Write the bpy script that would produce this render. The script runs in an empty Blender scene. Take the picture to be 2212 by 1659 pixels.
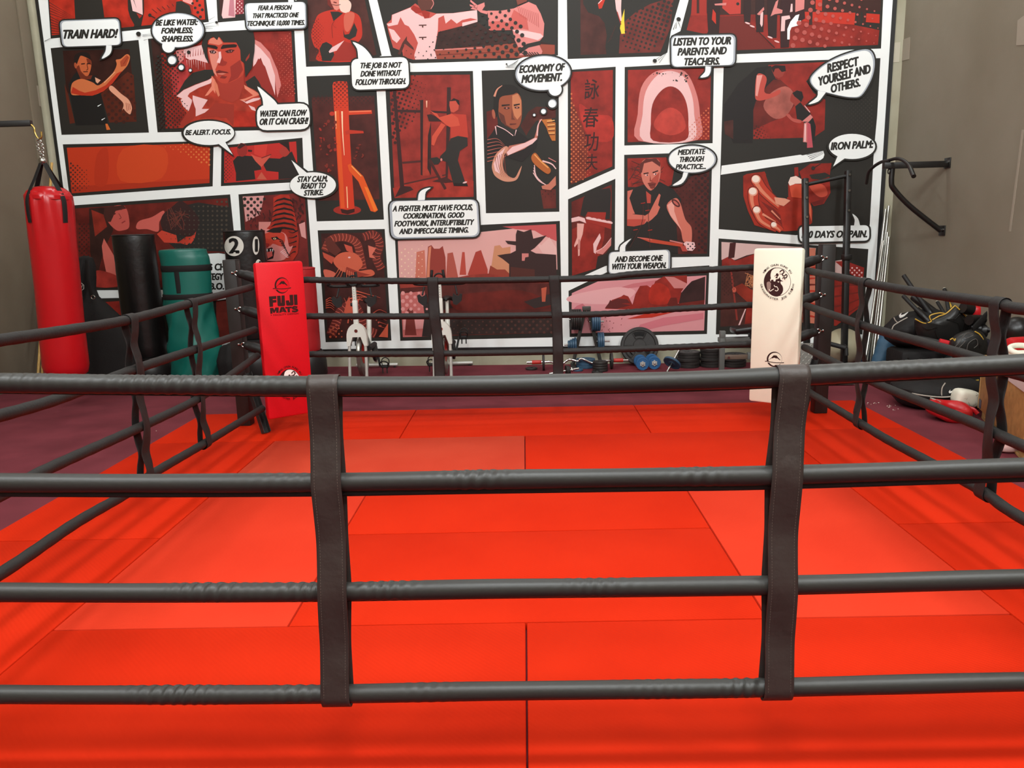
import bpy, bmesh, math, random
from mathutils import Vector, Matrix
from mathutils.geometry import tessellate_polygon
random.seed(7)
SC = bpy.context.scene
COL = SC.collection
PI = math.pi

# ---------------------------------------------------------------- camera
CAM = Vector((0.0256, -6.9943, 1.6055)); PITCH, YAW, ROLL, FPX = 0.1956, 0.0195, -0.0265, 1683.5
W, H = 2212, 1659
cp, sp, cy, sy = math.cos(PITCH), math.sin(PITCH), math.cos(YAW), math.sin(YAW)
FWD = Vector((-sy*cp, cy*cp, -sp)); R0 = Vector((cy, sy, 0)); U0 = R0.cross(FWD)
RT = math.cos(ROLL)*R0 + math.sin(ROLL)*U0
UP = -math.sin(ROLL)*R0 + math.cos(ROLL)*U0
def ray(px, py): return FWD*FPX + RT*(px-1106) + UP*(829.5-py)
def at_y(px, py, Y): v = ray(px, py); return CAM + v*((Y-CAM.y)/v.y)
def at_z(px, py, Z): v = ray(px, py); return CAM + v*((Z-CAM.z)/v.z)
def at_x(px, py, X): v = ray(px, py); return CAM + v*((X-CAM.x)/v.x)
WA, WB = 2.525, -0.075            # the mural plane: y = WA + WB*x (the end wall is not quite square to the ring)
WN = Vector((-WB, 1, 0)).normalized()
def at_wall(px, py, off=0.0):
    v = ray(px, py); t = (WA - CAM.y + WB*CAM.x)/(v.y - WB*v.x)
    return CAM + v*t - WN*off
def wall_y(x): return WA + WB*x
FLOOR = -0.04

cam = bpy.data.cameras.new('camera'); camo = bpy.data.objects.new('camera', cam); COL.objects.link(camo)
M = Matrix((( RT.x, UP.x, -FWD.x, CAM.x), (RT.y, UP.y, -FWD.y, CAM.y), (RT.z, UP.z, -FWD.z, CAM.z), (0, 0, 0, 1)))
camo.matrix_world = M
cam.sensor_fit = 'HORIZONTAL'; cam.sensor_width = 36.0; cam.lens = 36.0*FPX/W
cam.clip_start = 0.05; cam.clip_end = 100
SC.camera = camo

# ---------------------------------------------------------------- materials
def lin(c):
    c = c/255.0
    return c/12.92 if c <= 0.04045 else ((c+0.055)/1.055)**2.4
MC = {}
def mat(name, rgb, rough=0.6, metal=0.0, spec=0.5, var=0.0, vscale=8.0, bump=0.0, bscale=60.0, rgb2=None, detail=4.0, stretch=None):
    """principled, sRGB colour; optional noise variation towards rgb2 and noise bump"""
    if name in MC: return MC[name]
    m = bpy.data.materials.new(name); m.use_nodes = True
    nt = m.node_tree; b = nt.nodes['Principled BSDF']
    c = [lin(x) for x in rgb] + [1]
    b.inputs['Base Color'].default_value = c
    b.inputs['Roughness'].default_value = rough; b.inputs['Metallic'].default_value = metal
    b.inputs['Specular IOR Level'].default_value = spec
    if var or bump:
        tc = nt.nodes.new('ShaderNodeTexCoord'); mp = nt.nodes.new('ShaderNodeMapping')
        nt.links.new(tc.outputs['Object'], mp.inputs['Vector'])
        if stretch: mp.inputs['Scale'].default_value = stretch
    if var:
        n = nt.nodes.new('ShaderNodeTexNoise'); n.inputs['Scale'].default_value = vscale; n.inputs['Detail'].default_value = detail
        nt.links.new(mp.outputs['Vector'], n.inputs['Vector'])
        r = nt.nodes.new('ShaderNodeValToRGB')
        if rgb2: c2 = [lin(x) for x in rgb2] + [1]
        else: c2 = [x*(1-var) for x in c[:3]] + [1]
        r.color_ramp.elements[0].position = 0.35; r.color_ramp.elements[1].position = 0.68
        r.color_ramp.elements[0].color = c; r.color_ramp.elements[1].color = c2
        nt.links.new(n.outputs['Fac'], r.inputs['Fac']); nt.links.new(r.outputs['Color'], b.inputs['Base Color'])
    if bump:
        n2 = nt.nodes.new('ShaderNodeTexNoise'); n2.inputs['Scale'].default_value = bscale; n2.inputs['Detail'].default_value = 3
        nt.links.new(mp.outputs['Vector'], n2.inputs['Vector'])
        bu = nt.nodes.new('ShaderNodeBump'); bu.inputs['Strength'].default_value = bump; bu.inputs['Distance'].default_value = 0.01
        nt.links.new(n2.outputs['Fac'], bu.inputs['Height']); nt.links.new(bu.outputs['Normal'], b.inputs['Normal'])
    MC[name] = m
    return m

# ---------------------------------------------------------------- things and parts
ORG = {}
def tag(o, label=None, cat=None, group=None, kind=None):
    if label: o['label'] = label
    if cat: o['category'] = cat
    if group: o['group'] = group
    if kind: o['kind'] = kind
    return o
def thing(name, label, cat, loc=(0, 0, 0), group=None, rz=0.0):
    o = bpy.data.objects.new(name, None); COL.objects.link(o)
    o.empty_display_size = 0.1
    o.location = loc; ORG[o.name] = Vector(loc); o.rotation_euler.z = rz
    return tag(o, label, cat, group)
def copy_tree(o, parent=None):
    c = o.copy(); COL.objects.link(c)
    if parent: c.parent = parent
    for ch in list(o.children): copy_tree(ch, c)
    return c

def catmull(pts, n=6, closed=False):
    pts = [Vector(p) for p in pts]; out = []; L = len(pts)
    if L < 3: return pts
    rng = L if closed else L-1
    for i in range(rng):
        p1, p2 = pts[i], pts[(i+1) % L]
        p0 = pts[(i-1) % L] if closed or i > 0 else p1*2-p2
        p3 = pts[(i+2) % L] if closed or i+2 < L else p2*2-p1
        for k in range(n):
            t = k/n
            out.append(0.5*((2*p1)+(-p0+p2)*t+(2*p0-5*p1+4*p2-p3)*t*t+(-p0+3*p1-3*p2+p3)*t**3))
    if not closed: out.append(pts[-1])
    return out
def resample(pts, step):
    out = [pts[0]]; acc = 0.0
    for a, b in zip(pts, pts[1:]):
        d = (b-a).length
        if d < 1e-9: continue
        t = step-acc
        while t <= d:
            out.append(a+(b-a)*(t/d)); t += step
        acc = d-(t-step)
    if (out[-1]-pts[-1]).length > step*0.3: out.append(pts[-1])
    return out

class MB:
    def __init__(s): s.v = []; s.f = []; s.m = []; s.sm = []
    def add(s, vs, fs, mi=0, smooth=True):
        n = len(s.v); s.v += [Vector(v) for v in vs]
        for f in fs: s.f.append([i+n for i in f]); s.m.append(mi); s.sm.append(smooth)
        return s
    def box(s, c, sz, rot=None, mi=0, bev=0.0):
        """box with optional bevel (chamfered corners); rot: Matrix or z angle"""
        hx, hy, hz = sz[0]/2, sz[1]/2, sz[2]/2; c = Vector(c)
        if isinstance(rot, (int, float)): rot = Matrix.Rotation(rot, 3, 'Z')
        bm = bmesh.new(); bmesh.ops.create_cube(bm, size=1.0)
        bmesh.ops.scale(bm, vec=(hx*2, hy*2, hz*2), verts=bm.verts)
        if bev > 0:
            bmesh.ops.bevel(bm, geom=bm.edges[:], offset=min(bev, hx*.9, hy*.9, hz*.9), segments=2, profile=0.5, affect='EDGES')
        vs = []; bm.verts.index_update()
        for v in bm.verts:
            p = v.co.copy()
            if rot is not None: p = rot @ p
            vs.append(p+c)
        fs = [[v.index for v in f.verts] for f in bm.faces]; bm.free()
        return s.add(vs, fs, mi, bev > 0)
    def tube(s, path, r, seg=12, caps=True, mi=0, disp=None, closed=False, flat=None, up=None, smooth=True):
        """swept tube, r a number or per-point list; flat = (a, b) elliptic section scale"""
        path = [Vector(p) for p in path]; n = len(path); vs = []; fs = []
        t0 = (path[1]-path[0]).normalized()
        nrm = Vector(up) if up else (Vector((0, 0, 1)) if abs(t0.z) < 0.9 else Vector((0, 1, 0)))
        for i, p in enumerate(path):
            if closed: t = (path[(i+1) % n]-path[i-1])
            else: t = path[min(i+1, n-1)]-path[max(i-1, 0)]
            t.normalize()
            nrm = nrm - t*nrm.dot(t)
            if nrm.length < 1e-6: nrm = t.orthogonal()
            nrm.normalize(); bi = t.cross(nrm)
            rr = r[i] if isinstance(r, (list, tuple)) else r
            for k in range(seg):
                a = 2*PI*k/seg; q = rr
                if disp: q = rr + disp(i, a)
                ca, sa = math.cos(a), math.sin(a)
                if flat: ca *= flat[0]; sa *= flat[1]
                vs.append(p + nrm*(ca*q) + bi*(sa*q))
        m = n if closed else n-1
        for i in range(m):
            for k in range(seg):
                a, b = i*seg+k, i*seg+(k+1) % seg
                c, d = ((i+1) % n)*seg+(k+1) % seg, ((i+1) % n)*seg+k
                fs.append([a, b, c, d])
        if caps and not closed:
            fs.append(list(range(seg))[::-1]); fs.append([(n-1)*seg+k for k in range(seg)])
        return s.add(vs, fs, mi, smooth)
    def cyl(s, a, b, r, seg=20, mi=0, r2=None, bev=0.0):
        a, b = Vector(a), Vector(b); r2 = r if r2 is None else r2
        if bev > 0:
            d = (b-a).normalized()
            return s.tube([a, a+d*bev*.3, a+d*bev, b-d*bev, b-d*bev*.3, b], [r-bev, r-bev*.3, r, r2, r2-bev*.3, r2-bev], seg, True, mi)
        return s.tube([a, b], [r, r2], seg, True, mi)
    def lathe(s, prof, c=(0, 0, 0), seg=32, mi=0, axis='Z', rot=None, warp=None):
        """profile [(r, z)] turned about an axis through c"""
        c = Vector(c); vs = []; fs = []; n = len(prof)
        for (r, z) in prof:
            for k in range(seg):
                a = 2*PI*k/seg; rr = max(r, 1e-4)
                if warp: rr = rr*(1+warp(a, z))
                p = Vector((rr*math.cos(a), rr*math.sin(a), z))
                if axis == 'Y': p = Vector((p.x, p.z, p.y))
                if axis == 'X': p = Vector((p.z, p.x, p.y))
                if rot is not None: p = rot @ p
                vs.append(p+c)
        for i in range(n-1):
            for k in range(seg):
                fs.append([i*seg+k, i*seg+(k+1) % seg, (i+1)*seg+(k+1) % seg, (i+1)*seg+k])
        if prof[0][0] > 1e-3: fs.append(list(range(seg))[::-1])
        if prof[-1][0] > 1e-3: fs.append([(n-1)*seg+k for k in range(seg)])
        return s.add(vs, fs, mi, True)
    def ball(s, c, r, seg=24, mi=0, warp=None, rot=None):
        """ellipsoid; warp(direction) scales"""
        c = Vector(c); r = Vector((r, r, r)) if isinstance(r, (int, float)) else Vector(r)
        vs = []; fs = []; n = seg//2
        for i in range(n+1):
            th = PI*i/n
            for k in range(seg):
                a = 2*PI*k/seg
                d = Vector((math.sin(th)*math.cos(a), math.sin(th)*math.sin(a), math.cos(th)))
                q = 1+(warp(d) if warp else 0)
                p = Vector((d.x*r.x, d.y*r.y, d.z*r.z))*q
                if rot is not None: p = rot @ p
                vs.append(p+c)
        for i in range(n):
            for k in range(seg):
                fs.append([i*seg+k, (i+1)*seg+k, (i+1)*seg+(k+1) % seg, i*seg+(k+1) % seg])
        return s.add(vs, fs, mi, True)
    def ring(s, c, R, r, axis='Z', seg=40, sec=10, rot=None, mi=0):
        pts = []
        for k in range(seg):
            a = 2*PI*k/seg; p = Vector((R*math.cos(a), R*math.sin(a), 0))
            if axis == 'Y': p = Vector((p.x, 0, p.y))
            if axis == 'X': p = Vector((0, p.x, p.y))
            if rot is not None: p = rot @ p
            pts.append(p+Vector(c))
        ax = {'Z': (0, 0, 1), 'Y': (0, 1, 0), 'X': (1, 0, 0)}[axis]
        upv = Vector(ax)
        if rot is not None: upv = rot @ upv
        return s.tube(pts, r, sec, False, mi, closed=True, up=upv)
    def prism(s, poly, d, mi=0, smooth=False):
        """planar 3-D polygon extruded by vector d"""
        poly = [Vector(p) for p in poly]; n = len(poly); d = Vector(d)
        tr = tessellate_polygon([poly])
        vs = poly+[p+d for p in poly]
        fs = [list(t) for t in tr]+[[i+n for i in t][::-1] for t in tr]
        fs += [[i, (i+1) % n, (i+1) % n+n, i+n] for i in range(n)]
        return s.add(vs, fs, mi, smooth)
    def sheet(s, rows, mi=0, smooth=True, closed_v=False):
        """grid of points"""
        nr, nc = len(rows), len(rows[0]); vs = [p for r in rows for p in r]; fs = []
        for i in range(nr if closed_v else nr-1):
            for k in range(nc-1):
                a, b = i*nc+k, ((i+1) % nr)*nc+k
                fs.append([a, a+1, b+1, b])
        return s.add(vs, fs, mi, smooth)
    def build(s, name, mats, parent=None, loc=None, kind=None, label=None, fixn=True, sharp=40):
        if not isinstance(mats, (list, tuple)): mats = [mats]
        org = Vector((0, 0, 0))
        if parent is not None: org = ORG.get(parent.name, Vector((0, 0, 0)))
        elif loc is not None: org = Vector(loc)
        me = bpy.data.meshes.new(name)
        me.from_pydata([v-org for v in s.v], [], s.f)
        for m in mats: me.materials.append(m)
        me.polygons.foreach_set('material_index', s.m); me.polygons.foreach_set('use_smooth', s.sm)
        if fixn:
            bm = bmesh.new(); bm.from_mesh(me); bmesh.ops.recalc_face_normals(bm, faces=bm.faces[:]); bm.to_mesh(me); bm.free()
        try: me.set_sharp_from_angle(angle=math.radians(sharp))
        except Exception: pass
        me.update()
        o = bpy.data.objects.new(name, me); COL.objects.link(o)
        ORG[o.name] = org
        if parent is not None: o.parent = parent
        elif loc is not None: o.location = loc
        tag(o, label, None, None, kind)
        return o

# ---------------------------------------------------------------- lettering
TXT = {}
def glyphs(txt, fat=0.02):
    """flat triangles of a line of text, width scaled to 0..1, capital height 0..1"""
    k = (txt, fat)
    if k in TXT: return TXT[k]
    c = bpy.data.curves.new('lettering', 'FONT'); c.body = txt; c.offset = fat; c.resolution_u = 3
    o = bpy.data.objects.new('lettering', c); COL.objects.link(o)
    dg = bpy.context.evaluated_depsgraph_get(); dg.update()
    me = bpy.data.meshes.new_from_object(o.evaluated_get(dg))
    vs = [(v.co.x, v.co.y) for v in me.vertices]; fs = [list(p.vertices) for p in me.polygons]
    bpy.data.objects.remove(o); bpy.data.curves.remove(c); bpy.data.meshes.remove(me)
    x0 = min(v[0] for v in vs); x1 = max(v[0] for v in vs)
    cap = 0.70 + fat
    vs = [((x-x0)/(x1-x0), y/cap) for x, y in vs]
    TXT[k] = (vs, fs)
    return TXT[k]
K_LIGHT, EXPO = 0.65, 0.0
# ================================================================ the room
m_carpet = mat('carpet_maroon', (118, 52, 60), 0.95, 0, 0.15, var=0.25, vscale=3.0, bump=0.35, bscale=400, detail=12)
m_conc = mat('concrete_wall', (134, 126, 110), 0.85, 0, 0.25, var=0.5, vscale=0.9, rgb2=(122, 113, 96), detail=8, bump=0.08, bscale=40)
m_concl = mat('concrete_left', (122, 112, 95), 0.85, 0, 0.25, var=0.5, vscale=0.8, rgb2=(112, 101, 84), detail=8, bump=0.08, bscale=40)
m_concb = mat('concrete_pale', (176, 172, 150), 0.85, 0, 0.25, var=0.5, vscale=2.0, rgb2=(158, 153, 130), detail=8, bump=0.08, bscale=40)
m_patch = mat('filler_patch', (150, 140, 124), 0.8, 0, 0.25)
m_black = mat('black_metal', (24, 21, 19), 0.42, 0.0, 0.5)
LX, RX, YB, ZC = -5.80, 4.25, -12.0, 6.4
def struct(name, mb, m): return mb.build(name, m, kind='structure')
b = MB(); b.box((-.75, -4.6, FLOOR-.1), (10.5, 15.4, .2)); struct('floor', b, m_carpet)
b = MB(); b.prism([Vector((LX-.3, wall_y(LX-.3), FLOOR-.1)), Vector((RX+.3, wall_y(RX+.3), FLOOR-.1)), Vector((RX+.3, wall_y(RX+.3), ZC)), Vector((LX-.3, wall_y(LX-.3), ZC))], WN*.2); wb = struct('wall_back', b, m_concb)
b = MB(); b.box((LX-.1, -4.4, ZC/2-.05), (.2, 15.4, ZC+.1)); wl = struct('wall_left', b, m_concl)
b = MB(); b.box((RX+.1, -4.4, ZC/2-.05), (.2, 15.4, ZC+.1)); wr = struct('wall_right', b, m_conc)
b = MB(); b.box((-.75, YB-.1, ZC/2-.05), (10.5, .2, ZC+.1)); struct('wall_front', b, m_conc)
b = MB(); b.box((-.75, -4.6, ZC+.1), (10.5, 15.4, .2)); struct('ceiling', b, mat('ceiling_paint', (190, 186, 178), .9))
# filler patches and panel joints on the walls
def wall_quad(o, name, X, pxs, m, t=.004):
    b = MB(); p = [at_x(x, y, X) for x, y in pxs]; b.prism(p, (-t if X > 0 else t, 0, 0)); b.build(name, m, o)
wall_quad(wr, 'filler_patch', RX, ((1950, 86), (1966, 80), (1964, 128), (1947, 132)), m_patch)
wall_quad(wr, 'filler_patch', RX, ((2199, 44), (2230, 20), (2230, 96), (2196, 98)), m_patch)
wall_quad(wr, 'panel_joint', RX, ((2208, 280), (2212, 280), (2184, 500), (2180, 500)), m_patch)
b = MB(); c = at_wall(1937, 90); d = at_wall(1943, 132)
b.prism([at_wall(1925, 93), at_wall(1945, 91), at_wall(1942, 134), at_wall(1923, 135)], -WN*.003); b.build('filler_patch', mat('filler_pale', (190, 184, 164), .85), wb)
wall_quad(wl, 'filler_patch', LX, ((72, 184), (91, 186), (96, 236), (78, 224)), m_patch)
# corner trims
b = MB(); yl = wall_y(LX)
b.box((LX+.03, yl-.05, ZC/2), (.06, .10, ZC), bev=.01); struct('trim_1', b, m_concb)
b = MB(); b.box((LX+.01, yl-.24, ZC/2), (.03, .16, ZC), bev=.008); struct('trim_2', b, m_concl)
# ================================================================ the comic-strip mural on the end wall
# frames: crops of the picture the outlines were measured in -> (x0, y0, scale)
F1 = (100, 0, 5.529); F2 = (320, 60, 6.1444); F3 = (460, 0, 5.821); F4 = (800, 0, 5.0273); F5 = (640, 150, 4.741)
F6 = (820, 150, 4.4826); F7 = (1020, 120, 4.6087); F8 = (1220, 0, 6.5059); F9 = (1440, 0, 4.424); F10 = (1540, 100, 5.53)
F11 = (1200, 300, 4.6083); F12 = (1540, 320, 4.1472); F13 = (120, 280, 3.8138)
G2 = (640, 0, 3.45625); G3 = (1180, 0, 2.8359); G4 = (640, 420, 3.45625); G5 = (1180, 420, 3.95); PX = (0, 0, 1.0)
F14 = (140, 480, 4.741)
BLACK = (44, 41, 36); WHITE = (246, 249, 246); GREY = (172, 178, 186)

def pr(rgb, mott=0):
    nm = 'print_%02x%02x%02x%s' % (*rgb, 'm' if mott else '')
    if mott: return mat(nm, rgb, 0.55, 0, 0.25, var=0.42, vscale=7.0, detail=10.0)
    return mat(nm, rgb, 0.55, 0, 0.25)

def pts2(F, s):
    v = [float(x) for x in s.replace(',', ' ').split()]
    return [Vector((F[0]+v[i]/F[2], F[1]+v[i+1]/F[2], 0)) for i in range(0, len(v), 2)]
def inside(p, poly):
    x, y = p; r = False; j = len(poly)-1
    for i in range(len(poly)):
        a, b = poly[i], poly[j]
        if (a[1] > y) != (b[1] > y) and x < (b[0]-a[0])*(y-a[1])/(b[1]-a[1])+a[0]: r = not r
        j = i
    return r
LAY = [0]
class Art:
    """one printed piece of the mural: flat coloured shapes laid over each other on the mural plane"""
    def __init__(s, base=0, proj=None, nrm=None):
        s.v = []; s.f = []; s.mi = []; s.ms = []; s.L = base; s.at = proj or at_wall; s.nrm = nrm or -WN; s.o0 = 0.012 if proj is None else 0.0008
    def mi_of(s, m):
        if m not in s.ms: s.ms.append(m)
        return s.ms.index(m)
    def raw(s, pl, m):
        off = s.o0+s.L*0.00016; s.L += 1
        n = len(s.v); s.v += [s.at(p[0], p[1], off) for p in pl]
        for t in tessellate_polygon([[Vector((p[0], p[1], 0)) for p in pl]]):
            s.f.append([n+i for i in t]); s.mi.append(s.mi_of(m))
    def p(s, F, rgb, st, sm=0, m=0):
        pl = pts2(F, st) if isinstance(st, str) else st
        if sm: pl = catmull(pl, 4, True)
        s.raw(pl, pr(rgb, m)); return s
    def el(s, F, rgb, x, y, rx, ry=None, rot=0, n=28):
        ry = rx if ry is None else ry; c, d = math.cos(rot), math.sin(rot)
        pl = []
        for k in range(n):
            a = 2*PI*k/n; u, v = rx*math.cos(a), ry*math.sin(a)
            pl.append((F[0]+(x+u*c-v*d)/F[2], F[1]+(y+u*d+v*c)/F[2]))
        s.raw(pl, pr(rgb)); return s
    def ln(s, F, rgb, st, w, sm=1, w2=None):
        """brush line of width w (tapering to w2)"""
        pl = pts2(F, st) if isinstance(st, str) else st
        if sm and len(pl) > 2: pl = catmull(pl, 4)
        n = len(pl); w2 = w if w2 is None else w2; A = []; B = []
        for i, q in enumerate(pl):
            t = pl[min(i+1, n-1)]-pl[max(i-1, 0)]; t = Vector((-t.y, t.x, 0)).normalized()
            h = (w+(w2-w)*i/max(n-1, 1))/F[2]/2
            A.append(q+t*h); B.append(q-t*h)
        off = s.o0+s.L*0.00016; s.L += 1; k0 = len(s.v); m = s.mi_of(pr(rgb))
        for q in A+B: s.v.append(s.at(q.x, q.y, off))
        for i in range(n-1): s.f.append([k0+i, k0+i+1, k0+n+i+1, k0+n+i]); s.mi.append(m)
        return s
    def dots(s, F, rgb, st, pitch, g, ang=45):
        """halftone: g = (x0, y0, r0, x1, y1, r1) dot radius along a direction"""
        pl = pts2(F, st); X0 = min(q.x for q in pl); X1 = max(q.x for q in pl); Y0 = min(q.y for q in pl); Y1 = max(q.y for q in pl)
        pt = pitch/F[2]; ca, sa = math.cos(math.radians(ang)), math.sin(math.radians(ang))
        gx0, gy0 = F[0]+g[0]/F[2], F[1]+g[1]/F[2]; gx1, gy1 = F[0]+g[3]/F[2], F[1]+g[4]/F[2]
        dd = (gx1-gx0)**2+(gy1-gy0)**2; R = int(max(X1-X0, Y1-Y0)/pt)+3; cx, cy_ = (X0+X1)/2, (Y0+Y1)/2
        off = s.o0+s.L*0.00016; s.L += 1; m = s.mi_of(pr(rgb))
        for i in range(-R, R+1):
            for j in range(-R, R+1):
                x = cx+(i*ca-j*sa)*pt; y = cy_+(i*sa+j*ca)*pt
                if not (X0 <= x <= X1 and Y0 <= y <= Y1) or not inside((x, y), pl): continue
                t = min(1, max(0, ((x-gx0)*(gx1-gx0)+(y-gy0)*(gy1-gy0))/dd)); r = (g[2]+(g[5]-g[2])*t)/F[2]
                if r < 0.25: continue
                k0 = len(s.v)
                for k in range(8): a = PI*k/4; s.v.append(s.at(x+r*math.cos(a), y+r*math.sin(a), off))
                s.f.append([k0+k for k in range(8)]); s.mi.append(m)
        return s
    def text(s, F, txt, x0, y0, x1, y1, h, slant=0.22, rgb=BLACK, fat=0.066):
        """a line of heavy lettering from baseline start to baseline end, capital height h"""
        vs, fs = glyphs(txt, 0.0); m = s.mi_of(pr(rgb))
        L = math.hypot(x1-x0, y1-y0); ux, uy = (x1-x0)/L, (y1-y0)/L
        f = fat*h; Lb = L-slant*h-2*f
        offs = [(0, 0)] if fat < .012 else [(f, 0), (-f, 0), (0, f*.7), (0, -f*.7), (f*.75, f*.55), (-f*.75, f*.55), (f*.75, -f*.55), (-f*.75, -f*.55)]
        off = s.o0+s.L*0.00016; s.L += 1
        for k, (da, dv) in enumerate(offs):
            k0 = len(s.v)
            for u, v in vs:
                a = f+u*Lb+v*slant*h+da; q = f*.7+v*(h-1.4*f)+dv; x = x0+ux*a+uy*q; y = y0+uy*a-ux*q
                s.v.append(s.at(F[0]+x/F[2], F[1]+y/F[2], off+k*.00001))
            for fc in fs: s.f.append([k0+i for i in fc]); s.mi.append(m)
        return s
    def grow(s, pl, d):
        """outline polygon moved outwards by d px"""
        A = sum(pl[i].x*pl[(i+1) % len(pl)].y-pl[(i+1) % len(pl)].x*pl[i].y for i in range(len(pl)))
        sg = 1 if A > 0 else -1; out = []; n = len(pl)
        for i in range(n):
            e1 = (pl[i]-pl[i-1]); e2 = (pl[(i+1) % n]-pl[i])
            e1 = e1.normalized() if e1.length > 1e-6 else e2.normalized(); e2 = e2.normalized() if e2.length > 1e-6 else e1
            n1 = Vector((e1.y, -e1.x, 0))*sg; n2 = Vector((e2.y, -e2.x, 0))*sg
            b = n1+n2
            if b.length < 0.3: b = n1+e1*1.0; out.append(pl[i]+b.normalized()*d*1.6); continue
            b.normalize(); q = max(0.45, b.dot(n1))
            out.append(pl[i]+b*d/q)
        return out
    def bubble(s, shapes, d=3.5, shade=None, dx=0.0, dy=0.0):
        """speech bubble: black edge round all the white shapes, then the whites; shade = grey rim offset (px)"""
        for pl in shapes: s.raw([q+Vector((dx, dy, 0)) for q in s.grow(pl, d)], pr(BLACK))
        if shade:
            for pl in shapes: s.raw(pl, pr(GREY))
            for pl in shapes:
                c = sum(pl, Vector((0, 0, 0)))/len(pl)
                s.raw([c+(q-c)*0.955+Vector((shade[0], shade[1], 0)) for q in pl], pr(WHITE))
        else:
            for pl in shapes: s.raw(pl, pr(WHITE))
        return s
    def build(s, name, parent, label=None):
        me = bpy.data.meshes.new(name); org = ORG[parent.name]
        me.from_pydata([v-org for v in s.v], [], s.f)
        for m in s.ms: me.materials.append(m)
        me.polygons.foreach_set('material_index', s.mi)
        bm = bmesh.new(); bm.from_mesh(me)
        bmesh.ops.reverse_faces(bm, faces=[f for f in bm.faces if f.normal.dot(s.nrm) < 0]); bm.to_mesh(me); bm.free(); me.update()
        o = bpy.data.objects.new(name, me); COL.objects.link(o); o.parent = parent; ORG[o.name] = org
        if label: o['label'] = label
        return o
def rq(F, st, r):
    """rounded quadrilateral"""
    c = pts2(F, st); out = []; r = r/F[2]; n = len(c)
    for i in range(n):
        a = (c[i-1]-c[i]).normalized()*r; b = (c[(i+1) % n]-c[i]).normalized()*r
        for t in (0, .25, .5, .75, 1): out.append(c[i]+a*(1-t)**2+b*t**2)
    return out
def oval(F, x, y, rx, ry, rot=0, n=40):
    c, d = math.cos(rot), math.sin(rot)
    return [Vector((F[0]+(x+rx*math.cos(a)*c-ry*math.sin(a)*d)/F[2], F[1]+(y+rx*math.cos(a)*d+ry*math.sin(a)*c)/F[2], 0)) for a in [2*PI*k/n for k in range(n)]]
def tail(F, st): return catmull(pts2(F, st), 3, False)

mural = thing('wall_mural', 'huge black, white and red comic strip mural covering the end wall', 'mural', at_wall(1000, 752))
# board with white ground, thin black edging all round
X0, X1, Z0, Z1 = -5.70, 4.105, 0.185, 5.0
def wp(x, z, off): return Vector((x, wall_y(x), z))-WN*off
b = MB(); b.prism([wp(X0, Z0, 0.0), wp(X1, Z0, 0.0), wp(X1, Z1, 0.0), wp(X0, Z1, 0.0)], -WN*0.0115)
b.build('white_ground', pr(WHITE), mural)
b = MB()
for a, c in (((X0-.045, Z0-.04), (X0, Z1)), ((X1, Z0-.04), (X1+.045, Z1)), ((X0, Z0-.04), (X1, Z0))):
    b.prism([wp(a[0], a[1], 0), wp(c[0], a[1], 0), wp(c[0], c[1], 0), wp(a[0], c[1], 0)], -WN*0.016)
b.build('edge_strip', mat('edge_black', (24, 22, 20), .5), mural)

R1 = (190, 48, 30); R2 = (158, 44, 33); R3 = (112, 36, 28); R4 = (82, 42, 35); R5 = (62, 34, 28); PK = (236, 190, 188); PK2 = (212, 128, 122); OR = (222, 92, 40)
# ---- top left: legs of three fighters
A = Art()
A.p(PX, BLACK, '103 -30 111 84 327 62 452 48 443 -30')
A.p(F1, R1, '30 -160 75 425 930 332 1900 235 1860 -160', m=1)
for k in range(12): A.ln(F1, BLACK, f'{40+k*3} {30+k*34} {345-k*4} {215+k*12 if k<5 else 300+k*9}', 7, 0, 1)
A.p(F1, BLACK, '335 -150 355 235 705 235 690 120 655 -150').p(F1, BLACK, '975 -150 985 120 1010 210 1060 300 1050 330 1140 315 1175 150 1170 -150')
A.p(F1, PK, '985 -150 1040 135 1090 150 1160 182 1150 -150').ln(F1, BLACK, '1050 0 1085 100', 8, 0, 1).p(F1, R2, '1085 160 1120 225 1155 190')
A.p(F1, (230, 150, 145), '1590 -150 1640 20 1740 60 1880 110 1890 -150').p(F1, BLACK, '1560 25 1620 15 1720 70 1745 165 1550 150')
A.p(F1, R1, '1750 -150 1760 180 1850 240 1905 235 1880 -150')
A.dots(F1, BLACK, '1610 -140 1700 30 1760 170 1900 230 1880 -140', 62, (1600, 0, 14, 1900, 200, 20), 60)
A.el(F1, BLACK, 1245, 185, 20); A.ln(F1, BLACK, '1250 190 1310 220', 12, 0)
for k in range(5): A.ln(F1, BLACK, f'{1270+k*60} {110-k*15} {1330+k*50} {160-k*20}', 6, 0)
A.build('comic_panel', mural, 'red panel of black trouser legs, cut off at the top left')
# ---- second top panel: white trousers
A = Art()
A.p(F3, BLACK, '42 -150 66 286 405 258 1000 225 955 -150')
A.p(F3, R5, '80 -150 95 200 410 170 410 -150')
A.p(F3, PK, '160 -150 115 195 130 235 285 222 300 -150').p(F3, (190, 120, 130), '230 -150 200 200 280 215 260 -150').p(F3, (150, 50, 60), '300 -150 290 190 395 175 385 -150')
A.dots(F3, PK, '300 -140 292 185 392 172 382 -140', 34, (0, 0, 8, 400, 0, 9))
A.build('comic_panel', mural, 'narrow panel of white trousers beside the top bubble')
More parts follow.
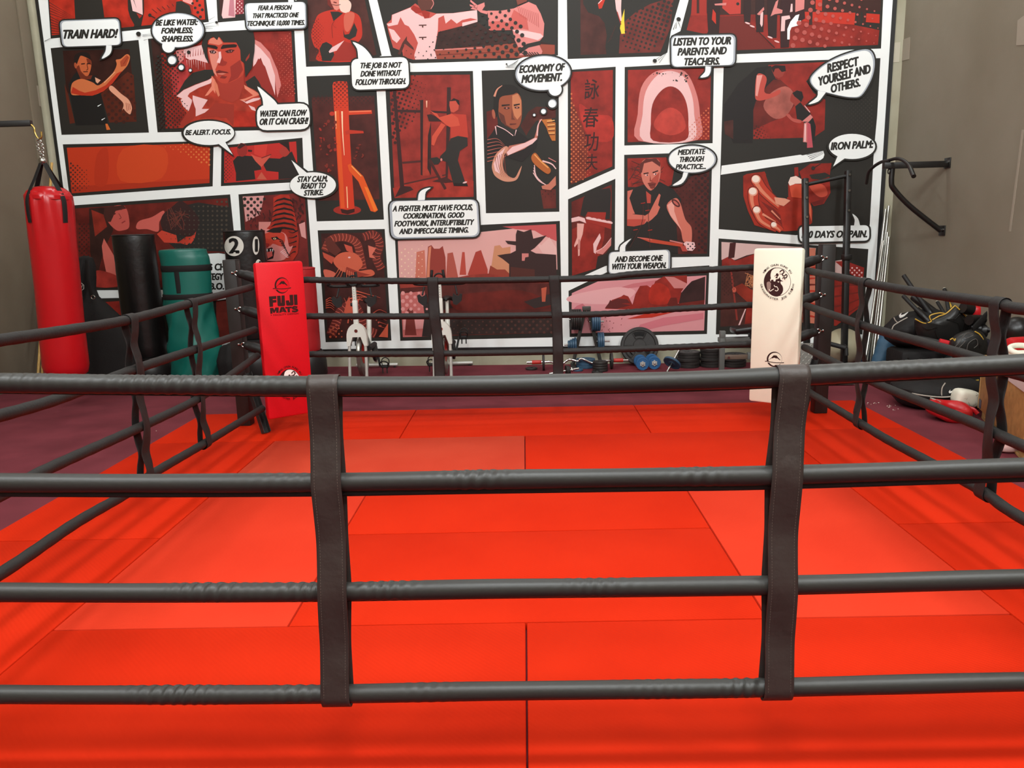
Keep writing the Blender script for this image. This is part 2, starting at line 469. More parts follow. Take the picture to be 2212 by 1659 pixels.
# ---- man in a red jacket
A = Art()
A.p(F3, BLACK, '1020 -150 1148 395 1176 842 1760 826 2125 702 1925 -150')
A.p(F3, R4, '1190 -150 1215 775 1830 768 2060 690 1880 -150', m=1)
A.p(F3, R1, '1480 130 1340 180 1290 260 1240 420 1260 540 1290 600 1340 640 1330 770 1830 765 1790 600 1870 480 1880 380 1860 240 1800 170 1640 120', 1)
A.p(F3, R2, '1520 700 1650 520 1780 560 1820 765 1500 770').p(F3, BLACK, '1480 150 1520 270 1640 170 1580 150')
A.p(F3, BLACK, '1640 360 1660 440 1715 430 1780 290 1820 380 1800 460 1720 505 1650 470').p(F3, BLACK, '1345 620 1380 550 1430 530 1500 570 1530 690 1490 770 1380 770')
A.p(F3, (215, 130, 115), '1470 -150 1480 40 1530 120 1560 135 1600 110 1610 -150').p(F3, R3, '1440 -150 1445 60 1500 110 1530 120 1490 40')
A.p(F3, (235, 200, 185), '1600 -30 1700 0 1745 60 1720 150 1660 165 1600 120', 1).p(F3, (205, 95, 75), '1690 160 1780 170 1770 280 1710 400 1660 370 1650 220', 1)
A.p(F3, PK, '1460 650 1500 600 1655 512 1560 640 1470 670').ln(F3, R4, '1500 60 1560 70 1610 60', 7).ln(F3, R3, '1520 30 1560 40', 14).ln(F3, R2, '1510 300 1530 340 1560 350', 5)
A.ln(F3, R3, '1530 270 1500 330 1510 480', 5)
A.dots(F3, R3, '1260 270 1240 420 1300 620 1340 770 1390 770 1350 600 1420 400 1330 230', 30, (1240, 0, 10, 1450, 0, 2))
A.build('comic_panel', mural, 'panel of a person in a red jacket raising a fist')
# ---- two masters in white jackets
A = Art()
A.p(F4, BLACK, '40 -150 228 606 455 690 1580 655 1700 610 2038 605 2040 -150')
A.p(F4, R5, '740 350 1160 240 1290 330 2005 490 2002 590 1590 630 720 645', m=1)
A.p(F4, (150, 70, 52), '700 540 1200 505 1600 470 2003 490 2003 590 1590 632 720 645')
A.ln(F4, PK2, '700 546 1250 520', 12, 0).ln(F4, R3, '720 600 1600 560', 8, 0)
A.p(F4, (190, 78, 68), '490 40 440 80 320 130 235 165 230 215 180 260 205 370 250 520 350 560 360 620 470 650 725 640 700 540 740 350 900 310 1165 240 1160 110 900 145 720 150 600 120')
A.p(F4, PK, '440 85 240 165 235 250 180 262 200 290 300 270 330 190 375 270 420 290 480 380 520 470 480 600 490 650 725 642 700 545 735 330 740 200 800 170 820 260 880 210 940 260 1000 220 1090 200 1165 215 1160 112 900 147 720 152 650 200 560 180 490 140')
A.p(F4, PK, '200 310 260 330 330 420 290 470 240 430').p(F4, PK, '1000 250 1165 215 1165 240 1000 290')
A.p(F4, R2, '470 60 440 100 500 150 560 140 590 205 640 200 650 140 560 100')
A.p(F4, (95, 52, 42), '500 -150 520 60 560 120 660 110 690 40 700 -150', 0).ln(F4, PK2, '660 -20 690 40 660 100', 8)
for yy in (278, 410): A.ln(F4, R4, f'530 {yy} 612 {yy-2}', 12, 0); A.ln(F4, R4, f'570 {yy} 572 {yy+25}', 14, 0)
A.p(F4, R4, '300 590 350 470 400 395 400 440 470 520 480 555 380 480 330 600').p(F4, (170, 70, 58), '370 480 480 550 470 640 370 620')
A.p(F4, PK2, '1090 100 1160 115 1165 60 1090 0 1085 20 1140 70 1080 50 1085 70 1150 100 1200 140 1270 160 1280 125 1215 115 1245 70 1240 30 1215 -10 1190 50 1170 -40 1150 50')
A.p(F4, PK2, '1275 120 1420 120 1560 95 1640 60 1720 25 1800 60 1850 150 1890 260 1880 400 1830 460 1840 500 1870 560 1860 590 1620 605 1620 540 1570 440 1545 330 1290 330', 0)
A.p(F4, (196, 92, 84), '1290 240 1420 230 1540 260 1570 330 1300 335').p(F4, (196, 92, 84), '1560 110 1700 200 1720 330 1640 310 1540 330 1500 260')
A.p(F4, PK, '1540 325 1700 340 1850 370 1880 400 1820 440 1660 400 1570 350').p(F4, BLACK, '1620 540 1700 480 1850 445 1850 490 1720 520 1620 590')
for k in range(11): A.ln(F4, (170, 75, 70), f'{1600+k*22} {70+k*8} {1630+k*20} {180+k*12}', 5, 0)
A.p(F4, (120, 60, 48), '1550 -150 1600 60 1700 20 1710 -150')
for k in range(7): A.ln(F4, BLACK, f'{1640+k*28} {570} {1690+k*26} {612}', 9, 0)
A.dots(F4, BLACK, '600 560 740 330 1000 300 1280 130 1500 110 1640 300 1720 560 1600 640 700 640', 68, (750, 150, 3, 1560, 560, 24), 35)
A.dots(F4, BLACK, '240 480 560 560 700 430 720 640 480 650', 60, (300, 400, 3, 700, 640, 8), 35)
A.build('comic_panel', mural, 'panel of two people in white jackets crossing wrists')
# ---- dark figure with a yellow belt
A = Art()
A.p(F8, BLACK, '28 -150 40 832 1350 792 1440 742 1490 440 1660 -150')
A.p(F8, R4, '220 -150 222 775 585 765 570 650 590 500 560 330 480 230 330 180 260 60 250 -150', m=1).p(F8, (118, 48, 40), '760 755 775 500 850 300 1000 170 1200 60 1530 -40 1480 400 1340 738', m=1)
A.p(F8, PK, '690 -150 720 130 775 300 800 300 790 130 800 -150').p(F8, (240, 205, 60), '838 130 800 260 775 400 795 480 845 475 835 290').ln(F8, R2, '735 170 790 350', 12, 0)
A.p(F8, R1, '520 -20 465 60 480 130 520 120 590 -60').ln(F8, PK, '470 55 525 0', 12, 0)
A.dots(F8, BLACK, '775 500 850 260 1080 120 1540 -40 1440 480 1200 735 860 700', 64, (800, 600, 14, 1500, 200, 24), 18)
for k in range(6): A.ln(F8, R4, f'{600+k*20} {600-k*40} {660+k*12} {540-k*36}', 5, 0)
A.build('comic_panel', mural, 'dark panel of a standing figure with a yellow belt end')
# ---- class in a training hall
A = Art()
A.p(F9, BLACK, '250 -150 130 300 40 345 660 520 2045 466 2072 -150')
A.p(F9, R2, '250 -150 240 100 190 290 380 330 470 160 700 140 1340 150 2030 290 2015 432 670 482 400 320 700 -150', m=1)
A.p(F9, R3, '500 160 740 150 860 300 1020 470 670 482 480 330').p(F9, R5, '245 -150 240 150 1320 130 2040 110 2050 -150')
A.p(F9, R2, '250 -150 232 150 410 150 420 -150').p(F9, (185, 60, 50), '540 -150 530 80 600 140 705 135 710 -150').el(F9, BLACK, 678, 40, 15)
for x in (300, 395): A.p(F9, R5, f'{x-14} -150 {x-14} 130 {x+10} 130 {x+10} -150')
A.p(F9, R1, '1310 115 1800 125 1790 240 1290 205').p(F9, R1, '1905 130 2032 140 2030 225 1900 215').p(F9, R1, '1420 -150 1420 90 1480 110 1490 -150')
for x in (1380, 1840, 1890): A.p(F9, R5, f'{x-18} -150 {x-22} 240 {x+8} 240 {x+20} -150')
for x, y, w in ((450, 330, 60), (770, 215, 34), (890, 310, 40), (1010, 365, 46)):
    A.p(F9, (48, 26, 24), f'{x-w} -150 {x-w*1.1} 120 {x-w*.9} {y} {x+w*.8} {y} {x+w} 100 {x+w*.9} -150')
A.p(F9, R1, '440 90 430 190 470 235 468 130').p(F9, PK2, '455 40 570 30 565 55 460 55').p(F9, PK, '895 110 890 230 905 262 915 240 920 120').p(F9, PK2, '860 140 925 70 930 95 885 150')
A.p(F9, (54, 24, 24), '1100 -150 1080 110 1085 460 1165 455 1180 260 1320 180 1300 -150')
A.p(F9, PK, '1095 160 1170 150 1180 180 1130 195 1125 300 1088 302').p(F9, WHITE, '1180 210 1230 150 1265 140 1250 200 1280 200 1275 240 1190 265 1175 300 1172 380 1150 380 1150 280')
A.p(F9, PK2, '990 160 1040 20 1065 0 1050 80 1105 100 1100 130 1030 140').p(F9, PK2, '1230 -150 1225 120 1310 90 1320 -150').p(F9, PK, '1175 120 1185 40 1200 40 1200 115')
for x, y in ((770, 225), (815, 255), (985, 360), (1050, 400)): A.el(F9, PK, x, y, 26, 8, .35)
A.ln(F9, R5, '880 310 1030 460', 10, 0)
A.dots(F9, (180, 84, 76), '1180 300 1320 150 1420 -140 1800 -140 2020 150 2010 430 1150 455', 74, (1300, 200, 24, 2030, 420, 5), 15)
A.build('comic_panel', mural, 'wide red panel of a class lined up in a hall')
# ---- striking pose
A = Art()
A.p(F1, BLACK, '60 578 1108 480 1232 1585 190 1612')
A.p(F1, (58, 26, 18), '205 610 1000 590 1085 1455 760 1465 650 1100 250 1120', m=1).p(F1, (92, 36, 20), '660 1120 980 860 1050 900 1085 1455 760 1465', m=1).p(F1, (92, 36, 20), '225 1000 270 1130 350 1470 290 1480 240 1140')
A.dots(F1, (62, 30, 22), '690 1150 1040 820 1085 1455 760 1465', 64, (700, 1400, 22, 1050, 900, 14))
A.p(F1, (30, 27, 25), '270 1010 330 905 370 860 480 920 600 900 625 1000 655 1110 745 1490 360 1500 290 1140')
A.p(F1, (196, 98, 56), '355 760 370 690 430 665 530 705 545 790 520 885 490 912 430 885 380 830', 1).p(F1, (118, 46, 26), '365 800 400 780 420 850 480 915 420 890 370 840').p(F1, (118, 46, 26), '485 700 540 710 545 780 500 760')
A.p(F1, (34, 22, 18), '345 760 340 690 370 645 450 622 520 648 545 725 530 712 430 668 400 700 372 770', 1).el(F1, (170, 80, 48), 358, 785, 16, 36, -.2)
A.p(F1, (110, 44, 26), '376 850 480 915 560 900 540 950 420 950')
A.ln(F1, (50, 22, 16), '425 768 470 762', 13, 0).ln(F1, (50, 22, 16), '492 768 535 758', 13, 0).ln(F1, (90, 36, 22), '495 775 505 830 485 840', 8).ln(F1, (70, 28, 20), '450 860 505 858', 10, 0)
A.p(F1, (225, 165, 135), '590 925 660 960 620 1000 600 980').p(F1, (225, 158, 128), '760 1040 800 1030 900 1120 990 1190 1030 1280 1022 1340 1005 1368 960 1335 930 1300 915 1320 930 1240 860 1165 770 1085', 1)
for k in range(3): A.ln(F1, (150, 60, 40), f'{960+k*22} {1230+k*6} {975+k*18} {1330-k*10}', 6, 0)
A.p(F1, (206, 112, 66), '310 1020 350 970 440 945 560 985 640 1020 780 900 830 830 850 770 840 720 880 710 905 700 970 650 1008 682 985 770 940 830 860 910 790 1000 690 1090 560 1142 420 1140 310 1130', 1)
A.p(F1, (184, 52, 28), '305 1115 325 1040 400 1085 470 1110 600 1080 720 1020 850 880 915 850 800 1000 690 1095 560 1146 420 1142')
A.p(F1, (170, 70, 40), '890 740 970 660 1000 690 960 790 900 800').ln(F1, (230, 170, 130), '700 990 830 860', 9, 0).ln(F1, (120, 46, 26), '930 770 985 680', 5, 0)
for x, y in ((645, 1262), (692, 1425)): A.ln(F1, WHITE, f'{x-22} {y+10} {x+20} {y-14}', 12, 0, 4)
A.p(F1, (214, 110, 50), '715 1480 740 1480 775 1550 730 1555')
A.build('comic_panel', mural, 'dark panel of a person in a black vest, arm raised')
# ---- large bare chested fighter (generic figure)
A = Art()
A.p(F2, BLACK, '5 150 132 1390 2010 1352 1945 40 1400 30 770 70')
A.p(F2, R5, '45 160 165 1340 420 1330 420 160', m=1).p(F2, R2, '180 340 240 1338 1970 1310 1905 50 700 60 400 300', m=1)
A.p(F2, (190, 60, 58), '300 620 480 290 560 600 420 880 340 900', m=1)
A.p(F2, PK, '470 290 720 230 800 470 620 420 560 430 500 400', 0).p(F2, PK2, '370 310 480 280 480 420 420 480')
A.p(F2, PK2, '1420 160 1500 200 1620 330 1720 560 1770 760 1720 930 1690 700 1560 380 1400 260').p(F2, PK, '1400 200 1500 280 1620 420 1690 640 1690 900 1650 780 1560 560 1500 400 1400 520')
for k in range(9): A.ln(F2, R2, f'{500+k*34} {400-k*6} {505+k*34} {300-k*4}', 9, 0, 2); A.ln(F2, PK, f'{520+k*30} {430} {525+k*30} {500+(k%3)*30}', 7, 0, 1)
A.p(F2, (148, 44, 36), '1360 640 1470 410 1560 520 1640 760 1680 900 1500 880 1330 760')
A.p(F2, BLACK, '370 920 500 700 600 600 760 560 870 560 890 650 640 770 480 830')
A.p(F2, BLACK, '1300 720 1420 640 1480 720 1560 900 1500 910 1330 790')
A.p(F2, (188, 60, 40), '372 912 480 825 640 752 820 690 868 640 930 720 1280 700 1290 765 1420 830 1520 900 1540 1000 1470 1065 1450 1312 400 1330 520 1140 470 1060', 0, m=1)
A.p(F2, PK, '385 910 480 830 640 760 800 700 870 660 840 740 680 800 560 870 500 960').p(F2, PK, '440 960 520 900 590 960 590 1060 540 1110 470 1040').p(F2, PK, '600 900 700 930 800 960 760 1020 720 1080 820 1080 760 1130 640 1180 640 1080 600 980')
A.p(F2, (226, 130, 105), '850 640 900 700 900 880 870 830 800 900 760 910 850 780').p(F2, (226, 130, 105), '1280 760 1500 890 1380 930 1280 980 1220 960 1300 940 1400 900 1290 810')
A.p(F2, PK, '1240 960 1300 985 1400 940 1510 930 1480 960 1320 1010').p(F2, PK, '1340 1030 1420 1060 1440 1110 1380 1090')
A.p(F2, (156, 50, 36), '600 960 640 1090 620 1200 480 1310 400 1310 540 1130').p(F2, (156, 50, 36), '900 1000 1150 1020 1140 1310 1050 1200 900 1180 700 1200').p(F2, R1, '1150 1100 1440 1120 1440 1312 1150 1312', m=1)
A.p(F2, (164, 54, 40), '880 640 930 720 960 900 1000 960 1130 1000 1220 940 1280 760 1280 560')
A.p(F2, (214, 120, 90), '890 690 930 760 960 900 940 920 890 800')
A.p(F2, (186, 64, 46), '805 200 830 150 950 130 1180 190 1240 290 1272 450 1280 600 1200 680 1060 742 960 722 890 620 845 490 805 350', 1)
A.p(F2, (214, 122, 100), '810 220 830 150 940 120 1000 210 950 235 820 210').p(F2, (218, 130, 112), '808 290 900 300 940 320 935 480 900 560 930 660 880 600 845 480')
A.p(F2, PK, '945 325 975 320 988 440 960 475 920 465 945 400').p(F2, (150, 46, 36), '990 380 1010 440 1060 460 1040 500 1000 512 930 500 960 478')
A.p(F2, (150, 46, 36), '1100 520 1230 430 1270 560 1200 670 1070 735 1110 640').p(F2, (130, 42, 34), '985 640 1060 650 1030 680 960 670')
A.p(F2, BLACK, '760 60 1400 30 1425 170 1420 320 1385 540 1300 665 1288 480 1240 440 1232 300 1180 200 1010 200 950 118 925 170 870 120 800 180 792 330 822 490 770 400 720 240 740 120')
A.p(F2, (150, 50, 38), '1300 440 1310 410 1360 340 1350 400 1310 450')
A.p(F2, (40, 26, 22), '795 225 900 240 935 262 925 292 880 282 800 262').p(F2, (40, 26, 22), '975 272 1000 232 1150 222 1190 232 1180 262 1060 272 980 288')
A.p(F2, (70, 26, 22), '820 310 880 300 920 330 890 350 840 345').p(F2, PK, '850 315 895 318 888 340 855 342').el(F2, (40, 20, 18), 868, 328, 13)
A.p(F2, (80, 30, 24), '1030 315 1100 290 1160 300 1120 335 1060 340').p(F2, PK2, '1080 312 1125 308 1110 328 1085 330').el(F2, (40, 20, 18), 1098, 318, 12)
A.p(F2, (110, 36, 30), '905 590 950 565 985 575 1060 590 1080 605 990 600 930 608').p(F2, (206, 110, 92), '930 610 1000 604 1050 612 1000 632 945 625')
A.dots(F2, BLACK, '120 380 230 360 380 290 520 330 420 620 400 900 560 1060 480 1200 400 1335 165 1340 100 800', 42, (160, 0, 18, 560, 0, 5), 40)
A.dots(F2, (190, 86, 70), '1650 220 1900 60 1965 920 1720 900 1760 700', 40, (1650, 0, 4, 1950, 0, 9), 40)
A.el(F2, BLACK, 550, 330, 24)
A.build('comic_panel', mural, 'large red panel of a bare chested fighter with dark hair')
# ---- wooden dummy
A = Art()
A.p(F5, BLACK, '108 72 815 48 900 1538 213 1556')
A.p(F5, (86, 36, 30), '160 290 800 272 855 1330 232 1346', m=1)
A.dots(F5, (60, 34, 30), '160 280 800 265 805 360 165 380', 30, (0, 280, 12, 0, 390, 3))
A.el(F5, R2, 525, 1440, 142, 48).p(F5, (60, 26, 22), '455 1430 600 1425 600 1460 530 1485 470 1470')
A.p(F5, (208, 58, 30), '375 165 385 132 440 122 520 126 530 160 545 560 570 1000 600 1425 525 1440 450 1425 420 900')
A.p(F5, (222, 84, 34), '400 430 440 420 500 1420 460 1420 430 950').ln(F5, (250, 190, 140), '405 430 412 610', 14, 0, 4).ln(F5, (255, 220, 180), '472 430 478 640 495 880', 15, 1, 5).ln(F5, (250, 190, 140), '520 1200 530 1420', 10, 0)
A.dots(F5, R3, '380 160 390 130 520 126 530 170 540 400 390 400', 30, (0, 130, 13, 0, 420, 4))
A.p(F5, (212, 66, 36), '535 425 775 418 780 455 540 468').ln(F5, (240, 140, 100), '545 435 770 428', 8, 0).p(F5, (190, 54, 34), '505 635 540 620 690 632 695 655 545 662 510 668').el(F5, (190, 50, 34), 370, 455, 26, 22)
A.p(F5, (224, 86, 30), '530 980 560 965 690 1095 735 1200 840 1440 810 1462 765 1450 640 1150 545 1040').p(F5, (240, 120, 40), '700 1200 735 1210 835 1440 800 1455').ln(F5, (245, 170, 90), '570 990 670 1095', 10, 0)
for k in range(26):
    A.el(F5, (120+random.randint(0, 40), 44, 34), 240+random.random()*170, 500+random.random()*560, 8+random.random()*18, 6+random.random()*12, random.random()*3, 7)
for k in range(8): A.el(F5, (120, 44, 34), 600+random.random()*100, 770+random.random()*150, 8+random.random()*16, 8, random.random()*3, 7)
A.build('comic_panel', mural, 'tall panel of an orange wooden training dummy')
# ---- person training on the dummy
A = Art()
A.p(F6, BLACK, '50 30 905 17 942 1270 118 1290')
A.p(F6, (160, 50, 40), '95 60 875 52 912 1235 148 1245', m=1).p(F6, (176, 54, 40), '130 1150 330 1090 660 1010 910 1080 912 1235 148 1245', m=1)
A.dots(F6, (62, 30, 28), '95 60 350 58 520 200 470 330 240 600 130 760', 42, (130, 330, 17, 480, 330, 2), 20)
A.p(F6, (60, 30, 28), '130 200 160 200 240 1130 300 1135 330 1165 150 1240 200 1140').p(F6, (60, 30, 28), '160 390 400 395 400 420 160 415').p(F6, (80, 36, 32), '220 895 400 880 400 900 225 915').ln(F6, (80, 36, 32), '240 1110 650 1020', 14, 0)
A.p(F6, (58, 32, 30), '655 175 692 175 690 440 660 1080 640 1080').p(F6, (58, 32, 30), '500 400 690 410 690 430 500 420')
A.p(F6, (52, 28, 26), '395 300 425 295 420 1030 400 1020').p(F6, (176, 62, 46), '425 300 495 300 480 1030 418 1030', m=1).p(F6, (52, 28, 26), '500 510 470 640 465 960 500 1030 500 700')
A.ln(F6, (240, 180, 150), '458 305 458 370', 14, 0, 6).p(F6, (56, 30, 28), '460 440 500 435 620 490 600 505 480 505')
A.p(F6, (150, 52, 42), '530 920 570 925 650 1145 610 1168').ln(F6, (70, 32, 28), '480 870 640 1160', 26, 0).p(F6, (70, 32, 28), '510 1085 640 1040 720 1090 640 1100')
A.p(F6, (186, 58, 42), '690 430 840 440 860 660 690 680 690 560 650 545 620 520 700 490')
A.p(F6, (204, 78, 56), '490 400 530 420 560 430 580 465 700 430 760 470 780 545 680 560 600 500 540 450').p(F6, (204, 78, 56), '600 520 640 540 560 660 530 740 505 730 510 650')
A.p(F6, (196, 78, 60), '680 310 740 300 770 330 765 390 720 420 690 410 678 350').p(F6, (40, 26, 24), '680 310 720 280 770 300 778 350 760 340 740 305')
A.p(F6, (46, 42, 38), '690 670 760 645 850 660 855 740 780 790 760 880 830 1090 855 1130 720 1125 660 900 600 880 580 900 590 840 640 790')
A.p(F6, (46, 42, 38), '490 860 560 850 600 880 570 920 530 925').el(F6, PK2, 600, 875, 10, 14).el(F6, PK, 828, 1095, 22, 8, -.3).p(F6, (36, 24, 22), '720 1100 850 1105 858 1132 720 1128')
A.build('comic_panel', mural, 'red panel of a person training on a framed wooden dummy')
# ---- robed person, fist forward (generic figure)
A = Art()
A.p(F7, BLACK, '95 152 860 130 868 1555 138 1570')
A.p(F7, R3, '145 560 240 530 260 700 150 830', m=1).p(F7, (92, 40, 30), '480 700 560 560 640 510 830 520 832 620 640 650 560 760 540 800', m=1)
A.p(F7, (110, 44, 36), '680 1340 832 1330 836 1520 710 1525', m=1).dots(F7, R5, '680 1330 836 1330 836 1420 690 1430', 40, (0, 1340, 8, 0, 1420, 5))
A.p(F7, (150, 78, 52), '270 420 400 390 450 375 490 440 495 600 470 700 420 735 340 700 280 640 262 540', 1)
A.p(F7, (196, 122, 84), '400 400 455 380 490 450 490 590 450 640 420 600 400 520').p(F7, (96, 46, 34), '265 560 320 600 340 690 420 738 330 700 280 640')
A.p(F7, (34, 28, 24), '215 440 220 350 290 298 400 295 460 340 480 400 450 372 390 392 280 420 262 540 240 620 215 560', 1).ln(F7, (210, 140, 115), '222 410 250 340 300 300', 22, 1, 6).el(F7, (170, 90, 66), 215, 585, 16, 48, -.15)
A.ln(F7, (40, 26, 22), '295 500 375 492', 18, 0, 12).ln(F7, (40, 26, 22), '415 498 475 485', 18, 0, 12).el(F7, (60, 34, 28), 345, 525, 30, 10, 0).el(F7, (60, 34, 28), 447, 520, 26, 10, 0).el(F7, PK2, 345, 525, 9, 6).el(F7, PK2, 447, 520, 8, 6)
A.p(F7, (110, 56, 42), '395 520 410 620 430 640 390 640').ln(F7, (90, 36, 30), '375 686 440 682', 14, 0, 8)
A.p(F7, (36, 30, 28), '230 720 260 680 420 790 440 740 560 830 660 820 640 920 500 1060 330 1010 150 1000 150 850')
A.ln(F7, PK, '232 705 245 790', 12, 0, 4).ln(F7, PK, '245 700 330 740 410 800', 8).ln(F7, PK, '440 740 425 800', 10, 0, 3)
for k in range(7): A.ln(F7, (190, 100, 84), f'{152} {840+k*36} {250+k*12} {830+k*30} {330} {900+k*14}', 7, 1, 1)
A.p(F7, (186, 110, 92), '330 960 370 900 520 870 620 820 655 700 670 640 700 632 670 680 650 820 620 860 520 930 350 1000')
A.p(F7, PK, '345 965 400 910 530 870 630 820 650 830 600 880 500 930 360 995').ln(F7, PK, '648 800 655 700 690 636', 14, 1, 6)
A.p(F7, (206, 142, 116), '200 1080 240 980 330 905 360 930 320 1000 310 1100 340 1180 420 1220 470 1140 495 1100 470 1190 430 1245 330 1255 240 1210 205 1150', 1)
A.p(F7, PK, '215 1080 260 980 330 920 290 1010 270 1100 280 1180 230 1150')
for k in range(5): A.ln(F7, (140, 66, 52), f'{230+k*22} {1010-k*10} {250+k*22} {1120+k*10} {300+k*22} {1210+k*4}', 6, 1, 2)
A.p(F7, (186, 108, 48), '690 640 790 632 800 660 830 670 830 850 795 850 760 780 740 720', 0)
for k in range(4): A.ln(F7, (90, 46, 26), f'{745+k*6} {670+k*40} {825} {662+k*42}', 7, 0); A.ln(F7, (235, 180, 110), f'{745+k*6} {655+k*40} {822} {647+k*42}', 9, 0)
A.p(F7, (178, 96, 44), '590 1010 630 970 690 1040 780 1130 760 1180 700 1150 610 1070', 1).ln(F7, (230, 160, 90), '620 985 690 1060 760 1120', 12)
for k in range(4): A.ln(F7, PK, f'{620-k*4} {1090+k*26} {640+k*10} {1200+k*18} {740+k*16} {1300+k*4}', 9, 1, 3)
A.ln(F7, PK, '700 1050 790 1080 835 1130', 16, 1, 10).ln(F7, PK2, '760 1020 835 1060', 8, 0).p(F7, (196, 118, 96), '690 1300 760 1280 832 1200 835 1290 780 1340 700 1330')
A.build('comic_panel', mural, 'black panel of a person in a dark robe with fist forward')
# ---- four brush characters
A = Art()
A.p(G3, BLACK, '132 430 425 410 420 1035 133 1162')
A.p(G3, R2, '150 442 408 430 404 1020 152 1130', m=1).p(G3, (190, 52, 40), '200 640 300 700 400 720 400 860 260 840', 1, m=1).p(G3, (130, 50, 34), '150 600 240 820 260 1000 240 1090 152 1130', m=1)
A.dots(G3, (206, 110, 66), '150 560 230 820 300 1000 260 1085 152 1130', 20, (150, 0, 6, 300, 0, 2))
for ch, x0, y0, x1, h in (('詠', 232, 600, 330, 104), ('春', 222, 772, 325, 104), ('功', 232, 918, 325, 100), ('夫', 240, 1036, 320, 84)):
    A.text(G3, ch, x0, y0, x1, y0-3, h*.9, 0.08, (56, 26, 24), 0.014)
A.build('comic_panel', mural, 'narrow red panel of four brush written characters')
# ---- red panel with a pale arch (the figure on it is left out)
A = Art()
A.p(G3, BLACK, '480 412 745 398 1026 390 1018 878 478 892')
A.p(G3, R2, '500 430 1008 418 1000 858 498 872', m=1)
A.p(G3, PK2, '565 862 560 700 580 540 650 450 740 428 850 440 915 560 940 700 925 858', 1).p(G3, PK, '595 864 590 700 610 560 680 462 760 436 840 470 890 580 905 700 895 860', 1)
A.p(G3, R2, '655 863 640 760 650 640 700 560 760 530 820 560 860 640 870 760 850 860', 1, m=1).p(G3, (196, 66, 54), '660 780 690 700 760 660 830 700 850 790 760 830', 1, m=1)
for k in range(24): A.el(G3, BLACK, 650+random.random()*220, 440+random.random()*60, 1.5+random.random()*5)
A.dots(G3, (206, 100, 66), '870 760 1000 640 1000 858 880 860', 20, (860, 0, 2, 1000, 0, 6))
A.build('comic_panel', mural, 'square red panel of a pale arch')
# ---- bowing pair and, below it, the open hand
A = Art()
A.p(PX, BLACK, '1563 137 1901 126 1894 250 1887 325 1878 485 1872 500 1718 508 1552 495 1556 360')
A.p(F10, R2, '660 225 1340 190 1110 420 1200 560 1340 640 1330 1000 1200 1090 480 1110 480 700 620 560', m=1).p(F10, R3, '640 400 800 400 960 540 980 700 860 840 700 900 480 1000 480 690', m=1)
A.p(F10, (180, 96, 84), '690 560 860 480 960 560 960 690 860 840 720 860 600 720', 1, m=1)
A.p(F10, (34, 28, 26), '130 700 300 450 520 260 690 235 740 380 640 480 510 660 480 760 470 1160 240 1160 130 900')
A.p(F10, R4, '130 900 240 880 240 1110 140 1050', m=1)
A.p(F10, (150, 56, 46), '690 260 760 235 860 240 865 290 830 360 780 385 730 360').p(F10, (40, 24, 22), '690 255 740 228 860 235 868 300 820 310 780 265 740 270 720 320').p(F10, (44, 32, 28), '620 290 690 250 730 380 770 400 690 400 640 470')
A.p(F10, (190, 74, 62), '520 350 600 340 640 400 610 540 680 570 790 520 800 560 740 600 620 640 540 650 500 600', 1).p(F10, (226, 150, 140), '520 350 590 345 560 450 530 600 505 590')
A.p(F10, (150, 56, 46), '930 590 960 545 1030 530 1060 600 1040 680 990 715 950 680 920 650', 1).p(F10, (36, 26, 24), '945 560 1000 528 1060 545 1078 610 1050 670 1020 640 970 600')
A.p(F10, (34, 30, 28), '980 720 1040 670 1110 760 1160 800 1200 880 1225 960 1210 1130 1080 1140 1080 900 1000 870')
A.p(F10, (180, 80, 70), '870 815 910 815 950 860 1050 885 1040 920 960 905 900 860', 1)
A.p(F10, PK2, '1060 900 1160 815 1190 850 1140 905').p(F10, PK2, '1085 920 1130 905 1120 1150 1072 1145').p(F10, (190, 80, 90), '1120 905 1160 930 1190 1210 1120 1215').ln(F10, PK, '1100 930 1095 1140', 16, 0).ln(F10, PK, '1090 710 1155 790', 10, 0)
A.dots(F10, R5, '480 950 600 960 700 1110 480 1130', 36, (480, 1050, 12, 640, 1000, 4), 30)
A.dots(F10, (58, 52, 46), '1400 640 1900 600 1890 1000 1500 1020', 34, (1400, 0, 3, 1900, 0, 10))
A.p(F12, WHITE, '76 158 300 128 560 92 780 60 800 66 985 25 995 60 985 90 960 108 520 170 300 205 68 240')
for k in range(4): A.ln(F12, BLACK, f'{835+k*12} {62+k*14} {985} {28+k*7}', 5, 0, 2)
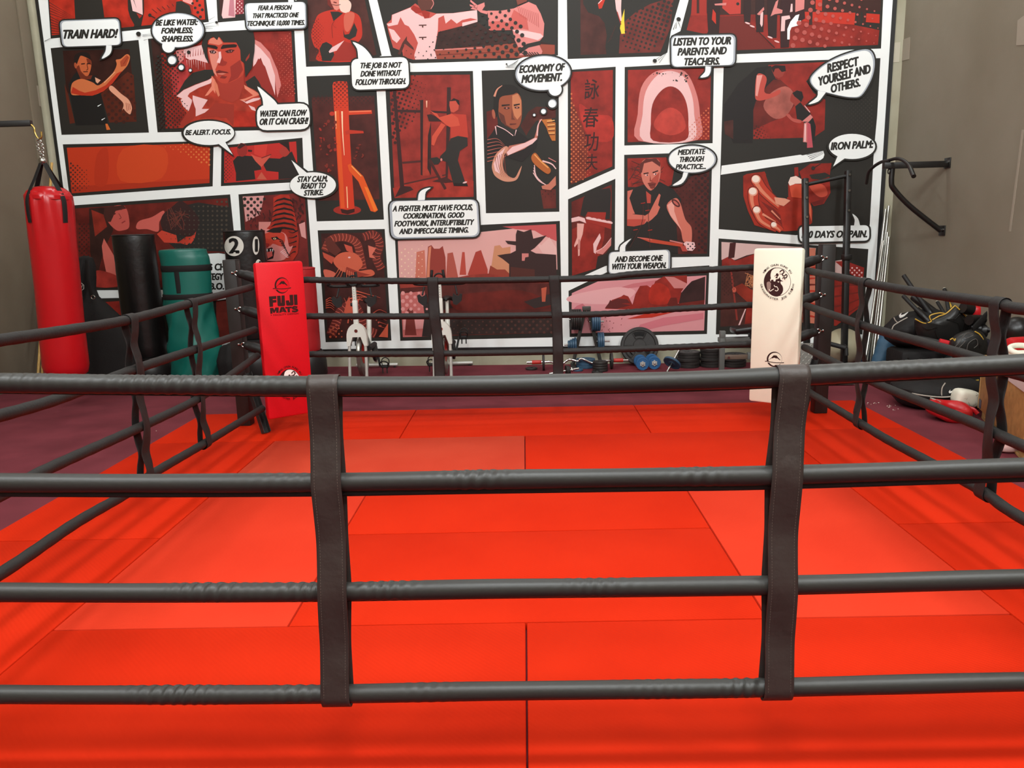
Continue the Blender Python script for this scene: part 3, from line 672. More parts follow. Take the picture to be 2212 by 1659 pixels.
# open hand and half a face
A.p(F12, (150, 40, 28), '770 210 870 140 1060 135 1040 260 1050 400 990 500 900 520 860 470 800 300', m=1).p(F12, (196, 76, 56), '860 330 960 320 1010 360 1020 420 960 440 900 400', 1).p(F12, BLACK, '860 240 1000 220 1060 250 960 285 880 275').p(F12, (110, 30, 24), '880 488 960 462 1000 452 980 500 900 512').p(F12, (140, 36, 26), '725 175 760 170 765 250 728 260')
A.p(F12, (170, 46, 28), '268 250 300 232 460 210 500 290 540 430 660 460 670 330 700 260 770 262 800 330 810 420 860 440 888 560 885 670 800 735 640 745 480 725 370 690 310 560 270 430', 0, m=1)
A.p(F12, BLACK, '470 240 660 190 730 260 670 300 672 440 560 450 500 330').p(F12, (120, 32, 24), '420 470 540 540 600 600 620 700 500 560')
for st, w in (('385 285 440 370 520 450 600 520', 92), ('358 395 360 470 385 560 430 640', 92), ('392 560 430 640 500 690 570 720', 80), ('545 692 590 720 610 740', 62)):
    P0_ = [float(q) for q in st.split()[:2]]
    A.el(F12, (104, 28, 20), P0_[0], P0_[1], w*.58); A.ln(F12, (104, 28, 20), st, w*1.16, 1, w*.9)
    A.el(F12, (190, 62, 40), P0_[0], P0_[1], w*.5); A.ln(F12, (190, 62, 40), st, w, 1, w*.74)
    hl = [float(q) for q in st.split()]; hl = ' '.join(f'{v-w*.16 if i % 2 == 0 else v+2}' for i, v in enumerate(hl))
    A.ln(F12, (218, 128, 98), hl, w*.42, 1, w*.16)
    A.el(F12, (226, 160, 136), P0_[0]-2, P0_[1]-4, w*.44, w*.42); A.el(F12, (243, 222, 208), P0_[0]-5, P0_[1]-9, w*.36, w*.33, .3)
A.p(F12, (240, 214, 200), '670 310 690 262 740 250 790 280 790 318 730 320 690 350').p(F12, (200, 74, 48), '680 340 730 322 795 330 800 450 700 440').p(F12, (222, 150, 124), '545 440 640 450 690 470 630 520 560 500').p(F12, (216, 100, 70), '830 440 875 520 880 660 850 560')
A.ln(F12, (222, 140, 110), '440 590 560 660', 20, 0, 6).ln(F12, (222, 140, 110), '520 560 600 640', 16, 0, 6)
A.el(F12, BLACK, 893, 180, 17).ln(F12, BLACK, '905 175 960 140', 6, 0)
A.build('comic_panel', mural, 'black panels of a bowing pair and a large open hand')
# ---- pair of hands
A = Art()
A.p(F11, BLACK, '125 602 595 398 590 1105 530 1250 290 1358 128 1420')
A.p(F11, R3, '160 628 560 455 555 1060 400 1290 165 1362', m=1).p(F11, R2, '310 720 505 730 480 1000 400 1290 165 1362 165 900 300 830', m=1)
A.p(F11, (44, 38, 35), '280 590 330 520 540 490 552 540 540 800 490 800 500 730 320 730 290 780 245 760').p(F11, R2, '318 728 503 732 490 830 310 820')
A.p(F11, PK, '158 790 230 772 290 790 305 840 240 815 160 830').p(F11, (230, 170, 160), '215 840 285 845 270 950 245 1020 240 1160 225 1168 222 1040 190 1080 185 1060 215 980').ln(F11, R2, '235 1000 232 1100', 6, 0)
for k in range(5): A.el(F11, PK, 335+k*50, 792+k*10, 34, 15, .2)
A.p(F11, R2, '315 800 555 845 555 900 330 830').p(F11, PK, '375 1045 440 940 452 985 410 1080 400 1145 380 1130').p(F11, PK2, '400 1110 470 1090 555 980 552 1060 470 1150 410 1140').ln(F11, PK, '400 1125 480 1075 555 985', 6)
A.p(F11, (44, 38, 35), '420 1170 480 1150 552 1110 555 1250 400 1290')
A.build('comic_panel', mural, 'slanted red panel of a pair of pale hands')
# ---- person with a curved knife
A = Art()
A.p(F11, BLACK, '683 160 1560 130 1530 1172 680 1186')
A.p(F11, R2, '715 195 1100 185 1180 300 1150 480 720 480', m=1).p(F11, (92, 36, 30), '1100 480 1530 300 1505 1142 1220 1145 1200 800', m=1)
for k in range(26): A.ln(F11, R4, f'{725+random.random()*330} {205+random.random()*260} {735+random.random()*360} {210+random.random()*260}', 6, 0)
A.dots(F11, (52, 30, 28), '1320 350 1528 330 1505 1140 1420 1130 1400 900 1200 520', 44, (1320, 0, 6, 1500, 0, 17))
A.p(F11, (40, 35, 32), '745 560 800 480 890 455 1040 430 1170 500 1250 600 1240 700 1200 840 1215 1140 720 1110 760 900 735 620')
A.p(F11, (206, 108, 92), '715 520 770 505 735 590 770 700 790 745 760 750 880 760 930 800 880 850 780 870 712 860')
A.p(F11, (184, 72, 58), '712 800 900 800 880 850 780 872 712 866').p(F11, (206, 110, 92), '880 770 930 740 980 640 1030 545 1045 560 1020 660 1040 680 1010 750 960 800 920 830')
A.p(F11, (184, 72, 58), '900 520 950 560 945 640 910 640')
A.p(F11, (206, 118, 100), '848 260 880 210 960 195 1030 220 1045 330 1020 440 960 510 920 500 870 430 850 340', 1).p(F11, (96, 40, 34), '838 330 840 250 900 200 1000 195 1042 240 1040 280 960 225 880 245 858 340')
A.p(F11, (178, 76, 62), '960 400 1035 330 1020 440 960 510 940 470').ln(F11, (50, 24, 22), '875 348 925 340', 12, 0).ln(F11, (50, 24, 22), '965 338 1020 318', 12, 0).el(F11, PK, 907, 362, 15, 8).el(F11, (40, 20, 18), 912, 362, 7).el(F11, PK, 990, 352, 15, 8).el(F11, (40, 20, 18), 995, 352, 7)
A.p(F11, (150, 60, 48), '940 360 950 410 975 425 935 425').p(F11, (120, 50, 42), '915 440 960 432 1000 440 985 490 945 495').ln(F11, (90, 34, 30), '930 462 990 456', 9, 0)
A.p(F11, (206, 112, 94), '1105 660 1190 590 1240 640 1290 800 1350 880 1355 1000 1340 1030 1270 1020 1240 900 1150 780', 1).p(F11, (230, 160, 146), '1110 660 1180 610 1180 720 1220 840 1260 920 1200 840 1140 760')
A.el(F11, (80, 34, 32), 1196, 640, 52, 26, .75).el(F11, (190, 96, 84), 1196, 640, 34, 12, .75)
A.p(F11, (188, 70, 46), '812 978 900 985 1100 1020 1270 1045 1260 1075 1080 1050 940 1030').ln(F11, PK2, '815 980 960 1005', 5, 0).ln(F11, PK2, '1135 1012 1265 1040', 12, 1)
A.p(F11, PK, '1270 1040 1300 1020 1380 1030 1392 1080 1360 1115 1310 1110').p(F11, (180, 70, 60), '1240 1070 1290 1060 1310 1120 1260 1120').dots(F11, BLACK, '1290 1030 1390 1040 1390 1100 1310 1110', 32, (1290, 0, 8, 1390, 0, 8))
A.ln(F11, R4, '870 640 870 740 850 860 740 1080', 5).ln(F11, R4, '920 650 925 800 940 1080', 5)
for x, y in ((870, 640), (915, 712), (940, 908), (795, 905)): A.ln(F11, R2, f'{x-22} {y+4} {x+22} {y-4}', 8, 0)
A.build('comic_panel', mural, 'panel of a person in a black vest holding a curved knife')
# ---- pink valley (lower right)
A = Art()
A.p(G5, BLACK, '190 822 520 662 1390 605 1370 1190 200 1215')
A.p(G5, (222, 148, 152), '218 842 440 742 1365 690 1345 1160 215 1185', m=0).p(G5, (232, 170, 172), '218 860 600 790 760 830 600 930 218 920', 1).p(G5, (206, 116, 122), '640 790 740 760 940 730 900 780 700 800')
A.p(G5, R2, '735 940 760 850 800 780 860 775 900 800 930 740 1000 700 1200 690 1200 760 1150 830 1180 900 1060 960 700 1060 900 1000 690 975', m=1)
A.p(G5, (206, 128, 124), '1010 700 1090 705 1200 760 1180 800 1090 800 1060 760').p(G5, R1, '890 790 960 755 1040 800 1060 900 1000 940 880 920', 1, m=1)
A.p(G5, (60, 34, 32), '1150 840 1200 780 1240 740 1355 700 1350 900 1200 930 1130 930', m=1).p(G5, R3, '1030 940 1060 880 1110 880 1120 930 1350 900 1345 950 1050 960', m=1)
A.p(G5, R2, '500 975 560 900 640 870 660 855 700 870 735 940 690 980', m=1).p(G5, (96, 36, 34), '500 968 530 930 545 900 560 910 610 885 690 895 715 925 640 930 720 945 600 975')
A.p(G5, R1, '690 1060 840 1020 1000 1010 1100 1000 900 1050 720 1060').p(G5, (212, 118, 128), '800 1110 1000 1050 1340 1010 1340 1060 1000 1120 760 1180').p(G5, (206, 110, 120), '220 990 260 950 310 930 370 990')
for k in range(40): A.el(G5, (130, 50, 56), 230+random.random()*420, 1040+random.random()*130, 3+random.random()*7, 3, random.random()*3, 6)
A.build('comic_panel', mural, 'pink panel of cliffs and a small pavilion')
# ---- canyon with a gate tower (centre)
A = Art()
A.p(G4, BLACK, '735 260 1968 198 1985 1065 778 1092')
A.p(G4, (226, 168, 162), '760 345 1940 222 1950 560 1400 640 770 620').p(G4, (196, 84, 84), '1540 240 1940 222 1945 350 1900 330 1830 300 1780 270 1640 260')
A.p(G4, (232, 184, 178), '1780 340 1830 380 1890 320 1942 400 1945 450 1840 440')
for st, c in (('890 620 900 430 960 415 970 620', (206, 116, 96)), ('970 640 985 390 1010 378 1030 405 1070 405 1095 385 1115 470 1120 640', (150, 60, 50)), ('1120 620 1130 440 1170 432 1190 520 1210 620', (176, 84, 70)), ('1220 600 1240 430 1258 430 1270 600', (186, 74, 60)), ('1280 600 1340 430 1380 415 1430 560 1430 620', (170, 62, 50)), ('1430 620 1460 520 1480 385 1520 378 1540 400 1600 390 1600 600', (206, 140, 104))): A.p(G4, c, st)
A.p(G4, (214, 130, 100), '975 620 990 395 1010 385 1000 500 995 630').p(G4, (150, 62, 46), '1430 620 1450 530 1500 560 1560 560 1600 600 1590 640')
A.p(G4, (164, 62, 50), '770 640 900 620 1100 640 1300 600 1440 590 1600 620 1940 560 1950 700 780 720', m=1)
A.p(G4, (58, 38, 36), '1500 455 1560 445 1600 440 1640 420 1640 380 1580 370 1560 345 1640 350 1640 300 1650 265 1700 280 1755 260 1770 330 1870 305 1830 350 1780 400 1750 420 1790 440 1940 450 1945 640 1590 640 1590 520 1540 480').p(G4, PK2, '1685 440 1735 440 1735 465 1710 470 1705 495 1685 495').p(G4, R4, '1600 540 1780 560 1780 640 1600 630')
A.p(G4, (96, 40, 34), '780 700 1300 660 1950 660 1955 1030 798 1065', m=1).p(G4, (196, 104, 100), '780 740 960 720 1000 1060 798 1065', m=0).p(G4, (222, 150, 148), '800 930 960 920 960 1000 800 1010')
A.p(G4, (120, 48, 42), '812 1050 826 870 845 845 870 850 880 900 900 1050').p(G4, (52, 40, 38), '940 1060 960 900 950 830 1000 790 1100 780 1450 760 1440 800 1200 840 1000 880 1010 1060').p(G4, (56, 42, 38), '1000 900 1960 870 1955 1030 1000 1050', m=1)
A.p(G4, R3, '1180 760 1500 720 1700 720 1900 800 1850 850 1500 860 1200 860', 1, m=1).p(G4, (52, 40, 38), '1700 800 1900 740 1920 820 1780 850').p(G4, (190, 90, 66), '1830 700 1870 690 1860 800 1835 800')
A.dots(G4, (240, 205, 180), '770 400 960 380 960 620 772 640', 36, (770, 0, 7, 970, 0, 3)).dots(G4, (222, 150, 146), '785 730 960 720 990 860 800 930', 42, (780, 800, 16, 1000, 800, 8)).dots(G4, (84, 52, 44), '1080 930 1950 900 1950 1030 1000 1050', 38, (1000, 0, 4, 1700, 0, 10))
A.build('comic_panel', mural, 'wide pink panel of a canyon with a dark gate tower')
# ---- dragon
A = Art()
A.p(G4, BLACK, '162 268 662 258 712 1090 222 1102')
A.p(G4, (72, 34, 30), '188 292 640 282 690 1068 240 1078', m=1)
def scales(st, w, c1, c2, n):
    pl = catmull(pts2(G4, st), 8)
    A.ln(G4, c1, pl, w, 0)
    for i in range(1, len(pl)-1, n):
        t = pl[i+1]-pl[i-1]; t = Vector((-t.y, t.x, 0)).normalized()*w/G4[2]*.45; f = (pl[i+1]-pl[i-1]).normalized()*1.6
        A.ln(G4, c2, [pl[i]+t, pl[i]+f, pl[i]-t], 5, 1)
scales('215 420 260 340 360 320 450 360 480 460 500 560', 60, (120, 48, 38), (200, 96, 76), 2)
scales('500 320 580 300 625 370 600 470 640 560', 64, (96, 40, 34), (190, 84, 66), 2)
scales('260 1050 300 960 330 880 420 820 480 900 520 1000 600 1040', 70, (110, 42, 36), (206, 104, 88), 2)
A.p(G4, (206, 96, 70), '280 500 330 440 420 430 480 470 500 530 470 570 560 560 590 590 560 610 480 610 430 590 340 570', 1).p(G4, (150, 56, 42), '380 540 480 580 560 600 450 620 360 590')
A.p(G4, (190, 80, 60), '200 430 290 470 270 520 210 470').p(G4, (96, 44, 36), '215 330 260 320 340 420 300 460 240 420').p(G4, (200, 84, 66), '360 370 420 390 430 440 380 420').p(G4, (214, 110, 90), '540 380 600 400 570 450 600 480 550 470')
A.el(G4, PK, 400, 470, 10, 6).p(G4, (206, 100, 80), '210 560 300 590 250 650 290 680 230 640', 1)
for k in range(9): A.ln(G4, (206, 104, 76), f'{330+k*14} {540+k*6} {300+k*20} {590+k*6} {250+k*34} {640+k*4}', 7, 1, 1)
for k in range(9): A.ln(G4, (206, 92, 70), f'{390+(k%3)*30} {960-k*30} {400+k*12} {860-k*16} {360+k*34} {770+(k%2)*30}', 11, 1, 2)
A.p(G4, (200, 88, 66), '360 880 380 800 400 760 410 820 430 750 440 830 480 760 450 880 420 940', 0)
for k in range(5): A.ln(G4, (200, 88, 66), f'{225} {790+k*14} {260} {770+k*18} {290} {800+k*16}', 8, 1, 2); A.ln(G4, (190, 84, 66), f'{560+k*20} {900+k*20} {620} {860+k*30} {680} {880+k*30}', 9, 1, 2)
A.p(G4, (206, 92, 66), '690 960 688 1066 620 1060 650 1020').dots(G4, (196, 92, 60), '245 1000 330 960 360 1074 245 1076', 30, (240, 0, 10, 360, 0, 5))
A.build('comic_panel', mural, 'dark red panel of a scaly dragon head and coils')
# ---- tiger, with a lower panel under it
A = Art()
A.p(PX, BLACK, '516 420 663 408 679 621 530 632'); A.p(PX, BLACK, '532 646 682 638 687 738 540 746')
A.p(F13, (120, 40, 36), '1545 555 2055 520 2100 1290 1600 1290', m=1).p(F13, (214, 150, 146), '1545 552 1720 545 1690 700 1570 760', 0)
A.dots(F13, BLACK, '1545 552 1740 545 1700 690 1575 760', 38, (1560, 560, 15, 1720, 740, 9))
for k in range(34):
    x, y = 1590+random.random()*190, 640+random.random()*170
    A.ln(F13, (70, 30, 28), f'{x} {y} {x+20-random.random()*40} {y+30}', 12, 0, 3)
for k in range(24):
    x, y = 1960+random.random()*90, 560+random.random()*220
    A.ln(F13, (64, 30, 28), f'{x} {y} {x+20-random.random()*40} {y+34}', 12, 0, 3)
A.p(F13, (214, 150, 146), '2010 780 2060 760 2070 900 2030 880').p(F13, (206, 130, 122), '1680 760 1780 760 1760 840 1680 860')
A.p(F13, (176, 48, 32), '1800 560 1860 535 1930 540 1960 620 1990 760 2010 900 2000 1020 1960 1080 1740 1080 1690 1000 1700 860 1780 780 1800 680', 0, m=1)
for k in range(7):
    y = 560+k*40
    A.p(F13, (38, 26, 24), f'{1890} {y} {1830-k*4} {y+16} {1800-k*5} {y+44} {1840-k*3} {y+28} {1886} {y+18} {1935+k*4} {y+28} {1968+k*5} {y+44} {1945+k*4} {y+16}')
for k in range(5): A.ln(F13, (38, 26, 24), f'{2000-k*4} {830+k*44} {1960} {850+k*40} {1925} {840+k*50}', 12, 1, 3)
A.p(F13, PK2, '1668 960 1680 850 1720 815 1800 830 1900 860 1930 960 1960 960 1890 1070 1760 1080 1690 1060', 1).p(F13, (190, 62, 44), '1700 880 1790 840 1890 860 1880 960 1800 940 1770 960 1700 950', 1)
A.p(F13, (36, 24, 22), '1740 840 1800 810 1880 800 1860 850 1800 850').p(F13, (36, 24, 22), '1680 860 1700 815 1725 830 1715 880 1690 900')
A.p(F13, (36, 24, 22), '1780 890 1830 880 1850 900 1800 912').el(F13, (235, 200, 150), 1812, 898, 12, 7).el(F13, (20, 16, 14), 1812, 898, 5).p(F13, (36, 24, 22), '1698 890 1725 880 1735 900 1705 906')
A.p(F13, (150, 40, 36), '1720 930 1770 940 1760 970 1730 980').p(F13, (40, 22, 22), '1730 985 1790 970 1810 1000 1800 1060 1750 1075 1735 1040').p(F13, (206, 90, 84), '1745 1010 1790 1000 1795 1040 1755 1062')
for x in (1745, 1772, 1790): A.p(F13, WHITE, f'{x} 985 {x+10} 984 {x+6} 1010')
for k in range(7): A.ln(F13, (36, 24, 22), f'{1840+k*12} {900+k*18} {1880+k*6} {920+k*16} {1870+k*12} {960+k*14}', 9, 1, 3)
for k in range(6): A.ln(F13, WHITE, f'{1690+k*4} {960+k*8} {1640} {950+k*14}', 3, 0, 1); A.ln(F13, PK, f'{1860+k*10} {1010+k*8} {1900+k*6} {980+k*14}', 7, 0, 2)
A.build('comic_panel', mural, 'panel of a snarling striped tiger, partly hidden by black bag')
# ---- treatment scene, lower panel below it
A = Art()
A.p(PX, BLACK, '155 444 498 420 512 560 525 625 176 627'); A.p(PX, BLACK, '178 645 530 638 540 735 190 745')
A.p(F13, R3, '160 650 1420 565 1470 1000 1480 1300 200 1300', m=1)
A.p(F13, (44, 40, 37), '880 780 1000 640 1180 600 1440 640 1470 1010 1000 990 900 900', m=0).p(F13, R5, '280 650 420 640 480 830 400 1000 330 1290 290 1000', m=1)
A.p(F13, (150, 48, 34), '300 660 400 700 430 800 330 880', m=1)
A.p(F13, (196, 86, 76), '470 640 560 625 600 680 612 800 560 830 500 825 430 740', 1).p(F13, (70, 36, 30), '400 700 410 640 560 622 590 650 500 670 460 760 430 760')
A.ln(F13, (90, 36, 34), '475 705 500 690', 10, 0).ln(F13, (90, 36, 34), '540 660 570 645', 10, 0).ln(F13, (130, 50, 46), '525 690 545 725 530 735', 6).ln(F13, (150, 50, 50), '550 770 580 752', 10, 0)
A.p(F13, (206, 96, 86), '670 790 700 750 800 720 890 668 900 700 860 760 850 840 760 820 680 820', 1).p(F13, (200, 66, 48), '840 860 880 830 1000 870 1010 930 1090 950 1165 825 1150 900 1120 940 900 930', 0)
A.p(F13, (56, 34, 32), '890 700 960 640 1050 590 1180 720 1180 800 1120 880 1000 860 900 830 870 770', 1)
for k in range(18): A.ln(F13, (110, 56, 46), f'{900+random.random()*180} {640+random.random()*150} {920+random.random()*190} {680+random.random()*150}', 5, 0)
A.p(F13, (210, 104, 92), '388 960 405 895 430 940 500 1060 520 1290 440 1250 400 1060').p(F13, (176, 56, 46), '330 1180 380 1160 520 1210 520 1290 330 1290', 1, m=1)
A.dots(F13, (76, 66, 56), '900 680 1420 570 1470 1000 930 980', 38, (900, 0, 3, 1460, 0, 11), 0).dots(F13, R5, '185 760 300 780 290 1050 210 1090', 26, (180, 0, 8, 310, 0, 6))
A.p(F14, R2, '355 820 580 805 600 950 380 965', m=1).p(F14, (60, 24, 24), '440 930 470 850 500 910 530 910 510 950').ln(F14, (60, 24, 24), '378 820 390 950', 26, 0).p(PX, (150, 60, 50), '468 650 525 645 535 728 470 730', m=1)
A.build('comic_panel', mural, 'dark red panel of a massage, partly hidden by black bag')
# ---- plain orange strip (the animal figures on it are left out)
A = Art()
A.p(F13, BLACK, '65 122 1306 95 1298 468 120 552')
A.p(F13, (196, 58, 28), '98 150 1275 112 1272 440 140 525', m=0).p(F13, (176, 50, 26), '130 470 1272 405 1272 440 140 525').p(F13, (184, 52, 26), '340 230 400 150 440 190 430 440 330 450', 1).p(F13, (206, 70, 32), '560 160 900 150 880 400 540 420', 1)
A.dots(F13, R4, '110 260 260 330 300 480 140 520', 26, (110, 0, 10, 300, 0, 3)).dots(F13, (216, 116, 60), '840 130 1275 112 1272 300 1000 180', 30, (840, 0, 3, 1275, 0, 9))
A.build('comic_panel', mural, 'wide plain orange strip panel with halftone corners')
# ---- two people sparring
A = Art()
A.p(F13, BLACK, '1370 132 2036 68 2050 430 1366 466')
A.p(F13, (188, 44, 38), '1395 152 1985 98 2002 402 1392 440').p(F13, (206, 58, 48), '1640 130 1750 120 1730 240 1640 200')
A.p(F13, (44, 38, 36), '1465 260 1500 220 1560 215 1630 220 1690 290 1700 330 1640 340 1650 410 1490 425 1490 360').p(F13, (44, 38, 36), '1710 240 1760 235 1850 240 1950 180 2000 300 2002 402 1840 410 1840 350 1740 340 1720 300')
A.p(F13, (150, 44, 38), '1500 150 1530 112 1575 130 1582 190 1550 222 1510 210', 1).p(F13, (60, 30, 28), '1500 150 1530 110 1575 128 1560 135 1520 160').p(F13, (170, 56, 46), '1850 170 1900 120 1930 150 1930 195 1890 225 1855 200', 1).p(F13, (46, 28, 26), '1845 110 1925 95 1935 190 1905 150')
A.p(F13, (206, 86, 70), '1610 200 1650 220 1710 235 1780 205 1770 225 1700 310 1650 260', 0).p(F13, (60, 30, 28), '1590 165 1625 170 1620 185 1590 182').ln(F13, (120, 40, 36), '1700 235 1780 205', 8, 0).p(F13, (196, 90, 70), '1660 410 1700 350 1745 412')
A.dots(F13, R4, '1395 200 1480 190 1470 400 1393 430', 20, (1395, 0, 7, 1480, 0, 2))
A.build('comic_panel', mural, 'bright red panel of two people sparring in black')
# ---- armed figure in a wide cloak (lower right, behind the white corner pad)
A = Art()
A.p(PX, BLACK, '1552 515 1875 538 1862 722 1546 722')
A.p(F12, (214, 178, 172), '75 840 920 895 910 1000 420 930 200 1010 75 1000').p(F12, R4, '75 1010 200 1000 300 960 480 920 920 960 910 1300 560 1560 65 1600', m=1)
A.p(F12, R2, '80 1000 140 970 200 1010 420 930 420 1040 200 1060 80 1100', m=1).p(F12, (70, 28, 26), '135 990 150 850 205 845 190 980').ln(F12, (140, 50, 40), '150 1000 215 1540', 16, 0)
A.p(F12, (160, 52, 34), '180 1250 260 1210 330 1260 420 1300 430 1590 300 1600 330 1400 220 1300', m=1).p(F12, (150, 42, 30), '300 1420 400 1280 560 1300 600 1590 280 1600', m=1)
for k in range(14): A.ln(F12, (190, 120, 80), f'{280+random.random()*130} {1110+random.random()*120} {290+random.random()*130} {1140+random.random()*120} {300+random.random()*120} {1130+random.random()*120}', 6)
A.ln(F12, PK, '230 1590 290 1440', 14, 0, 9).el(F12, (200, 90, 70), 188, 1270, 18, 24)
A.p(F12, (206, 120, 96), '800 900 915 895 910 1570 800 1560').p(F12, R1, '820 1080 915 1060 910 1140 820 1150', m=1)
for k in range(10): A.ln(F12, R1 if k % 2 else R3, f'800 {1010+k*58} 860 {1000+k*56} 912 {990+k*58}', 22, 1, 12)
A.p(F12, (214, 178, 172), '1090 1010 1150 1000 1150 1130 1090 1130').p(F12, R2, '1085 1160 1330 1180 1320 1420 1100 1590 1080 1590', m=1)
for k in range(4): A.ln(F12, R3, f'1085 {1240+k*90} 1200 {1225+k*84} 1310 {1230+k*60}', 18, 1, 8)
A.p(F12, (150, 40, 32), '1090 1015 1180 1010 1350 1070 1340 1180 1230 1130').dots(F12, PK, '1220 1060 1350 1080 1340 1170 1220 1130', 30, (1220, 0, 8, 1350, 0, 9)).dots(F12, R5, '70 1100 180 1090 200 1300 90 1330', 24, (70, 0, 7, 200, 0, 5))
A.build('comic_panel', mural, 'dark panel of a cloaked figure with a staff')

# ---------------------------------------------------------------- speech bubbles
def bub(label, shapes, lines, d=3.4, shade=None, extra=None, dx=0, dy=0):
    A = Art(140); A.bubble(shapes, d, shade, dx, dy)
    if extra: extra(A)
    o = A.build('speech_bubble', mural, label)
    T = Art(A.L+4)
    for l in lines: T.text(*l)
    T.build('lettering', o)
bub('white bubble reading TRAIN HARD!', [rq(F1, '180 255 890 228 918 545 215 568', 60), tail(F1, '735 540 725 620 680 708 770 660 800 600 800 545')], [(F1, 'TRAIN HARD!', 205, 474, 886, 462, 112)], 3.2, (0.5, .8))
def dots3(F, a):
    def f(A):
        for x, y, r in a: A.el(F, BLACK, x, y, r*1.32+4); 
        for x, y, r in a: A.el(F, GREY, x, y, r)
        for x, y, r in a: A.el(F, WHITE, x-r*.08, y+r*.08, r*.86)
    return f
bub('white thought bubble reading BE LIKE WATER: FORMLESS; SHAPELESS.', [oval(F1, 1590, 370, 310, 205), oval(F1, 1480, 555, 78, 82)], [(F1, 'BE LIKE WATER:', 1322, 318, 1838, 308, 74), (F1, 'FORMLESS;', 1390, 412, 1780, 404, 72), (F1, 'SHAPELESS.', 1392, 508, 1788, 505, 72)], 3.2, (-.6, .4), dots3(F1, ((1522, 725, 52), (1630, 812, 32), (1738, 847, 17))))
bub('white bubble reading FEAR A PERSON THAT PRACTICED ONE TECHNIQUE 10,000 TIMES.', [rq(F3, '412 52 1180 32 1190 365 440 388', 60), pts2(F3, '955 -60 960 45 1032 42 1020 -60')], [(F3, 'FEAR A PERSON', 580, 142, 1012, 135, 64), (F3, 'THAT PRACTICED ONE', 507, 240, 1100, 228, 64), (F3, 'TECHNIQUE 10,000 TIMES.', 438, 338, 1180, 325, 66)], 3, (.4, -.8))
bub('white bubble reading THE JOB IS NOT DONE WITHOUT FOLLOW THROUGH.', [rq(G2, '415 445 838 430 850 660 425 675', 55), tail(G2, '470 455 460 370 428 318 500 350 550 400 578 445')], [(G2, 'THE JOB IS NOT', 478, 516, 797, 510, 44), (G2, 'DONE WITHOUT', 484, 578, 794, 570, 45), (G2, 'FOLLOW THROUGH.', 446, 641, 833, 632, 46)])
bub('white thought bubble reading ECONOMY OF MOVEMENT.', [oval(F7, 707, 180, 274, 172, -.06), oval(F7, 825, 340, 66, 66)], [(F7, 'ECONOMY OF', 468, 182, 934, 156, 78), (F7, 'MOVEMENT.', 490, 282, 914, 258, 84)], 3.6, (.8, .4), dots3(F7, ((800, 482, 42), (712, 560, 26), (620, 596, 13))))
bub('white bubble reading LISTEN TO YOUR PARENTS AND TEACHERS.', [rq(F9, '38 348 655 335 648 628 42 648', 55), tail(F9, '370 635 365 690 318 745 390 735 418 690 422 640')], [(F9, 'LISTEN TO YOUR', 56, 446, 628, 432, 78), (F9, 'PARENTS AND', 98, 540, 580, 526, 76), (F9, 'TEACHERS.', 152, 633, 518, 625, 74)], 3.2, (-1, .6))
bub('white bubble reading RESPECT YOURSELF AND OTHERS.', [catmull(pts2(F9, '1365 790 1385 720 1500 620 1650 540 1830 485 1930 485 1975 560 1972 680 1930 800 1850 920 1760 937 1640 920 1510 888 1430 868'), 4, True), tail(F9, '1440 865 1430 930 1345 1000 1440 975 1490 920 1520 880')], [(F9, 'RESPECT', 1526, 704, 1845, 628, 88), (F9, 'YOURSELF AND', 1438, 830, 1960, 700, 88), (F9, 'OTHERS.', 1558, 897, 1862, 826, 82)], 3.4, (-.8, .8))
bub('white bubble reading IRON PALM:', [oval(F10, 1650, 1200, 275, 150), pts2(F10, '1480 1310 1425 1438 1580 1330')], [(F10, 'IRON PALM:', 1392, 1246, 1918, 1218, 96)], 4)
bub('white bubble reading MEDITATE THROUGH PRACTICE...', [oval(F11, 1358, 205, 235, 135), tail(F11, '1275 330 1250 400 1160 466 1250 450 1300 390 1320 335')], [(F11, 'MEDITATE', 1212, 165, 1494, 153, 56), (F11, 'THROUGH', 1224, 236, 1480, 227, 56), (F11, 'PRACTICE...', 1190, 308, 1505, 302, 54)], 3.4, (-.9, .3))
bub('white bubble reading AND BECOME ONE WITH YOUR WEAPON.', [rq(F11, '530 1125 1138 1100 1138 1310 525 1345', 45), tail(F11, '638 1130 650 1060 755 990 700 1060 695 1122')], [(F11, 'AND BECOME ONE', 588, 1228, 1072, 1213, 60), (F11, 'WITH YOUR WEAPON.', 551, 1302, 1112, 1286, 62)], 3.4, (-.8, 0))
bub('white bubble reading 100 DAYS OF PAIN.', [rq(F12, '765 702 1390 690 1392 828 770 842', 45), tail(F12, '1255 695 1260 640 1240 588 1290 630 1310 700')], [(F12, '100 DAYS OF PAIN.', 785, 806, 1386, 800, 66)], 4)
bub('white bubble reading A FIGHTER MUST HAVE FOCUS, COORDINATION, GOOD FOOTWORK, INTERUPTIBILITY AND IMPECCABLE TIMING.', [rq(F6, '98 1275 955 1258 975 1620 118 1640', 70), tail(F6, '372 1275 385 1200 430 1162 500 1148 450 1190 440 1270')], [(F6, 'A FIGHTER MUST HAVE FOCUS,', 130, 1378, 918, 1362, 58), (F6, 'COORDINATION, GOOD', 230, 1448, 833, 1436, 56), (F6, 'FOOTWORK, INTERUPTIBILITY', 148, 1523, 924, 1506, 57), (F6, 'AND IMPECCABLE TIMING.', 193, 1596, 878, 1580, 56)], 3.4, (.9, -.8))
bub('white bubble reading STAY CALM, READY TO STRIKE.', [oval(F5, 180, 1185, 235, 130), pts2(F5, '40 1080 -40 930 120 1062')], [(F5, 'STAY CALM,', 18, 1158, 344, 1148, 62), (F5, 'READY TO', 54, 1226, 322, 1219, 62), (F5, 'STRIKE.', 85, 1296, 300, 1288, 60)], 3.2, None, None, 2.5, 0)
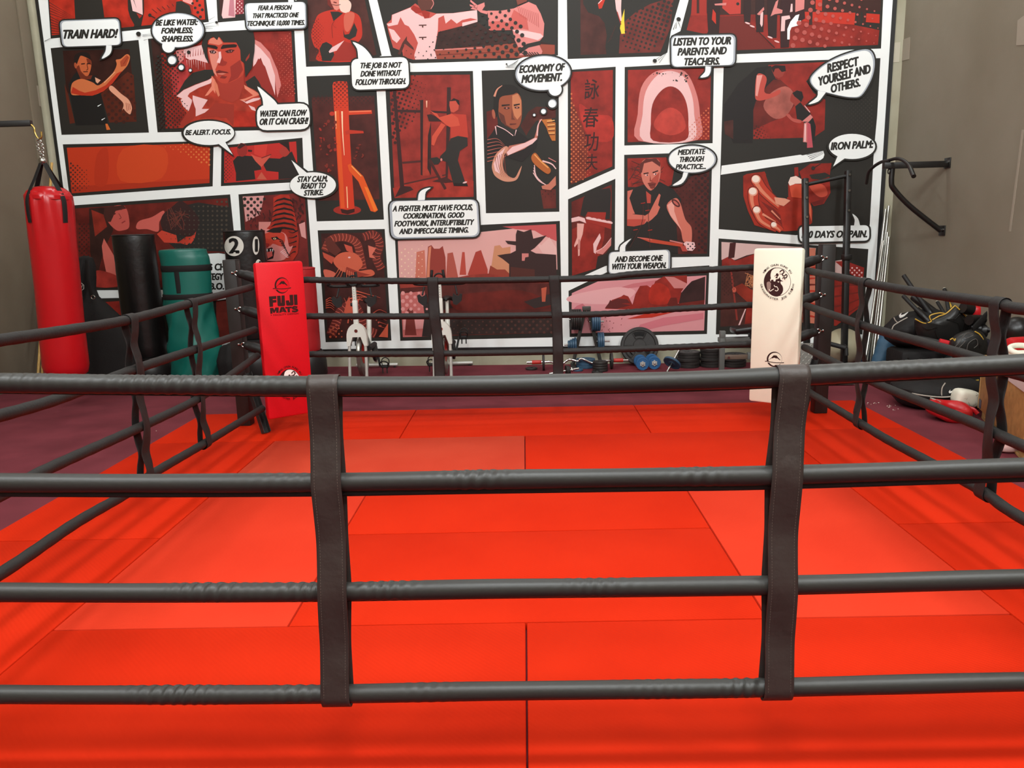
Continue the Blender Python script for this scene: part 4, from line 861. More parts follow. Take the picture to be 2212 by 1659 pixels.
bub('white bubble reading WATER CAN FLOW OR IT CAN CRASH!', [rq(F2, '1455 1035 2150 1005 2165 1350 1465 1368', 130), tail(F2, '1545 1080 1530 940 1465 785 1600 890 1700 980 1755 1065')], [(F2, 'WATER CAN FLOW', 1488, 1190, 2128, 1174, 86), (F2, 'OR IT CAN CRASH!', 1486, 1298, 2150, 1282, 90)], 3.6)
bub('white bubble reading BE ALERT. FOCUS.', [oval(F2, 825, 1400, 335, 160), pts2(F13, '1340 110 1470 208 1400 90')], [(F2, 'BE ALERT. FOCUS.', 510, 1432, 1130, 1420, 72)], 3.6, None, None, -1.5, 0)
bub('white bubble with lettering, mostly hidden behind the green bag', [pts2(F14, '1350 330 1590 316 1680 330 1700 780 1560 800 1350 790')], [(F14, 'G CH', 1466, 495, 1660, 492, 74, .05), (F14, 'TEGY', 1478, 592, 1640, 590, 72, .05), (F14, 'B.O.', 1498, 690, 1650, 688, 72, .05)], 1.5)
# ink splashes on the white gutters
def splash(shapes):
    A = Art(120)
    for q in shapes:
        if len(q) == 4: A.el(q[0], BLACK, q[1], q[2], q[3], q[3]*.92, .4, 9)
        else: A.ln(q[0], BLACK, q[1], q[2], 0, q[2]*.4)
    A.build('ink_splash', mural)
splash([(F1, 1118, 412, 30)]+[(F1, st, 5) for st in ('1165 425 1290 410', '1165 440 1290 428', '1180 486 1230 478')])
splash([(F1, 2048, 275, 18)]+[(F1, st, 5) for st in ('1905 300 2040 268', '1915 322 2050 318', '1910 342 2005 346', '1955 248 2028 208')])
splash([(F1, '0 500 90 455', 7)])
splash([(F8, 1262, 862, 30)]+[(F8, st, 6) for st in ('1280 840 1360 790', '1310 855 1410 765', '1325 890 1430 745')])
splash([(F9, 112, 190, 22)]+[(F9, st, 6) for st in ('60 290 85 225', '85 280 95 215', '110 220 130 275')])
splash([(F7, 345, 90, 9), (F7, 352, 104, 5)]+[(F7, f'{335+k*12} {120-k*6} {430+k*4} {132-k*10}', 4) for k in range(10)])
# ================================================================ ring mats (2 m x 1 m training mats laid pinwheel fashion)
def mat_mat(name, rgb, ang, rgb2):
    m = mat(name, rgb, 0.75, 0, 0.06, var=0.3, vscale=1.6, rgb2=rgb2, detail=3)
    nt = m.node_tree; b = nt.nodes['Principled BSDF']
    tc = nt.nodes.new('ShaderNodeTexCoord'); mp = nt.nodes.new('ShaderNodeMapping'); mp.inputs['Rotation'].default_value = (0, 0, ang)
    w = nt.nodes.new('ShaderNodeTexWave'); w.wave_type = 'BANDS'; w.bands_direction = 'DIAGONAL'; w.inputs['Scale'].default_value = 26; w.inputs['Distortion'].default_value = 1.0; w.inputs['Detail'].default_value = 2; w.inputs['Detail Scale'].default_value = 8
    bu = nt.nodes.new('ShaderNodeBump'); bu.inputs['Strength'].default_value = 0.12; bu.inputs['Distance'].default_value = 0.004
    nt.links.new(tc.outputs['Object'], mp.inputs['Vector']); nt.links.new(mp.outputs['Vector'], w.inputs['Vector'])
    nt.links.new(w.outputs['Fac'], bu.inputs['Height']); nt.links.new(bu.outputs['Normal'], b.inputs['Normal'])
    return m
m_red = mat_mat('mat_red', (198, 40, 12), 0, (191, 36, 9)); m_redt = mat_mat('mat_red_textured_sheen', (206, 54, 31), PI/2, (200, 50, 28)); m_worn_sheen = mat_mat('mat_worn_sheen', (194, 66, 44), 0, (186, 58, 38))  # textured and worn reds: directional sheen of the weave painted in, beside real wear
G = 'red training mats on the ring floor'
MATS = [(-3, -1, -1, 0, m_red, 'red mat in the far row, under the left corner post'), (-1, 1, -1, 0, m_red, 'red mat in the middle of the far row'), (1, 3, -1, 0, m_red, 'red mat in the far row, under the right corner post'),
        (-3, -2, -3, -1, m_red, 'red mat along the far half of the left edge'), (-3, -2, -5, -3, m_red, 'red mat along the near half of the left edge'),
        (2, 3, -3, -1, m_red, 'red mat along the far half of the right edge'), (2, 3, -5, -3, m_red, 'red mat along the near half of the right edge'),
        (-2, 0, -2, -1, m_worn_sheen, 'dull worn, sheen-tinted red mat in the second row, left of the centre seam'), (0, 2, -2, -1, m_red, 'bright red mat in the second row, right of the centre seam'),
        (-2, -1, -4, -2, m_redt, 'light textured red mat running lengthways left of the middle'), (1, 2, -4, -2, m_redt, 'light textured red mat running lengthways right of the middle'),
        (-1, 1, -3, -2, m_red, 'red mat in the centre of the ring, the farther of the two middle ones'), (-1, 1, -4, -3, m_red, 'red mat in the centre of the ring, the nearer of the two middle ones'),
        (-2, 0, -5, -4, m_red, 'red mat in the nearest row, left of the centre seam'), (0, 2, -5, -4, m_red, 'red mat in the nearest row, right of the centre seam')]
for i, (x0, x1, y0, y1, m, lab) in enumerate(MATS):
    b = MB(); g = .0025; dz = (i*7 % 5)*.0004
    b.box(((x0+x1)/2, (y0+y1)/2, -.02-dz/2), (x1-x0-2*g, y1-y0-2*g, .04-dz), bev=.007)
    o = b.build('floor_mat', m, loc=((x0+x1)/2, (y0+y1)/2, FLOOR)); tag(o, lab, 'mat', G)

# ================================================================ ropes
def leather(name, rgb, rough, bs, bst, stretch=None): return mat(name, rgb, rough, 0, 0.5, bump=bst, bscale=bs, stretch=stretch)
m_rope = leather('rope_leather', (43, 41, 38), 0.46, 90, 0.05)
m_rope2 = leather('rope_leather_dark', (23, 20, 18), 0.66, 70, 0.2)
m_strap = leather('strap_leather', (56, 46, 42), 0.5, 26, 0.3); m_strap2 = leather('strap_web', (26, 21, 19), 0.7, 30, 0.25)
m_stitch = mat('stitch', (112, 100, 90), .7)
YF, YBK, XL, XR = -4.93, -0.52, -2.15, 2.25
def front_path(pp): 
    p = [at_y(x, y, YF) for x, y in pp]; d0 = p[0]-p[1]; d1 = p[-1]-p[-2]
    a = p[0]+d0*((XL+.16-p[0].x)/d0.x); c = p[-1]+d1*((XR-.16-p[-1].x)/d1.x)
    return [a]+p+[c]
FR = {1: [(0, 827), (400, 832), (700, 834), (1000, 833), (1180, 830), (1560, 820), (1880, 803), (2212, 786)],
      2: [(0, 1043), (350, 1044), (700, 1042), (1000, 1037), (1412, 1031), (1660, 1027), (2212, 1010)],
      3: [(0, 1279), (350, 1280), (700, 1278), (1106, 1271), (1660, 1264), (2212, 1250)],
      4: [(0, 1500), (350, 1501), (700, 1499), (1106, 1492), (1600, 1486), (2212, 1472)]}
WR = {1: ((430, 190, 1.0), (90, 60, .5), (1900, 160, .4)), 2: ((1030, 70, 1.0), (1510, 60, .8), (620, 90, .4)), 3: ((430, 90, 1.1), (640, 80, 1.2), (820, 60, 1.2), (1290, 80, .7)), 4: ((330, 110, 1.1), (600, 70, .9), (900, 60, .5), (1620, 50, 1.2), (1430, 90, .5))}
ORD = {1: 'top rope', 2: 'second rope from the top', 3: 'third rope from the top', 4: 'bottom rope'}
PATH = {}
for k in FR:
    P_ = resample(catmull(front_path(FR[k]), 12), .006); PATH['F', k] = P_
    xs = [((at_y(c, 1000, YF)-at_y(c-w, 1000, YF)).x, at_y(c, 1000, YF).x, a) for c, w, a in WR[k]]
    def dsp(i, a, P_=P_, xs=xs):
        x = P_[i].x; d = 0
        for w, c, am in xs:
            g = math.exp(-((x-c)/w)**2)
            if g > .02: d += am*.0026*g*math.sin(x*190+a*1.6+1.1*math.sin(x*23+c*9))*(.6+.4*math.cos(a-.7))
        return d+.0007*math.sin(x*9+k)
    t = thing('ring_rope', f'black padded {ORD[k]} on the near side of the ring', 'rope', P_[0], 'ropes on the near side')
    b = MB(); b.tube(P_, .0268, 36, True, 0, dsp, up=(0, 0, 1)); b.build('padded_cover', m_rope, t)
    b = MB(); off = .031 if k == 2 else .0272
    pf = [p+Vector((0, -.004, -off)) for p in P_[::5]]
    b.tube(pf, .0075 if k == 2 else .003, 8, True, flat=(1.2 if k == 2 else .8, .6), up=(0, 0, 1)); b.build('seam_flap', m_rope2, t)
SIDE = {'L': (XL, 'left side', {1: [(0, 735), (150, 713), (280, 690), (412, 655), (563, 609)], 2: [(0, 898), (139, 857), (285, 800), (418, 756), (566, 690)], 3: [(0, 1070), (95, 1017), (300, 924), (427, 862), (496, 812), (574, 770)], 4: [(0, 1240), (163, 1130), (275, 1065), (332, 1022), (443, 957), (582, 866)]}),
        'R': (XR, 'right side', {1: [(2212, 668), (2160, 656), (1983, 631), (1877, 612), (1790, 594), (1732, 577)], 2: [(2212, 812), (2112, 775), (1983, 737), (1877, 707), (1822, 688), (1729, 661)], 3: [(2212, 964), (2120, 921), (2002, 873), (1899, 831), (1805, 784), (1725, 742)], 4: [(2212, 1122), (2120, 1060), (2002, 995), (1914, 948), (1843, 905), (1743, 848)]})}
for s, (X, side, D) in SIDE.items():
    for k, pp in D.items():
        p = [at_x(x, y, X) for x, y in pp]
        p = [q for q in p if q.y < -.95]
        z0 = (1.215, .915, .612, .305)[k-1]+.0
        ye = -.79; d = p[-1]-p[-2]; ze = p[-1].z+min(.06, max(-.03, d.z/max(d.y, .1)*(ye-p[-1].y)))
        d0 = p[0]-p[1]; zf = PATH['F', k][0].z if s == 'L' else PATH['F', k][-1].z
        path = [Vector((X, YF+.16, zf))]+p+[Vector((X, ye, ze))]
        path = [q for i, q in enumerate(path) if i == 0 or q.y-path[i-1].y > .06]
        P_ = resample(catmull(path, 10), .03); PATH[s, k] = P_
        o = MB().tube(P_, .027, 18, True, disp=lambda i, a: .0006*math.sin(i*1.3+a*2)).build('ring_rope', m_rope2, loc=P_[0])
        tag(o, f'black padded {ORD[k]} on the {side} of the ring', 'rope', f'ropes on the {side}')
BK = {1: [(652, 605), (842, 607), (1016, 606), (1280, 601), (1382, 591), (1636, 578)], 2: [(657, 684), (958, 683), (1276, 679), (1433, 669), (1636, 659)], 3: [(663, 766), (929, 764), (1180, 760), (1382, 753), (1636, 743)], 4: [(672, 846), (1000, 842), (1300, 836), (1640, 824)]}
for k, pp in BK.items():
    p = [at_y(x, y, YBK) for x, y in pp]; a, c = PATH['L', k][-1].copy(), PATH['R', k][-1].copy()
    p = [Vector((XL+.30, YBK, p[0].z+.004))]+p[1:-1]+[Vector((XR-.30, YBK, p[-1].z+.004))]
    P_ = resample(catmull(p, 10), .02); PATH['B', k] = P_
    o = MB().tube(P_, .026, 18, True, disp=lambda i, a: (.0016 if (i < 40 or i > len(P_)-70) else .0003)*math.sin(i*1.9+a)).build('ring_rope', m_rope2, loc=P_[0])
    tag(o, f'black padded {ORD[k]} on the far side of the ring', 'rope', 'ropes on the far side')

# ================================================================ upright straps that hold the ropes apart
def near(P_, ax, v): return min(P_, key=lambda q: abs(q[ax]-v))
def strap(label, cs, N, T, w, group, m, r=.0275, stitched=False, wob=.004, pinch=.35, seed=1):
    """cs: rope crossings top to bottom; N outward normal, T along the rope"""
    N, T = Vector(N), Vector(T); rg = random.Random(seed); R = r+.0032
    prof = []   # (n offset, z offset relative, crossing idx, t)
    front = []
    for i in range(len(cs)):
        front.append((R+.001, cs[i]))
        if i < len(cs)-1:
            for t, q in ((.25, .78), (.5, pinch+.2), (.75, .78)):
                front.append((R*q, cs[i].lerp(cs[i+1], t)))
    pf = catmull([c+N*n for n, c in front], 6); pb = catmull([c-N*n for n, c in front], 6)
    loop = list(pf)
    c = cs[-1]
    for a in range(1, 8): loop.append(c+N*(R*math.cos(PI*a/8))-Vector((0, 0, 1))*((R+.006)*math.sin(PI*a/8)))
    loop += pb[::-1]
    c = cs[0]
    for a in range(1, 8): loop.append(c-N*(R*math.cos(PI*a/8))+Vector((0, 0, 1))*(R*math.sin(PI*a/8)))
    n = len(loop); rows = []
    for i, q in enumerate(loop):
        ph = q.z*7+seed; row = []
        for j in range(7):
            u = j/6-.5
            row.append(q+T*(u*w+wob*math.sin(ph+1.3)*.6)+N*(wob*.5*math.sin(q.z*17+u*4+seed)*(1 if .12 < i/n < .42 else 0)))
        rows.append(row)
    t = thing('rope_strap', label, 'strap', (cs[-1].x, cs[-1].y, cs[-1].z-R), group)
    b = MB(); b.sheet(rows, closed_v=True); o = BND = b.build('strap_band', m, t)
    sm = o.modifiers.new('thickness', 'SOLIDIFY'); sm.thickness = .0028; sm.offset = 0
    if stitched:
        b = MB(); L = len(pf)
        fr = catmull([rows[i][1]*.72+rows[i][0]*.28+N*.0018 for i in range(L)], 3); fr2 = catmull([rows[i][5]*.72+rows[i][6]*.28+N*.0018 for i in range(L)], 3)
        for pl in (fr, fr2):
            pl = resample(pl, .0085)
            b = MB()
            for q, q2 in zip(pl, pl[1:]): b.tube([q, q.lerp(q2, .55)], .0005, 4)
            b.build('stitching', m_stitch, BND)
    return t
fx = {'left': [at_y(x, y, YF).x for x, y in ((702, 834), (711, 1042), (722, 1278), (729, 1499))], 'right': [at_y(x, y, YF).x for x, y in ((1708, 815), (1693, 1027), (1684, 1264), (1676, 1483))]}
for i, (nm, xs) in enumerate(fx.items()):
    cs = [near(PATH['F', k], 0, xs[k-1]).copy() for k in (1, 2, 3, 4)]
    strap(f'wide brown black leather strap round the near ropes, {nm} of the two', cs, (0, -1, 0), (1, 0, 0), .083, 'straps on the near ropes', m_strap, .0275, True, seed=i*3+1)
for s, X, N, data in (('L', XL, (1, 0, 0), (('nearer', (278, 290, 305, 316), (690, 799, 922, 1030)), ('farther', (412, 421, 430, 442), (655, 755, 860, 957)))), ('R', XR, (-1, 0, 0), (('nearer', (2165, 2158, 2145, 2130), (657, 790, 932, 1066)), ('farther', (1868, 1863, 1860, 1856), (610, 702, 813, 914))))):
    for j, (nm, xs, ys) in enumerate(data):
        cs = []
        for k in (1, 2, 3, 4):
            y = at_x(xs[k-1], ys[k-1], X).y; cs.append(near(PATH[s, k], 1, y).copy())
        strap(f'black strap round the {"left" if s == "L" else "right"} side ropes, the {nm} one', cs, N, (0, 1, 0), .08, f'straps on the {"left" if s == "L" else "right"} ropes', m_strap2, .028, False, .008, .15, seed=j+5)
for j, (nm, xs) in enumerate((('left', (936, 940, 947, 952)), ('right', (1198, 1201, 1205, 1208)))):
    cs = [near(PATH['B', k], 0, at_y(xs[k-1], (605, 684, 764, 843)[k-1], YBK).x).copy() for k in (1, 2, 3, 4)]
    strap(f'black strap round the far ropes in front of the mural, {nm} of the two', cs, (0, -1, 0), (1, 0, 0), .086, 'straps on the far ropes', m_strap2, .027, False, seed=j+8)

# ================================================================ corner posts with braces, eye bolts and sleeved turnbuckles
m_post = mat('post_paint', (36, 32, 30), 0.45, 0, 0.4); m_chrome = mat('chrome', (190, 190, 186), 0.18, 1.0); m_sleeve = leather('sleeve_vinyl', (24, 21, 20), 0.5, 40, .2)
def post(cx, cyp, sx, sy_, label, mk=True):
    """sx, sy_: direction (+-1) from the post to the ring"""
    t = thing('corner_post', label, 'post', (cx, cyp, 0), 'ring corner posts')
    b = MB(); b.box((cx, cyp, .706), (.11, .11, 1.412), bev=.006); b.build('post_tube', m_post, t)
    b = MB(); b.box((cx, cyp, 1.4135), (.106, .106, .012), bev=.003); b.build('post_cap', mat('cap_black', (34, 31, 29), .6), t)
    ix, iy = cx+sx*.055, cyp+sy_*.055
    b = MB(); p0 = Vector((ix, iy, .46)); p1 = Vector((cx+sx*.27, cyp+sy_*.33, .003))
    dr = (p1-p0).normalized(); sd = Vector((-sy_, sx, 0)).normalized()
    for o_ in (-1, 1): b.prism([p0+sd*.028*o_, p1+sd*.028*o_, p1+sd*(.028*o_+.006), p0+sd*(.028*o_+.006)], Vector((sx, sy_, .6)).normalized()*.05)
    b.prism([p0+sd*.03, p1+sd*.03, p1-sd*.03, p0-sd*.03], Vector((sx, sy_, .6)).normalized()*.006); b.build('brace', m_post, t)
    for z in (1.31, 1.01, .71, .41):
        b = MB(); e = Vector((ix-sx*.02, iy-.004 if sy_ < 0 else iy+.004, z)); b.ring(e+Vector((sx*.028, sy_*.01, 0)), .017, .0045, 'Y', 20, 8)
        b.cyl(e, e+Vector((sx*.014, sy_*.008, 0)), .007, 10); b.ball(e+Vector((-sx*.012, sy_*.006, .004)), .011, 10); b.build('eye_bolt', m_chrome, t)
        q0 = e+Vector((sx*.045, sy_*.02, -.002)); q1 = Vector((cx+sx*.39, cyp+sy_*.165, z-.085))
        b = MB(); b.tube(catmull([q0, q0.lerp(q1, .3)+Vector((0, 0, .004)), q0.lerp(q1, .7), q1], 5), [.024]+[.036]*3+[.042]*8+[.046]*4, 16); b.build('turnbuckle_sleeve', m_sleeve, t)
    return t
post(-2.425, -.435, 1, -1, 'black square steel post at the far left corner, behind the red pad')
post(2.525, -.435, -1, -1, 'black square steel post at the far right corner, behind the white pad')
post(-2.425, -5.07, 1, 1, 'black square steel post at the near left corner, out of view')
post(2.525, -5.07, -1, 1, 'black square steel post at the near right corner, out of view')

# ================================================================ corner pads
m_padr = mat('pad_red', (216, 12, 28), 0.55, 0, 0.3, var=.12, vscale=200, bump=.08, bscale=300); m_padw = mat('pad_cream', (238, 238, 216), 0.55, 0, 0.3, bump=.05, bscale=200)
def corner_pad(C, ang, z0, z1, m, label, top_tilt):
    D = Vector((math.cos(ang), math.sin(ang), 0)); N = Vector((D.y, -D.x, 0)); C = Vector((C[0], C[1], 0))
    t = thing('corner_pad', label, 'pad', C+Vector((0, 0, z0)), 'ring corner pads')
    rot = Matrix((D, -N, Vector((0, 0, 1)))).transposed()
    b = MB(); b.box(C+Vector((0, 0, (z0+z1)/2))-N*.035, (.395, .07, z1-z0), rot, bev=.02); BODY = b.build('pad_body', m, t)
    P0 = C.copy()
    def proj(px, py, off=0):
        v = ray(px, py); k = (P0+N*off-CAM).dot(N)/v.dot(N); return CAM+v*k
    return BODY, proj, N
def emblem(A, F, cx, cy_, R, ink, white, asp=1.0, asp_y=1.0):
    """round yin-yang crest with ringed lettering; R is the crest radius in frame px"""
    def ring_text(txt, a0, a1, rad, h, flip):
        n = len(txt)
        for i, ch in enumerate(txt):
            if ch == ' ': continue
            a = math.radians(a0+(a1-a0)*i/(n-1)); x = cx+rad*asp*math.cos(a); y = cy_-rad*asp_y*math.sin(a)
            tx, ty = (math.sin(a), math.cos(a)) if not flip else (-math.sin(a), -math.cos(a))
            w = h*.95; A.text(F, ch, x-tx*w/2, y-ty*w/2, x+tx*w/2, y+ty*w/2, h, 0, ink, .02)
    A.el(F, ink, cx, cy_, R*asp, R*asp_y, 0, 64); A.el(F, white, cx+R*.015, cy_, R*.955*asp, R*.96*asp_y, 0, 64)
    def q(st): 
        v = [float(s) for s in st.split()]
        return [Vector((F[0]+(cx+(v[i]-815)/488*R*asp)/F[2], F[1]+(cy_+(v[i+1]-810)/488*R*asp_y)/F[2], 0)) for i in range(0, len(v), 2)]
    A.raw(catmull(q('760 322 640 350 500 440 390 580 336 760 345 900 400 1050 500 1180 620 1270 760 1312 860 1300 950 1240 1010 1150 1025 1050 1000 950 940 870 935 800 1025 795 980 765 930 730 900 640 860 700 760 730 745 790 680 790 672 735 600 740 585 690 570 600 585 500 630 410'), 4, True), pr(ink))
    A.raw(catmull(q('440 830 520 800 580 850 580 940 570 1060 510 1090 520 1170 490 1170 450 1050 430 920'), 4, True), pr((150, 128, 118)))
    for st in ('565 790 562 710 590 700 612 712 590 720 585 790', '672 740 680 790 745 790 750 730 720 690'): A.raw(q(st), pr(white))
    for st in ('700 920 725 970 790 975', '520 1060 560 1125 620 1090 690 1050', '790 970 845 1060 800 1120 730 1100'): A.ln(PX, white, q(st), 2.2*F[2]/16.6 if False else 24/488*R/F[2], 1)
    A.raw(q('815 795 885 795 880 830 830 820'), pr(white))
    A.raw(catmull(q('760 560 810 512 862 560 850 610 815 640 830 680 740 680 790 620'), 4, True), pr(ink)); A.ln(PX, ink, q('715 630 745 600 775 590'), 20/488*R/F[2])
    A.ln(PX, ink, q('900 480 950 430 1000 405 1045 440 1040 500 1000 545 1010 590 1070 610 1120 560 1165 590 1150 650 1100 680 1060 650'), 38/488*R/F[2]); A.ln(PX, ink, q('895 535 960 545 1000 520'), 20/488*R/F[2]); A.ln(PX, ink, q('1070 480 1095 460'), 22/488*R/F[2]); A.ln(PX, ink, q('990 715 1040 650 1060 700 1100 740'), 22/488*R/F[2])
    ring_text('WING CHUN KUNG FU', 146, 33, R*1.13, R*.14, False); ring_text('GRANDMASTER JOE SAIAH', 190, 350, R*1.27, R*.14, True)
def mountain(A, F, cx, cy_, R, ink, paper, tilt=0.0, asp=1.0):
    """ring with a snow peak and a sword line"""
    def q(st):
        v = [float(s) for s in st.split()]; o = []
        for i in range(0, len(v), 2):
            x, y = (v[i]-945)/360*R*asp, (v[i+1]-790)/360*R; o.append(Vector((F[0]+(cx+x)/F[2], F[1]+(cy_+y+tilt*x)/F[2], 0)))
        return o
    A.el(F, ink, cx, cy_, R*asp, R, 0, 48); A.el(F, paper, cx+R*.1*asp, cy_, R*.88*asp, R*.86, 0, 48)
    A.raw(q('500 905 640 940 1000 985 1400 975 1410 930 1300 935 1000 940 700 890 500 860'), pr(paper)); A.raw(q('590 905 620 930 1250 1000 1320 990 1320 915 1000 930 700 880'), pr(paper))
    A.ln(PX, ink, q('500 885 600 882 800 925 1000 950 1200 955 1400 950'), 36/360*R/F[2], 1)
    A.raw(q('600 870 780 730 910 600 1050 610 1120 700 1240 830 1180 825 1080 740 1030 750 930 710 870 745 820 735'), pr(ink))
t, prj, N = corner_pad((-1.925, -.735), math.radians(38), .135, 1.40, m_padr, 'red corner pad with dark lettering at the far left corner', 0)
INK = (52, 22, 20); REDP = (216, 12, 28)
FA = (565, 590, 16.59); FB = (580, 780, 18.43)
A = Art(0, prj, N); mountain(A, FA, 728, 440, 290, INK, REDP, -.13, .9); A.build('mountain_logo', t)
A = Art(0, prj, N)
for ch, st in enumerate(('262 838 530 818 530 925 402 930 402 965 530 955 535 1050 410 1062 415 1200 290 1212', '555 815 680 808 700 1070 712 1070 715 800 825 798 848 1130 830 1165 800 1182 610 1188 575 1160', '1000 782 1128 772 1150 1110 1130 1145 1100 1160 920 1165 885 1140 870 985 985 972 1000 1048 1018 1048', '1150 772 1275 768 1295 1138 1175 1145')): A.p(FA, INK, st)
for st in ('300 1250 415 1240 465 1330 490 1235 615 1228 612 1420 530 1425 520 1330 470 1420 420 1420 385 1345 395 1448 318 1455', '690 1215 800 1210 905 1400 820 1405 800 1380 720 1384 712 1410 625 1418', '850 1215 1080 1195 1082 1255 1010 1260 1020 1400 940 1404 925 1268 855 1272'): A.p(FA, INK, st)
A.p(FA, REDP, '740 1340 748 1300 772 1340'); A.ln(FA, INK, '1285 1222 1180 1208 1120 1232 1130 1272 1210 1288 1275 1310 1278 1350 1200 1372 1090 1362', 62)
A.text(FA, '+ FACILITY DESIGN', 318, 1540, 1330, 1475, 62, .1, (110, 10, 18), .02); A.build('lettering', t)
A = Art(0, prj, N); emblem(A, FB, 838, 860, 540, (60, 12, 16), (250, 246, 240), .82, 1.0); A.build('crest', t)
t, prj, N = corner_pad((2.025, -.735), math.radians(-38), .15, 1.405, m_padw, 'cream white corner pad with a round crest at the far right corner', 0)
FC = (1630, 560, 16.59); FD = (1630, 740, 22.12); CREAM = (238, 238, 216)
A = Art(0, prj, N); emblem(A, FC, 815, 810, 502, (56, 30, 28), (252, 246, 226), .965, 1.02); A.build('crest', t)
A = Art(0, prj, N); mountain(A, FD, 945, 800, 365, (48, 24, 20), CREAM); A.build('mountain_logo', t)
# ================================================================ heavy bags on the left
m_redv = mat('red_vinyl', (178, 13, 21), 0.30, 0, 0.5, bump=.10, bscale=9)
m_blkv = mat('black_vinyl', (20, 17, 16), 0.36, 0, 0.5, bump=.25, bscale=18)
m_blkn = mat('black_nylon', (20, 17, 16), 0.8, 0, 0.3, bump=.25, bscale=120)
m_webb = mat('black_webbing', (26, 23, 22), 0.75, 0, 0.3, bump=.2, bscale=200)
m_green = mat('green_vinyl', (16, 98, 86), 0.38, 0, 0.5, bump=.2, bscale=12)
m_base = mat('black_plastic', (32, 29, 28), 0.45, 0, 0.5)
m_steel = mat('steel', (170, 168, 160), 0.28, 1.0); m_brass = mat('brass_hook', (196, 164, 92), 0.3, 1.0)
m_white_ink = mat('white_ink', (214, 212, 202), 0.5, 0, .3); m_blk_ink = mat('black_ink', (24, 22, 21), .5)
m_bamboo = mat('rattan', (196, 156, 86), 0.5, 0, 0.4, var=.3, vscale=14)

def leanframe(base, top):
    """axis frame of a leaning cylinder: returns rot (z along axis) and length"""
    d = Vector(top)-Vector(base); L = d.length; z = d.normalized(); y = Vector((0, 1, 0)); x = y.cross(z).normalized(); y = z.cross(x)
    return Matrix((x, y, z)).transposed(), L

# ---- hanging red bag with straps, chain and hook on a wall arm
YBG = 0.35
top = at_y(110, 402, YBG); bot = at_y(152, 806, YBG)
bx = (top.x+bot.x)/2; zt, zb = top.z, bot.z-.02
rb = (at_y(152, 700, YBG)-at_y(60, 700, YBG)).x/2*.985
# the bag hangs plumb, its axis slightly off vertical from the straps
pt = Vector((at_y(105, 420, YBG).x, YBG, zt)); pb = Vector((at_y(143, 800, YBG).x, YBG, zb))
rot, L = leanframe(pb, pt)
t = thing('punching_bag', 'red vinyl heavy bag hanging by straps and chain from the left wall', 'punching bag', (pb.x, YBG, zb))
prof = [(0.02, 0), (rb*.8, .004), (rb*.93, .03), (rb, .10)]+[(rb*(1.0-.03*math.sin(k/9*PI)), .10+(L-.42)*k/9) for k in range(1, 9)]+[(rb*.985, L-.30), (rb*.97, L-.17), (rb*.95, L-.10), (rb*.88, L-.05), (rb*.66, L-.015), (rb*.3, L+.0), (.01, L)]
def wrinkle(a, z):
    g = max(0, min(1, (z-(L-.62))/.45)); return g*.055*math.sin(a*10+z*4+.8*math.sin(a*3))*(1 if z < L-.05 else .4)+.006*math.sin(a*3+z*7)
b = MB(); b.lathe([(r, z) for r, z in prof], pb, 64, 0, 'Z', rot, wrinkle); b.build('bag_body', m_redv, t)
b = MB(); b.lathe([(rb*.9, L-.062), (rb*.985, L-.085), (rb*.975, L-.12), (rb*.93, L-.12)], pb, 64, 0, 'Z', rot, lambda a, z: .03*math.sin(a*7)*.4); b.build('top_flap', m_redv, t)
hook = at_y(82, 292, YBG); knot = at_y(92, 348, YBG)
for k in range(4):
    a = PI/4+k*PI/2+.35; e = pb+rot @ Vector((rb*.93*math.cos(a), rb*.93*math.sin(a), L-.10)); f = pb+rot @ Vector((rb*1.005*math.cos(a), rb*1.005*math.sin(a), L-.33))
    pts = [knot+Vector((.014*math.cos(a), .014*math.sin(a), 0)), knot.lerp(e, .5)+Vector((.01*math.cos(a), .01*math.sin(a), 0)), e+(rot @ Vector((math.cos(a), math.sin(a), 0)))*.012, e.lerp(f, .5)+(rot @ Vector((math.cos(a), math.sin(a), 0)))*.016, f]
    MB().tube(catmull(pts, 6), .024, 10, True, flat=(1.0, .16), up=Vector((-math.sin(a), math.cos(a), 0))).build('strap', m_webb, t)
b = MB(); b.lathe([(.018, -.03), (.03, -.02), (.034, .0), (.03, .02), (.018, .032)], knot, 20); b.ring(knot+Vector((0, 0, .045)), .018, .004, 'Y', 20, 8); b.build('swivel', m_steel, t)
c0, c1 = knot+Vector((0, 0, .05)), hook-Vector((0, 0, .03))
for s in (-1, 1):
    b = MB(); n = 9
    for k in range(n):
        q = c0.lerp(c1, (k+.5)/n)+Vector((s*.022*math.sin(PI*(k+.5)/n), 0, 0)); ln = (c1-c0).length/n*.72
        pts = [q+Vector((.010*math.cos(2*PI*j/16)*(1 if k % 2 else .25), .010*math.cos(2*PI*j/16)*(.25 if k % 2 else 1), ln*math.sin(2*PI*j/16))) for j in range(16)]
        b.tube(pts, .0032, 6, False, closed=True)
    b.build('chain', m_steel, t, kind=None)
tip = at_y(68, 269, YBG)
b = MB(); hp = [tip+Vector((-.004, 0, .0)), tip+Vector((.02, 0, -.03)), tip+Vector((.022, 0, -.075)), hook+Vector((.0, 0, -.03)), hook+Vector((.028, 0, -.02)), hook+Vector((.035, 0, .03))]
b.tube(catmull(hp, 6), .008, 10); b.build('snap_hook', m_brass, t)
t = thing('bag_bracket', 'black steel arm from the left wall that carries the hanging red bag', 'bracket', (LX, YBG, tip.z))
b = MB(); b.box(((LX+.02+tip.x)/2, YBG, tip.z+.012), (tip.x-LX-.02, .05, .05), bev=.004); b.build('arm_tube', m_black, t)
b = MB(); b.box((LX+.012, YBG, tip.z+.012), (.02, .12, .2), bev=.003); b.build('wall_plate', m_black, t)
